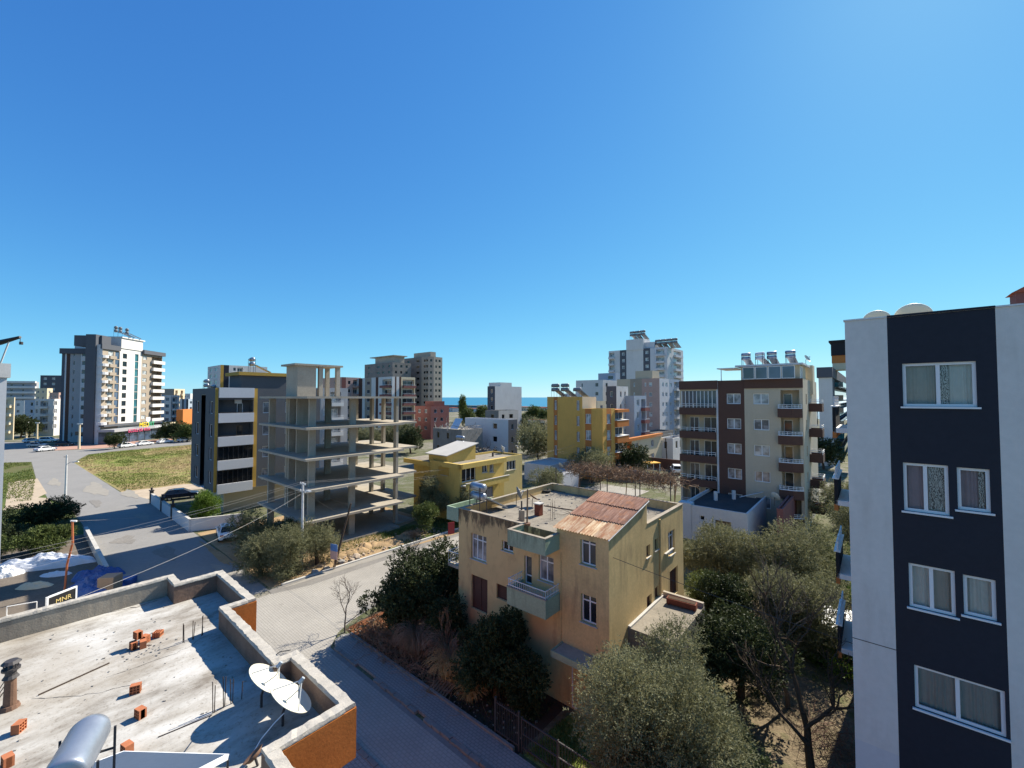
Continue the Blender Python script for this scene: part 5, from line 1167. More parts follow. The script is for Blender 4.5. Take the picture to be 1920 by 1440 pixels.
# ------------------------------------------------------------------ cluster right of the yellow block
TT = block('tall_white_tower', 'tallest white and slate tower with roof heaters right of centre', 1252, 170, 1142, 1282, 650, wall='white_wall', floors=13, fh=2.9, fstrips=((1142, 1154, 'white_wall'), (1154, 1163, 'white_wall'), (1163, 1175, 'dark_grey_wall'), (1175, 1207, 'white_wall'), (1207, 1220, 'dark_grey_wall'), (1220, 1252, 'pale_grey')), fb=((1143, 1153), (1231, 1247)), F_=((1167, 1172), (1211, 1217)), R_=((1257, 1260),), rb=((1264, 1278),), bm='pale_grey', pane='glass_pale')
lbox(TT, 'top_box', TT.fx('F', 1175, 30), TT.fx('F', 1207, 30), -.3, 7, TT.h-.4, TT.h+4.2, 'white_wall'); lbox(TT, 'top_box', TT.fx('F', 1207, 30)+.01, TT.fx('F', 1226, 30), 1, 7, TT.h-.4, TT.h+2.6, 'pale_grey')
for i, (px, dz) in enumerate(((1183, 4.2), (1192, 4.2), (1202, 4.2), (1231, 0), (1241, 0), (1252, 0), (1262, 0))):
    p = TT.fx('F', px, 30); solar_heater(on(TT, p, 2.5, TT.h-.4+(4.6 if dz else .0)), R(133), 'solar heater %s on the tall white tower' % ['first from left', 'second from left', 'third from left', 'fourth from left', 'fifth from left', 'sixth from left', 'rightmost'][i], 2.0, small=True, tm='dish_grey')
block('stepped_white_block', 'white stepped block left of the tall white tower', 1131, 140, 1080, 1158, 712, wall='white_wall', floors=6, F_=((1090, 1093), (1116, 1122)), R_=((1136, 1140),), par=.3)
block('stepped_white_annex', 'bluish white upper step between the stepped block and the tall white tower', 1155, 150, 1122, 1162, 699, wall='blue_grey_wall', floors=7, F_=((1140, 1150),), par=.3)
SB = block('beige_long_block', 'large beige and grey block with a long side of small windows below the tall tower', 1237, 125, 1157, 1276, 709, wall='cream_wall', floors=7, fstrips=((1157, 1182, 'beige_wall'), (1182, 1204, 'taupe_wall'), (1204, 1237, 'pink_wall')), F_=((1188, 1191), (1209, 1212), (1217, 1223)), R_=((1242, 1245), (1248, 1252), (1256, 1260)), rstrips=((1237, 1255, 'pale_grey'), (1255, 1276, 'blue_grey_wall')), rb=((1264, 1274),), par=.4, pane='glass_pale', wh=1.2)
lbox(SB, 'roof_room', SB.fx('F', 1190, 20), SB.fx('F', 1222, 20), .5, 6, SB.h-.3, SB.h+2.4, 'beige_wall')
block('slate_stair_block', 'narrow slate grey and white house with a small roof room behind the yellow wing', 1156, 98, 1137, 1178, 724, wall='pale_grey', floors=4, fstrips=((1137, 1156, 'dark_grey_wall'),), F_=((1144, 1149),), R_=((1163, 1166), (1171, 1174)), rstrips=((1156, 1178, 'white_wall'),), cat='house')
block('white_glass_house', 'white and pale blue house with balconies right of the yellow wing', 1190, 100, 1152, 1212, 742, wall='blue_grey_wall', floors=5, F_=((1156, 1173),), R_=((1194, 1199),), rb=((1202, 1211),), bm='rose_wall', pane='glass_pale', wh=1.6, cat='house')
block('white_shop_house', 'white two storey shop house with dark roof left of the brown block', 1262, 98, 1238, 1282, 822, wall='white_wall', floors=2, F_=((1244, 1250),), R_=((1266, 1270), (1274, 1278)), cat='house', pane='glass_black', roof='roof_dark', wh=1.7)
block('dark_roof_house', 'low house with dark roof clutter behind the orange terrace', 1228, 112, 1195, 1262, 812, wall='concrete_dark', floors=2, F_=((1212, 1218),), cat='house', roof='roof_dark', pane='glass_black')
# ------------------------------------------------------------------ left distance
MT = Bld.at('taupe_tower', 'tall taupe and white tower with shops at its foot on the left', 187, 135, 162, 302, 646, yaw=R(7.7), cat='apartment block')
rm = lambda px, z=18: MT.fx('R', px, z)
MT.strip('F', -MT.Lf, MT.fx('F', 176), 'dark_grey_wall'); MT.strip('F', MT.fx('F', 176), 0, 'pale_grey')
MT.strip('R', 0, rm(223), 'taupe_wall'); MT.strip('R', rm(223), rm(264), 'white_wall'); MT.strip('R', rm(264), MT.Lr, 'taupe_wall')
fhm = (MT.h-1.5-6.2)/9
for k in range(9):
    z = 6.2+fhm*k
    MT.window('R', rm(228.5), rm(236.5), z+.5, z+2.2, n=1, pane='glass_black', fm='navy', sill=None, fr=.12)
    MT.window('R', rm(251.5), rm(258), z+.02, z+fhm-.12, n=1, pane='glass_teal', fm='navy', sill=None)
    MT.window('R', rm(266), rm(274), z+1.0, z+2.3, n=2, pane='glass_pale', sill=None)
    MT.hole('R', rm(283), MT.Lr-.2, z+.05, z+2.4, 1.6, 'taupe_wall'); MT.balcony('R', rm(282), MT.Lr+.3, z, .9, 1.0, 'white_wall')
    MT.window('R', rm(201), rm(211), z+.9, z+2.4, n=2, pane='glass_pale', sill=None); MT.balcony('R', rm(200.5), rm(212.5), z, .8, .8, 'taupe_wall')
    MT.window('R', rm(214.5), rm(222.5), z+.1, z+2.5, n=1, pane='glass_blue', fm='navy', sill=None)
    u = rm(190)
    mb = MB(); pts = [(0, u-1.6)]+[(1.5*math.sin(math.pi*t/8), u-1.6*math.cos(math.pi*t/8)) for t in range(9)]+[(0, u+1.6)]
    mb.prism([(p[0]+.004, p[1]) for p in pts[1:-1]], z-.1, z+.75); mb.build('round_balcony', 'pale_grey', MT.root)
MT.finish('taupe_wall', roof='roof_felt', parapet=.6)
MT.box('crown', 'R', rm(186), rm(222), .003, .5, MT.h-1.4, MT.h+.2, 'dark_grey_wall'); MT.box('crown', 'R', rm(264), MT.Lr+.5, .003, .9, MT.h-1.2, MT.h+.2, 'dark_grey_wall')
lbox(MT, 'white_shaft', -5, .35, rm(224), rm(263.5), 6.2, 6.24, 'white_wall')
lbox(MT, 'stair_head', -7, .3, rm(223.5), rm(264), MT.h-.3, MT.h+3.2, 'white_wall'); lbox(MT, 'stair_head_slab', -7.4, .7, rm(222.5), rm(266), MT.h+3.2, MT.h+3.6, 'white_wall'); lbox(MT, 'roof_room', -9, -1, 1.0, rm(212), MT.h-.4, MT.h+3.0, 'dark_grey_wall')
lbox(MT, 'dark_shaft', -MT.Lf-.4, -MT.Lf*.4, -.5, 4, 0, MT.h+3.2, 'dark_grey_wall')
for i, px in enumerate((233, 241, 253)): solar_heater(on(MT, -2.0, rm(px, 35), MT.h+3.6), R(133), 'solar heater, %s of three on the taupe tower stair head' % ('left', 'middle', 'right')[i], 1.9, small=True, tm='dish_grey')
pod = lbox(MT, 'shop_front', .005, 4.0, rm(187), MT.Lr-.5, 0, 3.9, 'glass_blue')
lbox(MT, 'shop_canopy', .005, 5.0, rm(186)-.4, MT.Lr+.2, 3.9, 4.7, 'grey_wall', pod); lbox(MT, 'terrace_band', .005, 1.6, rm(187), MT.Lr, 5.55, 6.15, 'sign_green' if False else 'dark_grey_wall', pod)
for i in range(9): y = rm(188)+(MT.Lr-.6-rm(188))*i/8; lbox(MT, 'mullion', 4.0, 4.08, y, y+.12, 0, 3.9, 'metal_dark', pod)
def text(s, name, size, m, parent, loc, rot, ext=.05):
    cu = bpy.data.curves.new('text', 'FONT'); cu.body = s; cu.size = size; cu.extrude = ext; cu.align_x = 'CENTER'
    t = bpy.data.objects.new('text', cu); COL.objects.link(t)
    dg = bpy.context.evaluated_depsgraph_get(); me = bpy.data.meshes.new_from_object(t.evaluated_get(dg)); bpy.data.objects.remove(t)
    me.materials.clear(); me.materials.append(M(m)); o = bpy.data.objects.new(name, me); link(o, parent); o.location = loc; o.rotation_euler = rot; return o
text('MED', 'sign_lettering', 2.3, 'sign_yellow', pod, (5.05, rm(240, 5), 4.75), (math.pi/2, 0, math.pi/2)); text('FIT', 'sign_lettering', 2.3, 'sign_green', pod, (5.05, rm(254.5, 5), 4.75), (math.pi/2, 0, math.pi/2))
text('ECOLE DE VITA', 'sign_lettering', 1.45, 'sign_pink', pod, (5.08, rm(231, 5), 3.35), (math.pi/2, 0, math.pi/2))
mb = MB(); rk = random.Random(9); ys_ = rm(262, 5)
while ys_ < rm(285, 5):   # white script too small to read: short strokes
    l_ = rk.uniform(.25, .6); z_ = 4.05+rk.uniform(0, .12); mb.box(5.02, 5.07, ys_, ys_+l_, z_, z_+rk.uniform(.3, .62)); ys_ += l_+rk.uniform(.12, .3)
mb.build('sign_script', 'sign_white', pod)
mb = MB(); yc = rm(247.5, 5); mb.prism([(5.04, yc-1), (5.12, yc-1), (5.12, yc+1), (5.04, yc+1)], 6.9, 8.0); mb.faces([(5.04, yc-1, 6.9), (5.12, yc-1, 6.9), (5.12, yc+1, 6.9), (5.04, yc+1, 6.9), (5.08, yc, 5.95)], [(0, 1, 4), (1, 2, 4), (2, 3, 4), (3, 0, 4)]); mb.build('emblem', 'sign_white', pod)
LT = block('grey_left_tower', 'grey and charcoal tower wing left of the taupe tower', 164, 142, 113, 170, 655, yaw=R(7.7), wall='dark_grey_wall', floors=10, fstrips=((113, 119, 'dark_grey_wall'), (119, 122, 'pale_grey'), (122, 129, 'brown_wall'), (129, 149, 'grey_wall'), (149, 164, 'pale_grey')), F_=((134.5, 137.5), (151, 162)), wh=1.5, par=.4); lbox(LT, 'roof_room', -LT.Lf*.75, -1, 2, 8, LT.h-.4, LT.h+3, 'white_wall'); lbox(LT, 'crown', -LT.Lf-.4, .2, -.5, 1.2, LT.h-1.6, LT.h+.2, 'dark_grey_wall')
SH = block('striped_white_block', 'long white block with horizontal balcony bands at the far left', 66, 260, -10, 72, 716, yaw=R(20), wall='grey_wall', floors=8, fh=3.2, F_=((18, 23), (40, 44)), par=.5)
for k in range(9): SH.box('balcony_band', 'F', -SH.Lf, 0, .003, 1.2, SH.h-.8-k*3.2, SH.h+.4-k*3.2, 'white_wall')
block('dark_roof_tower', 'dark grey building top behind the white balcony block on the left', 112, 240, 74, 130, 704, yaw=R(12), wall='dark_grey_wall', floors=9, F_=((80, 86), (96, 102)), pane='glass_pale')
block('white_balcony_block', 'white apartment block with three rows of grey balconies left of the grey tower', 100, 165, 65, 120, 748, yaw=R(12), wall='white_wall', floors=4, F_=((67, 71),), fb=((75, 91),), R_=((101, 107),), bm='white_wall', pane='glass_curtain', wh=1.6)
block('cream_corner_block', 'cream apartment block with ochre balconies beside the pale wall at far left', 24, 150, 8, 28, 745, yaw=R(12), wall='cream_wall', floors=5, fb=((10, 23),), bm='cream_wall', pane='glass_curtain')
block('pale_small_block', 'small white block with three little windows between the cream block and grey balconies', 44, 190, 25, 50, 751, yaw=R(12), wall='white_wall', floors=4, F_=((31, 37),), pane='glass_curtain')
block('grey_middle_block', 'bluish grey block with dark windows left of the white balcony block', 64, 178, 46, 70, 750, yaw=R(12), wall='blue_grey_wall', floors=4, F_=((57, 62),), pane='glass_black', wh=1.5)
block('sky_blue_block', 'white and pale blue apartment block right of the taupe tower', 321, 185, 302, 336, 741, yaw=R(5), wall='white_wall', floors=5, F_=((310, 317),), rb=((323, 333),), fstrips=((302, 308, 'blue_grey_wall'), (308, 321, 'white_wall')), pane='glass_blue', wh=1.5)
block('brown_crown_block', 'peach and brown apartment block rising behind the pale blue block', 325, 230, 300, 346, 729, yaw=R(5), wall='cream_wall', floors=8, fstrips=((300, 325, 'taupe_wall'),), rb=((328, 333), (338, 343)), bm='cream_wall')
block('slatted_block', 'pale blue grey striped block just left of the dark apartment block', 352, 215, 337, 420, 748, yaw=R(5), wall='blue_grey_wall', floors=6, fstrips=((337, 341, 'white_wall'), (341, 345, 'dark_grey_wall'), (345, 349, 'blue_grey_wall'), (349, 352, 'dark_grey_wall')), R_=((356, 360),))
block('orange_blank_house', 'orange house with a blank wall just left of the dark apartment block', 342, 165, 331, 440, 768, yaw=R(15), wall='orange_wall', floors=3, cat='house', par=.4)
block('beige_hut', 'small beige low house under the orange blank wall', 318, 160, 307, 332, 792, yaw=R(10), wall='cream_wall', floors=2, cat='house', F_=((310, 314),), par=.2)
for (px, y, l, r, t, m, lb) in ((86, 215, 66, 98, 728, 'cream_wall', 'cream stepped block top behind the white balcony block on the left'), (108, 205, 92, 116, 736, 'pink_wall', 'small pinkish block squeezed between white balconies and the grey tower'), (30, 300, 10, 44, 727, 'pale_grey', 'far pale block behind the cream corner block'), (356, 300, 344, 372, 738, 'white_wall', 'far white block peeping left of the dark block roof'), (312, 320, 300, 330, 736, 'pale_grey', 'far pale block behind the peach and brown block'), (728, 175, 700, 760, 772, 'cream_wall', 'low cream block between the striped block and the red house'), (716, 120, 692, 748, 806, 'concrete_light', 'low grey house seen under the right edge of the concrete frame'), (1068, 165, 1052, 1084, 738, 'white_wall', 'narrow white block left of the stepped white block'), (1120, 118, 1098, 1136, 752, 'cream_wall', 'cream stair house just behind the yellow block roof')):
    w_ = r-l
    block('far_block', lb, px, y, l, r, t, wall=m, yaw=YAW if px > 600 else R(10), F_=tuple((l+(px-l)*k, l+(px-l)*(k+.18)) for k in (.15, .6)), R_=((px+(r-px)*.35, px+(r-px)*.65),), pane='glass_curtain', cat='building')
# pale neighbouring wall at the very left edge
p = atY(8, 24, 12); EB = Bld('pale_neighbour_block', 'sliver of a pale rendered building at the extreme left edge', (p.x, p.y), R(56), 8, 8, zat(24, 690), cat='building'); EB.finish('pale_grey', parapet=.4); lbox(EB, 'cornice', -8.2, .12, -.12, 8.1, EB.h-.55, EB.h+.25, 'white_wall')
# ================================================================== vegetation
def quadmesh(name, V, mats):
    """V: (n,4,3) array of leaf quads"""
    n = len(V); me = bpy.data.meshes.new(name)
    me.vertices.add(n*4); me.vertices.foreach_set('co', V.reshape(-1).astype(np.float32))
    me.loops.add(n*4); me.loops.foreach_set('vertex_index', np.arange(n*4, dtype=np.int32))
    me.polygons.add(n); me.polygons.foreach_set('loop_start', np.arange(0, n*4, 4, dtype=np.int32)); me.polygons.foreach_set('loop_total', np.full(n, 4, dtype=np.int32))
    me.materials.append(M(mats)); me.update(calc_edges=True); return me
def unit(v): return v/np.maximum(np.linalg.norm(v, axis=-1, keepdims=True), 1e-9)
def leaves(pos_, dirs, ln, wd, rs, curl=.0):
    n = len(pos_); d = unit(dirs); s = unit(np.cross(d, rs.normal(size=(n, 3)))); L = ln*rs.uniform(.7, 1.3, (n, 1)); Wd = wd*rs.uniform(.7, 1.3, (n, 1))
    a = pos_; m = pos_+d*L*.5; t = pos_+d*L
    return np.stack([a, m+s*Wd*.5, t, m-s*Wd*.5], 1)
def crown(clumps, ntwig, per, ln, wd, seed, twig=.35, up=.3, shell=.45):
    """clumps: (centre, radii); feathery twigs of leaves spread near the clump surfaces"""
    rs = np.random.RandomState(seed); P_, D_ = [], []
    vol = np.array([c[1][0]*c[1][1]*c[1][2] for c in clumps])**.67; vol /= vol.sum()
    for (c, r), f in zip(clumps, vol):
        k = max(4, int(ntwig*f)); v = unit(rs.normal(size=(k, 3))); rad = shell+(1-shell)*rs.uniform(0, 1, (k, 1))**.6
        rad *= 1+rs.normal(0, .09, (k, 1)); p = np.array(c)+v*rad*np.array(r); d = unit(v+np.array([0, 0, up])+rs.normal(0, .45, (k, 3)))
        t = rs.uniform(0, 1, (k, per, 1)); pp_ = p[:, None, :]+d[:, None, :]*t*twig; dd = unit(d[:, None, :]*.8+rs.normal(0, .75, (k, per, 3)))
        P_.append(pp_.reshape(-1, 3)); D_.append(dd.reshape(-1, 3))
    return leaves(np.concatenate(P_), np.concatenate(D_), ln, wd, rs)
def clumpset(rx, ry, rz, zc, n, seed, cr=.42, floor=None):
    rs = random.Random(seed); out = []
    for i in range(n):
        while True:
            v = Vector((rs.uniform(-1, 1), rs.uniform(-1, 1), rs.uniform(-1, 1)))
            if .25 < v.length < 1: break
        k = cr*rs.uniform(.55, 1.3); e = (1-k*.5)*(rs.uniform(1.05, 1.22) if i % 6 == 0 else 1.); c = (v.x*rx*e, v.y*ry*e, zc+v.z*rz*e); out.append((c, (rx*k, ry*k, rz*k*.95)))
    out.append(((0, 0, zc), (rx*.55, ry*.55, rz*.55))); return out
def trunk_mesh(h, r, clumps, seed, m='bark', nl=6, lean=.15):
    rs = random.Random(seed); mb = MB(); mb.mat(m); top = Vector((rs.uniform(-lean, lean)*h, rs.uniform(-lean, lean)*h, h))
    mb.tube([(0, 0, -.05), (top.x*.3, top.y*.3, h*.35), (top.x*.75, top.y*.7, h*.7), top], [r*1.25, r, r*.8, r*.6], 8)
    for (c, rad) in rs.sample(clumps, min(nl, len(clumps))):
        c = Vector(c); s = Vector((top.x*.8, top.y*.8, h*rs.uniform(.6, .98))); mid = s.lerp(c, .5)+Vector((rs.uniform(-.2, .2), rs.uniform(-.2, .2), .1))*h*.3
        mb.tube([s, mid, c], [r*.5, r*.32, r*.12], 6)
    return mb.mesh('trunk')
def tree(name, label, loc, rx, ry, rz, zc, leaf, ntwig, per, ln, wd, seed, cat='tree', ncl=10, twig=.35, trunk=True, tr=.16, bark='bark', cr=.42, group=None, up=.3, shell=.45):
    root = empty(name, loc, random.Random(seed).uniform(0, 6), label, cat, group); cl = clumpset(rx, ry, rz, zc, ncl, seed, cr)
    o = bpy.data.objects.new('crown', quadmesh('crown', crown(cl, ntwig, per, ln, wd, seed, twig, up, shell), leaf)); link(o, root)
    if trunk: link(bpy.data.objects.new('trunk', trunk_mesh(max(.5, zc-rz*.35), tr, cl, seed, bark)), root)
    return root
def ct(root, loc, label, scale, rz, group=None):
    r = root.copy(); COL.objects.link(r); r.location = loc; r.scale = (scale[0], scale[0], scale[1]); r.rotation_euler = (0, 0, rz); r['label'] = label
    if group: r['group'] = group
    for ch in root.children: c = ch.copy(); COL.objects.link(c); c.parent = r
    return r
# olives
tree('olive_tree', 'big grey green olive tree filling the yard at the bottom right', W(-5.9, 15.4), 3.3, 3.0, 2.8, 3.2, 'leaf_olive', 17000, 11, .115, .03, 1, ncl=34, twig=.55, cr=.32, tr=.22)
tree('citrus_tree', 'dark leafy citrus tree beneath the right side of the big olive', W(-3.4, 15.6), 1.7, 1.6, 1.6, 1.8, 'leaf_dark', 2080, 8, .13, .06, 2, ncl=8)
tree('olive_tree', 'olive tree in front of the white low house, the left of the yard pair', W(-8.6, 34.2), 3.0, 3.0, 2.5, 3.1, 'leaf_olive', 5200, 10, .16, .044, 3, ncl=24, twig=.55, tr=.2, cr=.34)
tree('olive_tree', 'tall olive tree in the yard, the right of the pair before the white low house', W(-4.7, 36.4), 3.1, 2.8, 2.9, 3.4, 'leaf_olive', 5200, 10, .16, .044, 4, ncl=24, twig=.55, tr=.2, cr=.34)
tree('citrus_tree', 'glossy dark citrus tree beside the annex of the ochre house', W(-5.3, 23.9), 2.2, 2.4, 1.9, 2.4, 'leaf_dark', 3040, 8, .15, .07, 5, ncl=20, cr=.34)
tree('olive_tree', 'olive tree behind the dark citrus tree in the middle of the right yard', W(-3.6, 30.4), 2.5, 2.4, 2.2, 2.8, 'leaf_olive', 5200, 10, .14, .04, 70, ncl=22, twig=.55, cr=.34)
tree('citrus_tree', 'second dark citrus tree between the annex and the right yard olives', W(-7.2, 28.6), 1.7, 1.9, 1.8, 2.2, 'leaf_dark', 2600, 8, .15, .07, 71, ncl=16, cr=.34)
tree('bay_bush', 'yellowish green bush at the back right corner of the ochre house', W(-8.7, 30.2), 1.2, 1.6, 1.7, 1.9, 'leaf_mid', 1440, 8, .12, .05, 6, ncl=8, cat='bush')
tree('round_citrus', 'round green citrus bush below the rose shed', W(-3.0, 42.0), 1.9, 1.9, 1.7, 2.2, 'leaf_mid', 1440, 8, .16, .07, 7, ncl=8)
tree('olive_tree', 'olive tree right of the brown block foot', W(-1.4, 49.0), 2.6, 2.6, 2.4, 3.0, 'leaf_olive', 2400, 9, .18, .05, 8, ncl=10, twig=.5)
tree('olive_tree', 'farther olive tree in the gap beside the teal balcony block', W(-2.5, 60.0), 3.2, 3.0, 2.8, 3.6, 'leaf_olive', 2400, 9, .22, .06, 9, ncl=10, twig=.6)
tree('weed_bank', 'bright green weeds on the sunny yard edge near the right wall', W(.0, 39.5), 1.8, 2.4, .8, .6, 'leaf_bright', 1440, 7, .2, .06, 10, ncl=9, trunk=False, cat='bush')
tree('weed_bank', 'bright green weeds between the bare tree and the right wall', W(-1.8, 30.2), 2.2, 2.0, .7, .5, 'leaf_bright', 1120, 7, .18, .05, 11, ncl=9, trunk=False, cat='bush')
# olives at the junction
tree('olive_tree', 'bushy olive at the junction, the front left of the roadside group', W(-39.5, 13.6), 2.0, 1.9, 1.9, 2.0, 'leaf_olive', 2400, 9, .16, .04, 12, ncl=18, cr=.36, twig=.5)
tree('olive_tree', 'bushy olive at the junction in front of the utility pole', W(-37.3, 15.3), 2.1, 1.9, 2.0, 2.1, 'leaf_olive', 2400, 9, .16, .04, 13, ncl=18, cr=.36, twig=.5)
tree('olive_tree', 'olive at the junction just right of the utility pole', W(-38.2, 17.8), 1.8, 1.7, 1.9, 2.2, 'leaf_olive', 2080, 9, .16, .04, 14, ncl=18, cr=.36, twig=.5)
tree('olive_tree', 'dark olive at the back of the junction group beside the white parked car', W(-44.5, 14.4), 2.1, 2.0, 1.9, 2.3, 'leaf_olive', 2080, 9, .17, .045, 15, ncl=18, cr=.36, twig=.5)
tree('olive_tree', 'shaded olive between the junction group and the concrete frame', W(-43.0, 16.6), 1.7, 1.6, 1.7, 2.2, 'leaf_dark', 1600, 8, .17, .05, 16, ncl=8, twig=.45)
# dark garden trees
tree('evergreen_tree', 'dense dark evergreen tree at the garden corner left of the ochre house', W(-22.8, 16.2), 2.5, 2.0, 2.3, 2.6, 'leaf_dark', 4160, 8, .15, .08, 17, ncl=22, cr=.34)
tree('evergreen_tree', 'dark evergreen tree against the left wall of the ochre house', W(-21.3, 18.8), 1.7, 2.2, 2.4, 2.9, 'leaf_dark', 3200, 8, .15, .08, 18, ncl=18, cr=.36)
tree('evergreen_bush', 'dark leafy shrub under the green balcony of the ochre house', W(-14.6, 15.9), 2.1, 1.3, 1.9, 2.0, 'leaf_dark', 3520, 8, .14, .07, 19, ncl=20, cat='bush', cr=.36)
tree('evergreen_bush', 'second dark shrub right of the balcony beside the entrance canopy', W(-12.9, 16.2), 1.1, .9, 1.5, 1.7, 'leaf_dark', 1600, 8, .14, .07, 20, ncl=8, cat='bush')
tree('evergreen_bush', 'dark shrub at the front left wall corner of the ochre house', W(-18.9, 16.5), 1.3, .9, 1.5, 1.8, 'leaf_dark', 1500, 8, .14, .07, 72, ncl=16, cat='bush', cr=.34)
tree('evergreen_bush', 'low dark shrub between the dry shrubs and the balcony', W(-16.8, 16.4), 1.1, .8, 1.0, 1.2, 'leaf_dark', 1100, 8, .13, .065, 73, ncl=14, cat='bush', cr=.34)
# trees around the lemon house
tree('laurel_bush', 'upright bright green shrub beside the concrete frame', W(-37.6, 29.3), 1.2, 1.2, 1.9, 2.0, 'leaf_mid', 1600, 8, .17, .06, 21, ncl=9, cat='bush', up=.9)
tree('olive_tree', 'olive tree between the concrete frame and the lemon yellow house', W(-40.5, 32.5), 2.1, 2.0, 2.1, 3.0, 'leaf_olive', 2240, 9, .17, .045, 22, ncl=10, twig=.5)
tree('olive_tree', 'olive tree at the front corner of the lemon yellow house', W(-36.2, 34.6), 1.5, 1.5, 1.9, 2.6, 'leaf_olive', 1600, 9, .17, .045, 23, ncl=8, twig=.5)
tree('olive_tree', 'olive tree right of the lemon yellow house above the ochre parapet', W(-33.8, 47), 2.4, 2.4, 2.0, 3.4, 'leaf_olive', 1920, 9, .19, .05, 24, ncl=9, twig=.5)
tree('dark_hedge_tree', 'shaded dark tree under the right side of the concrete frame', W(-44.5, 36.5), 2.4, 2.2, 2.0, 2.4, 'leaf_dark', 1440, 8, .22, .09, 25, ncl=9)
sharp = tree('juniper_bush', 'bright green conifer bush in the yard of the dark apartment block', W(-61.0, 14.8), 1.5, 1.5, 1.9, 1.9, 'leaf_bright', 2240, 8, .16, .05, 26, ncl=11, cat='bush', up=.9)
tree('hedge_bush', 'large dark hedge bush beside the left street lamp', W(-74, 2.2), 3.4, 2.2, 1.6, 1.5, 'leaf_dark', 2400, 8, .22, .08, 27, ncl=12, cat='bush', trunk=False)
tree('hedge_bush', 'yellow green hedge bush behind the red brown pole', W(-61.5, 1.8), 2.2, 1.6, 1.3, 1.5, 'leaf_mid', 2080, 8, .18, .07, 28, ncl=10, cat='bush', trunk=False)
tree('hedge_bush', 'green hedge bush at the left picture edge above the white sacks', W(-63.0, -2.2), 2.2, 1.8, 1.2, 1.2, 'leaf_mid', 1440, 8, .18, .07, 29, ncl=9, cat='bush', trunk=False)
tree('hedge_bush', 'dark shaded hedge between the two green bushes on the left', W(-68, -1.5), 4.0, 2.4, 1.3, 1.2, 'leaf_dark', 2080, 8, .22, .08, 30, ncl=12, cat='bush', trunk=False)
# middle distance trees, shared crowns
mA = tree('round_tree', 'dark round tree before the orange terrace house', P(1190, 893), 3.0, 3.0, 2.6, 3.6, 'leaf_dark', 1760, 8, .3, .13, 31, ncl=11)
mB = tree('grey_tree', 'grey green tree at the foot of the yellow block', P(1110, 905), 4.2, 3.6, 2.6, 3.4, 'leaf_olive', 1920, 9, .3, .09, 32, ncl=12, twig=.7)
mC = tree('leafy_tree', 'leafy green tree beside the red house before the sea', P(880, 805), 5.0, 4.6, 4.2, 5.4, 'leaf_mid', 1440, 8, .5, .22, 33, ncl=12, twig=.8)
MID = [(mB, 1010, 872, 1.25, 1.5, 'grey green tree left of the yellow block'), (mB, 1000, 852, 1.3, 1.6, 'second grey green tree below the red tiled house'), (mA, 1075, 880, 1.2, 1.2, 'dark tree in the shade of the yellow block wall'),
 (mB, 745, 842, 1.3, 1.3, 'grey tree mass behind the concrete frame, the right one'), (mB, 690, 846, 1.2, 1.1, 'grey tree mass behind the concrete frame, the left one'), (mA, 770, 850, 1.3, 1.2, 'dark tree behind the right edge of the concrete frame'),
 (mC, 905, 792, 1.3, 1.0, 'row of garden trees before the sea, left one'), (mC, 935, 791, 1.2, .9, 'row of garden trees before the sea, right one below the white blank block'), (mC, 868, 792, .8, 1.6, 'tall thin tree rising against the sea'), (mC, 1000, 792, 1.4, 1.0, 'green tree left of the yellow block by the sea'), (mC, 1018, 800, 1.0, .9, 'small green tree above the red tiled house'), (mA, 985, 815, 1.5, 1.3, 'dark green tree right of the slate end wall'), (mC, 965, 800, .9, .7, 'low green tree under the raw concrete house'),
 (mA, 325, 826, 1.3, 1.1, 'dark shrub behind the cars parked at the meadow'), (mC, 352, 828, .9, .6, 'brown green shrub below the orange blank wall'), (mC, 310, 826, .8, .5, 'green shrub right of the shop front'), (mA, 214, 842, .8, .8, 'small round tree in front of the shop front'), (mA, 38, 822, 1.4, 1.4, 'dark street tree left of the lamp posts'), (mA, 55, 820, 1.2, 1.0, 'dark street tree between the far lamp posts'),
 (mA, 1545, 880, 1.3, 1.1, 'dark tree at the foot of the teal balcony block'), (mB, 1525, 842, 1.3, 1.0, 'bright shrub row before the beach palms'), (mC, 1515, 830, 1.0, .5, 'low green shrub in the gap towards the sea')]
for i, (t, px, py, s1, s2, lb) in enumerate(MID): ct(t, P(px, py), lb, (s1, s2), i*1.3)
# palms by the sea
def palm(px, py, h, lb):
    root = empty('palm_tree', P(px, py), 0, lb, 'palm tree'); MB().tube([(0, 0, 0), (.3, 0, h*.5), (.2, .1, h)], [.3, .22, .2], 7).build('trunk', 'bark_grey', root); mb = MB(); rs = random.Random(px)
    for k in range(16):
        a = k*.393+rs.uniform(-.1, .1); e = rs.uniform(-.1, .9); pts = []
        for t in range(6): q = t/5; pts.append(Vector((.2+math.cos(a)*2.6*q*math.cos(e*.6), .1+math.sin(a)*2.6*q*math.cos(e*.6), h+2.2*q*e-2.6*q*q)))
        for t in range(5):
            d = pts[t+1]-pts[t]; s = d.cross(Vector((0, 0, 1))).normalized()*.32*(1-t/6); mb.face([pts[t]-s, pts[t+1]-s*.8, pts[t+1], pts[t]]); mb.face([pts[t], pts[t+1], pts[t+1]+s*.8, pts[t]+s])
    mb.build('crown', 'leaf_mid', root)
palm(1533, 798, 11, 'palm tree by the beach in the gap right of the brown block'); palm(1521, 796, 8, 'shorter palm left of the tall beach palm')
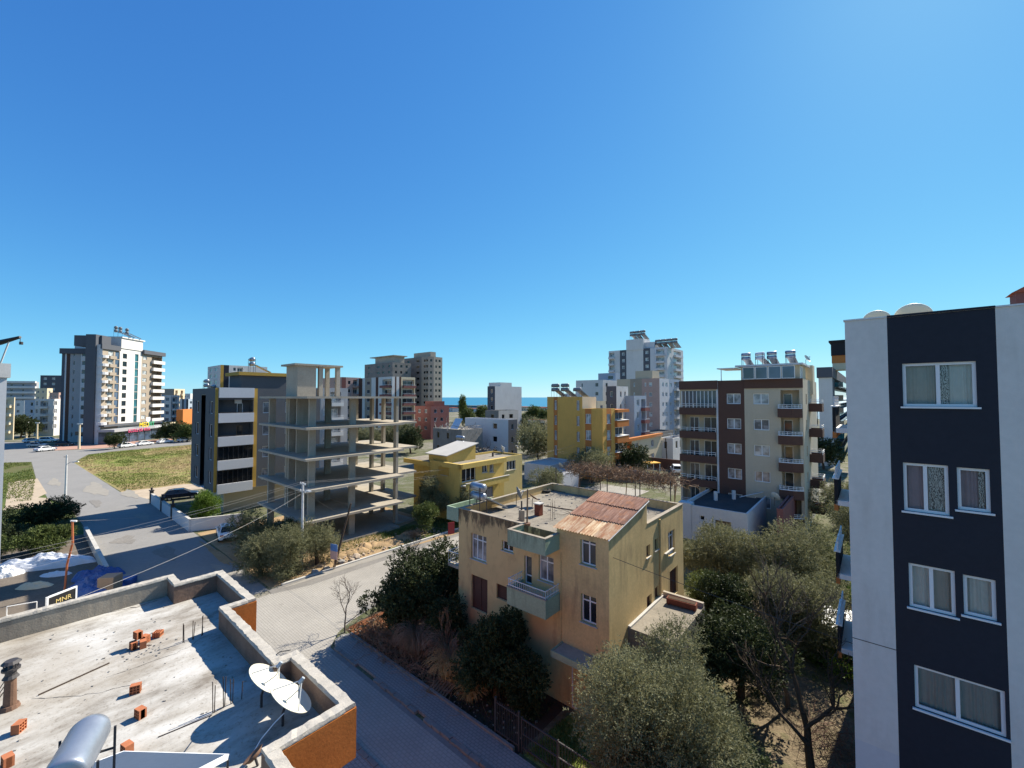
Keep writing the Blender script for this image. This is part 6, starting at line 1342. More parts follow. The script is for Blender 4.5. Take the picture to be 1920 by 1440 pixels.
# bare trees
def bare(name, label, loc, h, r, seed, depth=5, m='bark', spread=.55, cat='tree', mb=None, thin=.62, up=.12, kids=3, min_r=.004):
    rs = random.Random(seed); mb = MB(); mb.mat(m); T_ = MB(); T_.mat(m)
    def grow(p, d, L, r, dep, B):
        n = 4; pts = [p]; rad = [r]; q = p
        for i in range(n):
            d = (d+Vector((rs.gauss(0, .13), rs.gauss(0, .13), rs.gauss(0, .1)+up*.3))).normalized(); q = q+d*L/n; pts.append(q); rad.append(max(min_r, r*(1-.4*(i+1)/n)))
        B.tube(pts, rad, 6 if r > .03 else (4 if r > .012 else 3), False)
        if dep <= 0: return
        for k in range(kids if dep > 1 else kids+1):
            t = rs.uniform(.45, 1) if k else 1.; b = pts[0].lerp(pts[-1], t) if t < 1 else pts[-1]
            ax = Vector((rs.gauss(0, 1), rs.gauss(0, 1), rs.gauss(0, .6))).normalized(); nd = (d+ax*spread*(1.35 if k else .7)+Vector((0, 0, up))).normalized()
            grow(b, nd, L*rs.uniform(.6, .85), max(min_r, r*thin*(1 if k == 0 else .85)), dep-1, mb)
    root = empty(name, loc, 0, label, cat); grow(Vector((0, 0, -.05)), Vector((rs.gauss(0, .08), rs.gauss(0, .08), 1)).normalized(), h*.3, r, depth, T_)
    T_.build('trunk', None, root); mb.build('branches', None, root); return root
bare('bare_tree', 'leafless dark tree in front of the right hand block', W(-2.1, 20.6), 8.0, .17, 41, 5, 'bark', .6, kids=3, thin=.64)
bare('bare_tree', 'thin leafless tree right of the annex, behind the bare yard tree', W(-3.4, 24.6), 7.5, .10, 42, 5, 'bark_grey', .5, kids=3, thin=.64)
bare('bare_tree', 'brown leafless tree close to the left side of the right hand block', W(-.9, 26.5), 6.5, .1, 43, 5, 'twig_dark', .6, kids=3, thin=.64)
bare('bare_tree', 'bare sapling at the pavement corner casting a branching shadow', W(-25.9, 13.9), 4.4, .06, 44, 5, 'bark_grey', .8, kids=3, thin=.68)
bare('bare_tree', 'pale leafless tree behind the dark evergreen at the garden corner', W(-25.3, 18.2), 6.0, .09, 45, 5, 'bark_grey', .7, kids=3, thin=.66)
bare('bare_tree', 'pale leafless tree at the side street left of the ochre house', W(-24.6, 20.5), 5.4, .07, 46, 5, 'bark_grey', .7, kids=3, thin=.66)
bare('bare_shrub', 'pale dead branch in front of the white low house wall', W(-10.2, 43), 3.6, .05, 47, 4, 'galv_light', .6, kids=2, cat='bush')
bare('bare_shrub', 'thin leafless saplings in the garden before the ochre house', W(-18.6, 15.8), 4.2, .03, 48, 4, 'twig', .3, kids=3, cat='bush', up=.4)
bare('bare_shrub', 'second bunch of leafless saplings nearer the left garden tree', W(-19.8, 16.6), 4.0, .03, 49, 4, 'twig', .3, kids=3, cat='bush', up=.4)
def brush(name, label, loc, n, sx, sy, h, m, seed, ln=6, step=.25, r0=.012, arch=False, cat='brush pile'):
    rs = random.Random(seed); mb = MB(); root = empty(name, loc, YAW, label, cat)
    for _ in range(n):
        p = Vector((rs.gauss(0, sx), rs.gauss(0, sy), 0))
        if arch:
            a = rs.uniform(0, 6.28); L = rs.uniform(.6, 1)*h; d = Vector((math.cos(a), math.sin(a), 0)); pts = [p*.35+d*(.15*t+.75*(t/6)**2*L)*.6+Vector((rs.gauss(0, .02), rs.gauss(0, .02), L*math.sin(min(1, t/6)*2.2))) for t in range(7)]
            mb.tube(pts, [r0*(1-.1*t) for t in range(7)], 3, False)
        else: squiggle(mb, (p.x, p.y, rs.uniform(.05, h)*max(.15, 1-(p.x/sx/2.4)**2)), ln, step, r0, rs, .12)
    mb.build('stems', m, root); return root
brush('brush_pile', 'heap of cut grey brown branches at the pavement edge of the garden', W(-22.3, 15.1), 520, 1.1, .55, .8, 'twig', 51, r0=.017)
brush('dry_shrub', 'drooping leafless shrub with reddish stems in the garden centre', W(-20.2, 15.2), 620, .6, .4, 2.0, 'twig', 52, arch=True, cat='bush', r0=.013)
brush('dry_shrub', 'straw coloured dry shrub beside the wooden pallet', W(-17.2, 15.0), 300, .5, .35, 1.6, 'straw', 53, arch=True, cat='bush', r0=.014)
brush('dry_shrub', 'small straw coloured dry shrub right of the pallet', W(-15.4, 14.9), 120, .25, .25, .9, 'straw', 54, arch=True, cat='bush', r0=.01)
brush('dry_shrub', 'second straw coloured shrub under the green balcony', W(-16.0, 15.6), 130, .35, .3, 1.2, 'straw', 55, arch=True, cat='bush', r0=.01)
brush('brush_pile', 'litter of dead twigs along the garden edging', W(-19.8, 14.45), 380, 1.9, .26, .3, 'twig', 56, r0=.015)
brush('brush_pile', 'tangle of brown stems by the left side of the right hand block', W(-1.5, 22.8), 200, .7, .7, 1.2, 'twig_dark', 57)
brush('dry_shrub', 'dry reddish shrub at the edge of the construction plot by the side street', W(-37.4, 27.6), 110, .5, .4, .9, 'twig', 58, arch=True, cat='bush')
brush('dry_shrub', 'tall dry stems standing before the brown shutter of the ochre house', W(-18.0, 15.6), 260, .6, .3, 2.1, 'twig', 59, arch=True, cat='bush', r0=.012)
brush('brush_pile', 'heap of pale dry prunings right of the red soil corner', W(-23.8, 14.9), 300, .7, .35, .6, 'twig', 60, r0=.015)
def tufts(name, polys, n, ln, wd, m, seed, z=.02, tri=True):
    rs = np.random.RandomState(seed); pts = []
    for (a0, a1, b0, b1, k) in polys:
        a = rs.uniform(a0, a1, k); b = rs.uniform(b0, b1, k); pts.append(np.stack([a*EX[0]+b*EY[0], a*EX[1]+b*EY[1], np.full(k, z)], 1))
    p = np.concatenate(pts); d = rs.normal(0, .45, (len(p), 3)); d[:, 2] = 1
    o = bpy.data.objects.new(name, quadmesh(name, leaves(p, d, ln, wd, rs), m)); link(o); o['kind'] = 'stuff'; return o
tufts('lawn_grass', [(-11.3, -8.0, 14.2, 16.8, 3500), (-9.3, -.9, 27.5, 46, 5000)], 0, .14, .03, 'grass', 61)
tufts('garden_weeds', [(-26, -12, 14, 17.4, 2600)], 0, .16, .05, 'leaf_dark', 62)
tufts('verge_grass', [(-41, -36.5, 26, 46, 5000), (-42, -37.2, 20.5, 27, 1800)], 0, .22, .05, 'grass', 63)
def tufts_px(name, poly, k, ln, wd, m, seed, thr, sign):
    import mathutils.noise as mn
    rs = np.random.RandomState(seed); q = [P(*p) for p in poly]; xs_ = [p.x for p in q]; ys_ = [p.y for p in q]; out = []
    while len(out) < k:
        x, y = rs.uniform(min(xs_), max(xs_)), rs.uniform(min(ys_), max(ys_)); c = False; n = len(q)
        for i in range(n):
            a, b = q[i], q[(i+1) % n]
            if (a.y > y) != (b.y > y) and x < (b.x-a.x)*(y-a.y)/(b.y-a.y)+a.x: c = not c
        if c and sign*(mn.noise(Vector((x*.06, y*.06, seed*.0)))+.4*mn.noise(Vector((x*.3, y*.3, 3)))-thr) > rs.uniform(0, .12): out.append((x, y, .01))
    p = np.array(out); d = rs.normal(0, .5, (len(p), 3)); d[:, 2] = 1
    o = bpy.data.objects.new(name, quadmesh(name, leaves(p, d, ln, wd, rs), m)); link(o); o['kind'] = 'stuff'
MEAD = [(140, 867), (166, 853), (211, 848), (362, 835), (440, 835), (440, 903), (345, 907), (300, 913), (230, 921)]
tufts_px('meadow_grass', MEAD, 15000, .22, .08, 'grass', 64, .0, 1); tufts_px('dry_meadow_grass', MEAD, 12000, .28, .08, 'grass_dry', 65, .02, -1)
tufts_px('left_meadow_grass', [(-60, 868), (56, 868), (66, 900), (60, 938), (-60, 962)], 8000, .22, .09, 'grass', 66, -.1, 1)
# worn patches and drifted sand on the streets
rp_ = random.Random(90)
def blob(name, a, b, ra, rb, m, z):
    pts = []; ph0 = rp_.uniform(0, 6)
    for t in range(22):
        an = 2*math.pi*t/22; k = 1+.22*math.sin(3*an+ph0)+.12*math.sin(7*an+ph0*2)+rp_.uniform(-.06, .06); pts.append(W(a+ra*k*math.cos(an), b+rb*k*math.sin(an)))
    sheet(name, pts, z, m)
for i, (a, b, ra, rb, m) in enumerate(((-52, 9.6, 2.6, .7, 'asphalt_old'), (-60, 7.6, 1.6, .9, 'asphalt_old'), (-70, 10.5, 2.4, .6, 'road_dust'), (-97, 8.6, 7, 1.2, 'road_dust'), (-41, 11.9, 3.6, .8, 'road_dust'), (-84, 7.5, 3.0, .5, 'asphalt_old'), (-110, 4.5, 5, .7, 'road_dust'), (-88, 11.6, 4, .8, 'road_dust'), (-48, 12.7, 4.5, .35, 'dirt'))): blob('road_patch', a, b, ra, rb, m, .026+.0008*i)
for i, (a, b, ra, rb, m) in enumerate(((-35.6, 20, .45, 5, 'road_dust'), (-35.5, 31, .4, 4, 'dirt'), (-27.9, 19.5, .45, 3, 'road_dust'), (-30, 20, .5, 1.2, 'road_dust'))): blob('road_patch', a, b, ra, rb, m, .036+.0008*i)
sheet('gutter', ab([(-24.6, 12.28), (6, 12.28), (6, 12.52), (-24.6, 12.52)]), .024, 'concrete_dark')
# ================================================================== vehicles
def car(label, loc, yaw, m='car_white', kind='sedan', group=None, name='parked_car', s=1.):
    root = empty(name, loc, yaw, label, 'car', group); root.scale = (s, s, s)
    L, Wd = (4.4, 1.74) if kind != 'suv' else (4.5, 1.85); hb = .85 if kind != 'suv' else 1.0; ht = 1.45 if kind != 'suv' else 1.78
    z0 = .28
    if kind == 'sedan': low = [(-2.2, .35), (-2.2, .75), (-2.12, .92), (-1.55, .98), (1.05, .95), (1.95, .8), (2.18, .66), (2.2, .35)]; cab = [(-1.75, .95), (-1.05, ht), (.25, ht), (1.15, .93)]
    elif kind == 'hatch': low = [(-2.1, .35), (-2.12, .8), (-2.0, .98), (1.0, .98), (1.9, .84), (2.08, .66), (2.1, .35)]; cab = [(-2.0, .96), (-1.55, 1.42), (-.9, 1.5), (.2, 1.48), (1.15, .95)]
    else: low = [(-2.2, .42), (-2.25, 1.0), (-2.15, 1.1), (1.0, 1.1), (2.1, 1.0), (2.25, .8), (2.25, .42)]; cab = [(-2.15, 1.08), (-2.0, 1.72), (-1.7, 1.78), (.3, 1.76), (1.05, 1.08)]
    n = len(low); mb = MB(); mb.mat(m)
    def loft(prof, rows):
        vs = [(x, y*k, z) for (y, k_) in rows for (x, z) in prof for k in (1,)]
    wa = Wd/2
    # body: three sections across half width for a rounded side
    def shell(prof, ys, ins, mb):
        k = len(prof); vs = []; cx_ = sum(p[0] for p in prof)/k; cz = sum(p[1] for p in prof)/k
        for y, i_ in zip(ys, ins): vs += [(cx_+(x-cx_)*(1-i_*.5), y, cz+(z-cz)*(1-i_)) for x, z in prof]
        fs = [tuple(range(k-1, -1, -1)), tuple(range((len(ys)-1)*k, len(ys)*k))]
        for r in range(len(ys)-1):
            for j in range(k): a = r*k+j; b = r*k+(j+1) % k; fs.append((a, b, b+k, a+k))
        mb.faces(vs, fs)
    shell(low, [-wa, -wa+.1, wa-.1, wa], [.1, 0, 0, .1], mb); o = mb.build('body', None, root); bevel(o, .04, 2)
    mb = MB(); mb.mat(m); k = len(cab); ti = .2
    top = max(z for x, z in cab); bot = min(z for x, z in cab)
    vs = []
    for sy in (-1, 1): vs += [(x, sy*(wa-.06-ti*((z-bot)/(top-bot))), z) for x, z in cab]
    fs = [tuple(range(k)), tuple(range(2*k-1, k-1, -1))]+[(j, (j+1) % k+0, (j+1) % k+k, j+k) for j in range(k-1)]
    mb.faces(vs, fs); o = mb.build('cabin', None, root); bevel(o, .03, 2)
    # windows: side glass, windscreen, rear screen
    def lerp3(a, b, t): return Vector(a).lerp(Vector(b), t)
    for sy in (0, 1):
        q = vs[sy*k:(sy+1)*k]; c = sum((Vector(v) for v in q), Vector())/k; off = Vector((0, (-1 if sy == 0 else 1)*.012, .0))
        g_ = MB(); pts = [c+(Vector(v)-c)*.84+off for v in q]; g_.face(pts if sy == 0 else pts[::-1]); g_.build('side_window', 'glass_black', root)
        pm = MB(); xm = -.35; pm.box(xm-.04, xm+.04, (vs[sy*k][1]*.5+vs[sy*k+1][1]*.5)-.03, (vs[sy*k][1]*.5+vs[sy*k+1][1]*.5)+.03, bot+.05, top-.1); pm.build('door_pillar', m, root)
    for (i0, i1, nm, sg) in ((k-2, k-1, 'windscreen', 1), (0, 1, 'rear_window', -1)):
        a, b, c_, d_ = Vector(vs[i0]), Vector(vs[i1]), Vector(vs[i1+k]), Vector(vs[i0+k]); ce = (a+b+c_+d_)/4; nn = Vector((sg*.5, 0, .5)).normalized()*.015
        g_ = MB(); g_.face([ce+(p-ce)*.86+nn for p in (a, b, c_, d_)]); g_.build(nm, 'glass_black', root)
    rw = .32 if kind != 'suv' else .37
    for x in (-1.32, 1.32):
        for sy in (-1, 1):
            mx = Matrix.Translation((x, sy*(wa-.1), rw)) @ Matrix.Rotation(math.pi/2, 4, 'X')
            t = MB(); t.smooth = False; t.lathe([(rw*.62, -.11), (rw*.95, -.11), (rw, -.08), (rw, .08), (rw*.95, .11), (rw*.62, .11), (rw*.62, -.11)], 18, mx); wo = t.build('wheel', 'rubber', root)
            t = MB(); t.lathe([(.001, -sy*.0+.095), (rw*.6, .08), (rw*.63, -.08), (.001, -.095)], 12, mx); t.build('rim', 'metal_grey', wo)
    for sy in (-1, 1):
        MB().box(low[-2][0]-.16, low[-2][0]+.02, sy*(wa-.45), sy*(wa-.14), .62, .76).build('headlight', 'lamp_clear', root); MB().box(low[1][0]-.03, low[1][0]+.1, sy*(wa-.42), sy*(wa-.12), .68, .86).build('tail_light', 'lamp_red', root)
        MB().box(.8, .98, sy*(wa+.0), sy*(wa+.14), .95, 1.07).build('mirror', m, root)
    MB().box(-2.24, -2.19, -.5, .5, .38, .5).build('bumper', 'plastic_black', root); MB().box(low[-1][0]-.01, low[-1][0]+.04, -.55, .55, .36, .5).build('bumper', 'plastic_black', root)
    return root
def faceto(p, q): d = Vector(q)-Vector(p); return math.atan2(d.y, d.x)
fr_dir = faceto(P(235, 838), P(350, 827))
Gc = 'white cars parked along the far road'
for i, (px, py, kd, lb) in enumerate(((238, 839, 'hatch', 'white hatchback parked at the left end of the roadside row by the meadow'), (271, 835, 'sedan', 'white saloon second in the row parked along the meadow road'), (309, 831, 'sedan', 'white saloon third in the row parked along the meadow road'), (346, 828, 'hatch', 'white car at the right end of the meadow road row, cut by the dark block'))):
    car(lb, P(px, py), fr_dir, 'car_white', kd, Gc)
car('white car driving out by the far left junction', P(85, 846), R(80), 'car_white', 'sedan'); car('white car parked beyond the two far lamp posts', P(60, 829.5), R(75), 'car_white', 'hatch'); car('white van like car under the grey tower canopy', P(92, 829), R(20), 'car_white', 'suv'); car('dark car in the shade below the grey tower', P(122, 836), R(15), 'car_dark', 'hatch'); car('second dark car in the shade beside the road at far left', P(70, 838), R(20), 'car_silver', 'sedan')
car('silver car parked high behind the meadow road hedge', P(327, 820.5), R(20), 'car_silver', 'hatch')
car('dark blue car parked behind the yard wall of the dark block', P(340, 935), R(35), 'car_dark', 'hatch'); car('white saloon half hidden behind the junction olives', W(-53.0, 14.9), YAW+math.pi-.2, 'car_white', 'sedan')
car('white four wheel drive parked in the lane left of the brown block', P(1268, 887), R(75), 'car_white', 'suv'); car('white saloon partly hidden behind the vine trellis', P(1194, 897), R(-30), 'car_white', 'sedan')
# ================================================================== poles, wires
def lamp_arm(root, z, d, L=1.6):
    d = Vector(d).normalized(); MB().tube([(0, 0, z), d*L*.5+Vector((0, 0, z+.3)), d*L+Vector((0, 0, z+.35))], .035, 6).build('lamp_arm', 'metal_grey', root)
    o = MB().box(-.3, .3, -.12, .12, -.07, .07).build('lamp_head', 'galv_light', root); o.location = d*(L+.2)+Vector((0, 0, z+.33)); o.rotation_euler = (0, -.1, math.atan2(d.y, d.x))
UP = W(-38.6, 16.6); uz = zat(UP.y, 905)
up_ = empty('utility_pole', UP, 0, 'grey steel utility pole with crossarm and lamp in front of the concrete frame', 'utility pole')
MB().tube([(0, 0, 0), (0, 0, uz)], [.13, .085], 10).build('pole', 'galv_light', up_)
XD = Vector((EX[0], EX[1], 0))
for z in (uz-.15, uz-.8):
    o = MB().box(-.55, .55, -.04, .04, -.04, .04).build('crossarm', 'metal_grey', up_); o.location = (0, 0, z); o.rotation_euler = (0, 0, YAW)
    for t in (-.5, -.2, .2, .5): p = XD*t; mb = MB(); mb.cyl((p.x, p.y), .035, z+.04, z+.16, 6); mb.build('insulator', 'white_plastic', up_)
lamp_arm(up_, uz-.9, (EX[0], EX[1], 0), .9)
def wire(p0, p1, sag, label, r=.0055, m='wire'):
    o = MB().tube(sagging(p0, p1, sag, 18), r, 4).build('power_line', m); tag(o, label, 'power line', 'overhead lines'); return o
far_l = [P(-300, 1130, 6.5), P(-300, 1138, 6.4), P(-300, 1165, 6.0), P(-300, 1173, 5.9)]
tops = [UP+XD*t+Vector((0, 0, z)) for t, z in ((-.5, uz), (.2, uz), (-.5, uz-.65), (.2, uz-.65))]
ends = [(0, 1035), (0, 1043), (0, 1058), (0, 1072)]
for k in range(4):
    t = tops[k]; e = P(ends[k][0], ends[k][1], 6.8-.35*k); d = e-t; wire(t, t+d*1.25, .35, ['topmost', 'second', 'third', 'lowest'][k]+' of the four wires running left from the utility pole')
RP = P(1098, 887); rz_ = zat(RP.y, 829)
rp = empty('utility_pole', RP, 0, 'concrete utility pole with a lamp in front of the yellow block', 'utility pole'); MB().tube([(0, 0, 0), (0, 0, rz_)], [.16, .12], 8).build('pole', 'galv_light', rp)
MB().box(-.7, .7, -.05, .05, rz_-.2, rz_-.1).build('crossarm', 'metal_grey', rp); lamp_arm(rp, rz_-1.6, (1, .1, 0), 1.4)
for k in range(4): wire(tops[k]+XD*.1, RP+Vector((-.6+.4*k, 0, rz_-.05-.25*(k > 1)*k)), 1.0, ['topmost', 'second', 'third', 'lowest'][k]+' of the wires from the utility pole to the pole by the yellow block')
R2 = P(1259, 866); z2 = zat(R2.y, 812)
r2_ = empty('utility_pole', R2, 0, 'grey utility pole beside the white shop house', 'utility pole'); MB().tube([(0, 0, 0), (0, 0, z2)], [.17, .12], 8).build('pole', 'galv_light', r2_); MB().box(-.7, .7, -.05, .05, z2-.2, z2-.1).build('crossarm', 'metal_grey', r2_)
for k in range(3): wire(RP+Vector((-.4+.4*k, 0, rz_-.06)), R2+Vector((-.5+.5*k, 0, z2-.06)), .4, ['front', 'middle', 'rear'][k]+' wire between the pole by the yellow block and the shop house pole', .012)
R3 = P(1252, 872); r3 = empty('utility_pole', P(1251, 870), 0, 'dark wooden pole leaning before the white shop house', 'utility pole'); MB().tube([(0, 0, 0), (-.3, 0, 5.8)], [.14, .1], 8).build('pole', 'bark', r3)
# leaning wooden pole with sign
a_, b_ = P(626, 1066), None
lp_ = empty('leaning_pole', a_, 0, 'leaning dark wooden pole rising in front of the concrete frame', 'utility pole'); tp = atY(657, a_.y+1.0, 8); tz = zat(tp.y, 944); tpx = atY(658, a_.y+1.0, tz)
MB().tube([(0, 0, 0), (tpx.x-a_.x, tpx.y-a_.y, tz)], [.12, .08], 8).build('pole', 'bark', lp_)
sg = empty('election_poster', P(627, 1066)+Vector((.05, -.25, 0)), R(-25), 'blue and pink poster board tied to the leaning pole', 'poster'); MB().box(-.4, .4, -.03, .0, .9, 1.6).build('lower_panel', 'poster_pink', sg); MB().box(-.4, .4, -.03, .0, 1.602, 2.2).build('upper_panel', 'poster_blue', sg); MB().box(-.03, .03, .001, .05, 0, 2.2).build('stake', 'wood', sg)
for k, (q0, q1, sag, lb) in enumerate(((UP+Vector((0, 0, uz-.9)), P(-100, 1215, 8.3), .5, 'thick pale cable sagging from the utility pole over the flat roof'), (UP+Vector((0, 0, uz-.3)), Vector((tpx.x, tpx.y, tz-.2)), .1, 'short wire from the utility pole to the leaning pole'), (UP+Vector((0, 0, uz-.7)), Vector((tpx.x, tpx.y, tz-1.5)), .1, 'lower short wire between the utility pole and the leaning pole'), (Vector((tpx.x, tpx.y, tz-.3)), P(900, 1000, 6), .3, 'wire from the leaning pole towards the ochre house'))):
    wire(q0, q1, sag, lb, .008 if k == 0 else .007, 'wire' if k == 0 else 'metal_dark')
wire(H.O+Vector((H.ex.x*-2.7, H.ex.y*-2.7, 8.1)), P(1640, 1220, 6.2), .15, 'dark wire crossing the ochre house gable towards the right hand block', .012, 'metal_dark')
# street lamp left, red brown pole, far lamp posts
SLp = P(122, 953); slz = zat(SLp.y, 853)
sl_o = empty('street_lamp', SLp, 0, 'tall grey street lamp beside the left road and hedge', 'street lamp'); MB().tube([(0, 0, 0), (0, 0, slz)], [.14, .09], 8).build('pole', 'galv_light', sl_o); lamp_arm(sl_o, slz-1.3, (1, .3, 0), .8); MB().box(-.4, .1, -.03, .03, slz-.3, slz-.24).build('crossarm', 'metal_dark', sl_o)
bp = P(121, 1112); bz = zat(bp.y, 977); bo = empty('rusty_pole', bp, 0, 'slightly bent red brown pole standing in the vacant lot', 'pole'); MB().tube([(0, 0, 0), (.12, 0, bz*.4), (.5, 0, bz*.7), (.42, 0, bz)], .07, 7).build('pole', 'rail_rust' if False else 'terracotta', bo); MB().box(.3, .75, -.05, .05, bz-.05, bz+.06).build('bracket', 'white_plastic', bo)
wire(bp+Vector((.6, 0, bz)), W(-56.6, 16, 2.6), .3, 'pale wire from the red brown pole across the shaded road')
for px, py, top, lb in ((49, 822, 792, 'pale lamp post, left of the two far posts'), (69, 826, 793, 'pale lamp post, right of the two far posts'), (148, 842, 795, 'pale traffic post with boxes before the grey tower')):
    p = P(px, py); z = zat(p.y, top); o = empty('lamp_post', p, 0, lb, 'lamp post'); MB().tube([(0, 0, 0), (0, 0, z)], [.3, .2], 8).build('pole', 'cream_wall', o); MB().box(-.7, .7, -.15, .15, z-.1, z+.15).build('lamp_head', 'galv_light', o)
    if px == 148: MB().box(-1.0, -.1, -.3, .3, z*.55, z*.7).build('signal_box', 'metal_dark', o)
# crane at the far left
p = atY(-6, 150, 20); zt1 = zat(150, 632); p2 = atY(38, 150, zt1)
cr_ = empty('mobile_crane', (p.x-14, 150, 0), 0, 'dark crane boom poking in at the left edge above the roofs', 'crane')
o0 = Vector((p.x-14, 150, 0)); b1_ = Vector((atY(0, 150, 30).x, 150, zat(150, 642)))-o0; b2_ = Vector((p2.x, 150, zt1))-o0
MB().tube([(0, 0, 0), (0, 0, zat(150, 660)), b1_, b2_], [1.0, .9, .9, .45], 6).build('boom', 'plastic_black', cr_); MB().tube([b2_, b2_-Vector((0, 0, 2.2))], .1, 5).build('hook_line', 'metal_dark', cr_); o = MB().cyl((0, 0), .5, -.5, .5, 8).build('hook_block', 'metal_dark', cr_); o.location = b2_-Vector((-.4, 0, 2.2))
MB().tube([b1_+Vector((3, 0, .3)), (b1_.x-2, 0, b1_.z-14)], .25, 5).build('luffing_ram', 'pale_grey', cr_)
# ================================================================== garden and lot things
gt = empty('garden_gate', W(-13.0, 14.1), YAW, 'black iron garden gate with vertical bars', 'gate')
for x in (0, 1.35): MB().box(x-.04, x+.04, -.04, .04, 0, 1.7).build('post', 'metal_dark', gt)
for z in (.25, 1.45): MB().box(.04, 1.31, -.02, .02, z, z+.05).build('rail', 'metal_dark', gt)
for i in range(12): MB().box(.12+i*.1, .135+i*.1, -.012, .012, .1, 1.6).build('bar', 'metal_dark', gt)
fe = empty('garden_fence', W(-11.5, 14.15), YAW, 'dark metal railing fence along the sunny grass by the pavement', 'fence')
for z in (.25, .8, 1.4): MB().box(0, 3.6, -.025, .025, z, z+.05).build('rail', 'metal_dark', fe)
fbm = MB(); fbm.box(-.008, .008, -.008, .008, .1, 1.42); fme = fbm.mat('metal_dark').mesh('bar')
for i in range(26): o = bpy.data.objects.new('bar', fme); link(o, fe); o.location = (.08+i*.137, 0, 0)
for x in (-.03, 1.8, 3.6): MB().box(x-.03, x+.03, -.031, .031, 0, 1.5).build('post', 'metal_dark', fe)
pl_ = empty('wooden_pallet', W(-17.0, 14.35, .12), YAW+.25, 'weathered wooden pallet lying by the garden edging', 'pallet'); pl_.rotation_euler = (.12, .08, YAW+.25)
for i in range(7): MB().box(-.55+i*.165, -.45+i*.165, -.5, .5, .1, .125).build('slat', 'wood', pl_)
for y in (-.45, 0, .45): MB().box(-.56, .56, y-.045, y+.045, 0, .098).build('runner', 'wood', pl_)
for k, (dx, rz) in enumerate(((-1.0, .1), (-1.0, .25))): o = MB().box(-.45, .45, -.06, .06, 0, .04).build('loose_plank', 'wood'); o.location = W(-17.9, 14.5+.25*k, .03); o.rotation_euler = (0, 0, YAW+rz); tag(o, ('front' if k == 0 else 'rear')+' loose plank beside the wooden pallet', 'plank')
# corrugated hut and rubble by the right hand block
hs = empty('corrugated_shelter', W(-1.6, 31.4), YAW, 'low shelter with a pale corrugated sheet roof beside the right hand block', 'shelter')
for i in range(4): corr(-.9+i*.8, -.05+i*.8, -1.2, 1.2, 2.0, 2.25, hs, m='galv_light', pitch=.16, amp=.03)
for (x, y) in ((-.8, -1.1), (2.2, -1.1), (-.8, 1.1), (2.2, 1.1)): MB().box(x-.05, x+.05, y-.05, y+.05, 0, 2.0+.1*(y > 0)).build('post', 'wood', hs)
MB().box(-.8, 2.2, -1.12, -1.08, .3, 1.95).build('side_sheet', 'metal_grey', hs)
rs = random.Random(12)
def rock(loc, s, label, m='stone', seed=0):
    r = random.Random(seed); bm = bmesh.new(); bmesh.ops.create_icosphere(bm, subdivisions=2, radius=s)
    for v in bm.verts: v.co *= 1+r.uniform(-.18, .18); v.co.z *= .7
    me = bpy.data.meshes.new('rock'); bm.to_mesh(me); bm.free(); me.materials.append(M(m)); o = bpy.data.objects.new('rock', me); link(o); o.location = (loc[0], loc[1], s*.4); tag(o, label, 'rock', 'rocks along the construction plot'); return o
rock(P(667, 1048), .42, 'pale boulder at the roadside by the construction plot', 'stone', 1); rock(P(660, 1052), .25, 'small rock left of the pale boulder', 'stone', 2); rock(P(640, 1056), .3, 'grey rock next to the poster stake', 'rubble_grey', 3); rock(P(612, 1068), .28, 'rock under the edge of the junction olives', 'stone', 4); rock(P(590, 1075), .3, 'grey rock at the foot of the front junction olive', 'rubble_grey', 5)
# dirt bank and rubble as one loose mass
mb = MB(); rb_ = random.Random(21)
def mound(mb, cx_, cy_, rx, ry, h, n=16, m=5):
    vs = []; fs = []
    for i in range(m+1):
        for j in range(n):
            a = 2*math.pi*j/n; k = i/m; vs.append((cx_+rx*k*math.cos(a)*(1+rb_.uniform(-.12, .12)), cy_+ry*k*math.sin(a)*(1+rb_.uniform(-.12, .12)), max(-.02, h*(1-k*k)*(1+rb_.uniform(-.25, .25))-.02*(i == m))))
    for i in range(m):
        for j in range(n): a = i*n+j; b = i*n+(j+1) % n; fs.append((a, b, b+n, a+n))
    mb.faces(vs, fs)
for t in range(14): p = W(-38.3+rb_.uniform(-.6, .6), 18.5+t*.85); mound(mb, p.x, p.y, rb_.uniform(.8, 1.5), rb_.uniform(.7, 1.2), rb_.uniform(.2, .5))
mb.smooth = True; o = mb.build('earth_bank', 'dirt'); o['kind'] = 'stuff'
mb = MB(); rb_ = random.Random(22)
for _ in range(260):
    p = W(rb_.uniform(-40, -36.6), rb_.uniform(17.5, 31)); s = rb_.uniform(.04, .13); mb.box(p.x-s, p.x+s, p.y-s*.8, p.y+s*.8, 0, s*1.2)
for _ in range(220):
    p = W(rb_.uniform(-26, -12), rb_.uniform(14.1, 16.5)); s = rb_.uniform(.02, .06); mb.box(p.x-s, p.x+s, p.y-s*.8, p.y+s*.8, 0, s)
o = mb.build('loose_stones', 'stone'); o['kind'] = 'stuff'
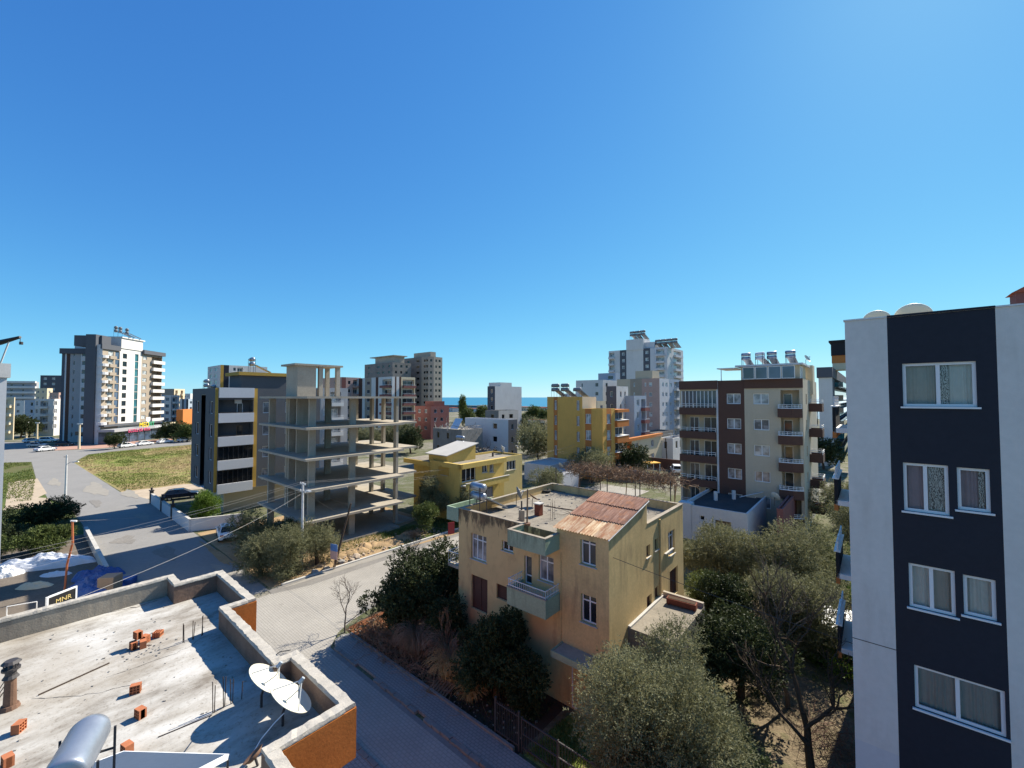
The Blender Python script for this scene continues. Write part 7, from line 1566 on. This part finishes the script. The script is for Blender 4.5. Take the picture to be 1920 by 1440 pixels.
# tarps and sacks in the vacant lot
def crumple(name, label, loc, rx, ry, h, m, seed, cat, yaw=0.):
    import mathutils.noise as mn
    vs = []; fs = []; n = 34
    for i in range(n+1):
        for j in range(n+1):
            x = (i/n*2-1); y = (j/n*2-1); r = math.sqrt(x*x+y*y); e = max(0, 1-r**2.2); q = Vector((x*2.3+seed, y*2.3, seed*1.7)); k = .75+.5*mn.noise(q)+.3*abs(mn.noise(q*2.7))+.16*abs(mn.noise(q*7))
            vs.append((x*rx*(1+.12*mn.noise(q*1.5)), y*ry*(1+.12*mn.noise(q*1.3+Vector((5, 0, 0)))), max(-.03, h*e**.6*max(.12, k)-.03)))
    for i in range(n):
        for j in range(n): a = i*(n+1)+j; fs.append((a, a+n+1, a+n+2, a+1))
    mb = MB(); mb.faces(vs, fs); o = mb.build(name, m); o.location = (loc[0], loc[1], .01); o.rotation_euler = (0, 0, yaw); tag(o, label, cat); return o
crumple('plastic_sheeting', 'long crumpled heap of pale plastic sheeting in the vacant lot', P(80, 1062), 3.6, 1.1, 1.0, 'sack_white', 1, 'plastic sheeting', R(20))
crumple('plastic_sheeting', 'white plastic heap at the left edge of the vacant lot', P(8, 1078), 1.3, .9, .8, 'white_paint', 2, 'plastic sheeting', R(10))
crumple('blue_tarpaulin', 'crumpled bright blue tarpaulin heap behind the flat roof', P(180, 1106), 1.9, 1.4, 1.1, 'tarp_blue', 3, 'tarpaulin', R(15))
crumple('blue_tarpaulin', 'upper fold of blue tarpaulin near the pale retaining wall', P(185, 1082), 1.7, .8, .9, 'tarp_blue', 4, 'tarpaulin', R(25))
crumple('rubbish_heap', 'small pale rubbish heap in the middle of the vacant lot', P(65, 1100), 1.2, .6, .35, 'cream_wall', 5, 'rubbish', R(10)); crumple('rubbish_heap', 'yellowish rubbish scatter behind the red brown pole', P(105, 1078), 1.1, .5, .3, 'sack_white', 6, 'rubbish', R(10))
o = MB().box(-.55, .55, -.5, .5, 0, 1.2).build('cardboard_box', 'cardboard'); o.location = P(206, 1108); o.rotation_euler = (0, 0, R(10)); tag(o, 'brown cardboard box standing beside the blue tarpaulin', 'box'); bevel(o, .03)
o = MB().box(-.7, .7, -.5, .5, 0, .5).build('foam_block', 'tarp_blue'); o.location = P(232, 1096); o.rotation_euler = (0, 0, R(20)); tag(o, 'flat bluish block at the right of the blue tarpaulin', 'block'); bevel(o, .06, 2)
# construction sign MNR
s0, s1_ = P(89, 1121, 2.1), P(143, 1100, 2.1); dv = s1_-s0; Ls = dv.length; yaw_s = math.atan2(dv.y, dv.x)
sgn = empty('construction_sign', (s0.x, s0.y, 0), yaw_s, 'black construction sign board with white frame and gold lettering behind the flat roof', 'sign')
MB().box(.05, Ls-.05, 0, .05, 1.0, 2.05).build('board', 'sign_black', sgn); mb = MB(); mb.box(0, Ls, -.03, .08, 2.052, 2.15); mb.box(0, Ls, -.03, .08, .9, .998); mb.box(-.05, .049, -.031, .081, 0, 2.15); mb.box(Ls-.049, Ls+.05, -.031, .081, 0, 2.15); mb.build('frame', 'white_plastic', sgn)
text('MNR', 'lettering', .42, 'gold', sgn, (Ls*.55, -.012, 1.5), (math.pi/2, 0, 0), .01)
mb = MB(); rk = random.Random(4); x_ = Ls*.2
while x_ < Ls*.92: l_ = rk.uniform(.06, .14); mb.box(x_, x_+l_, -.012, -.002, 1.22, 1.22+rk.uniform(.07, .13)); x_ += l_+rk.uniform(.03, .07)
mb.build('small_lettering', 'gold', sgn)
tr2 = empty('metal_trestle', P(12, 1166), R(30), 'grey metal trestle frame at the left edge behind the flat roof', 'trestle')
mb = MB()
for x in (0, 1.4): mb.tube([(x, 0, 0), (x, 0, 1.0)], .03, 6)
mb.tube([(0, 0, 1.0), (1.4, 0, 1.0)], .03, 6); mb.tube([(0, 0, .4), (1.4, .0, .4)], .025, 6); mb.build('frame', 'rail_white', tr2)
# red banner and low street rail by the side street, awning
bn = empty('red_banner', P(846, 1018), R(30), 'small dark red banner at the side street left of the ochre house', 'banner'); MB().box(-.35, .35, -.02, .02, .9, 2.1).build('cloth', 'red_sign', bn); MB().tube([(-.36, 0, 0), (-.36, 0, 2.15)], .025, 6).build('pole', 'metal_dark', bn)
aw = empty('yellow_awning', P(1220, 893), R(20), 'small orange yellow awning beside the dark tree', 'awning'); MB().box(-1.6, 1.6, -1.0, 1.0, 2.5, 2.65).build('cover', 'awning', aw)
for (x, y) in ((-1.4, -.9), (1.4, -.9), (-1.4, .9), (1.4, .9)): MB().box(x-.05, x+.05, y-.05, y+.05, 0, 2.5).build('post', 'rail_white', aw)
wall_run('lane_wall', ab([(-37, 88), (-29, 88)]), 2.2, .25, 'brown_wall', 'low dark brown wall beside the white shop house')
wall_run('white_yard_wall', ab([(-24, 49), (-17, 49)]), 2.6, .2, 'white_wall', 'whitewashed yard wall behind the vine trellis')
cb = empty('control_cabinet', P(270, 952)*1.0, YAW, 'pale letter box slab on the yard wall corner', 'cabinet'); bpy.data.objects.remove(cb)
# coast: low roofs, harbour mole
rs = random.Random(31); k = 0
names = ['grey', 'white', 'cream', 'pale', 'brown']
for (px, py, wd, hh, m) in ((850, 772, 14, 4, 'white_wall'), (872, 770, 10, 3, 'tile_roof'), (893, 773, 20, 3.5, 'pale_grey'), (905, 768, 9, 5, 'white_wall'), (985, 770, 12, 4, 'cream_wall'), (1000, 769, 16, 3, 'tile_roof'), (1015, 772, 13, 4, 'white_wall')):
    p = P(px, py); o = empty('shore_house', p, YAW+rs.uniform(-.3, .3), 'low %s shore building, %s in the row before the sea' % ({'white_wall': 'white', 'tile_roof': 'red', 'pale_grey': 'grey', 'cream_wall': 'cream'}[m], ['first from left', 'second from left', 'third from left', 'fourth from left', 'third from right', 'second from right', 'last on the right'][k]), 'house'); k += 1
    MB().box(-wd/2, wd/2, -4, 4, 0, hh).build('wall', m, o); MB().box(-wd/2-.4, wd/2+.4, -4.4, 4.4, hh, hh+.5).build('roof', 'tile_roof' if k % 2 else 'concrete_light', o)
    for t in range(3): MB().box(-wd/2+wd*(t+.3)/3, -wd/2+wd*(t+.6)/3, -4.05, -3.99, 1, 2.4).build('window', 'glass_black', o)
mo = W(0, 0); m0, m1 = Vector((-330, 900, 0)), Vector((80, 560, 0))
mb = MB(); mb.obox(((m0.x+m1.x)/2, (m0.y+m1.y)/2), (m1.x-m0.x, m1.y-m0.y), 10, 3.6, -1.6); tag(mb.build('breakwater', 'concrete_dark'), 'long dark stone breakwater lying low in the sea', 'breakwater')
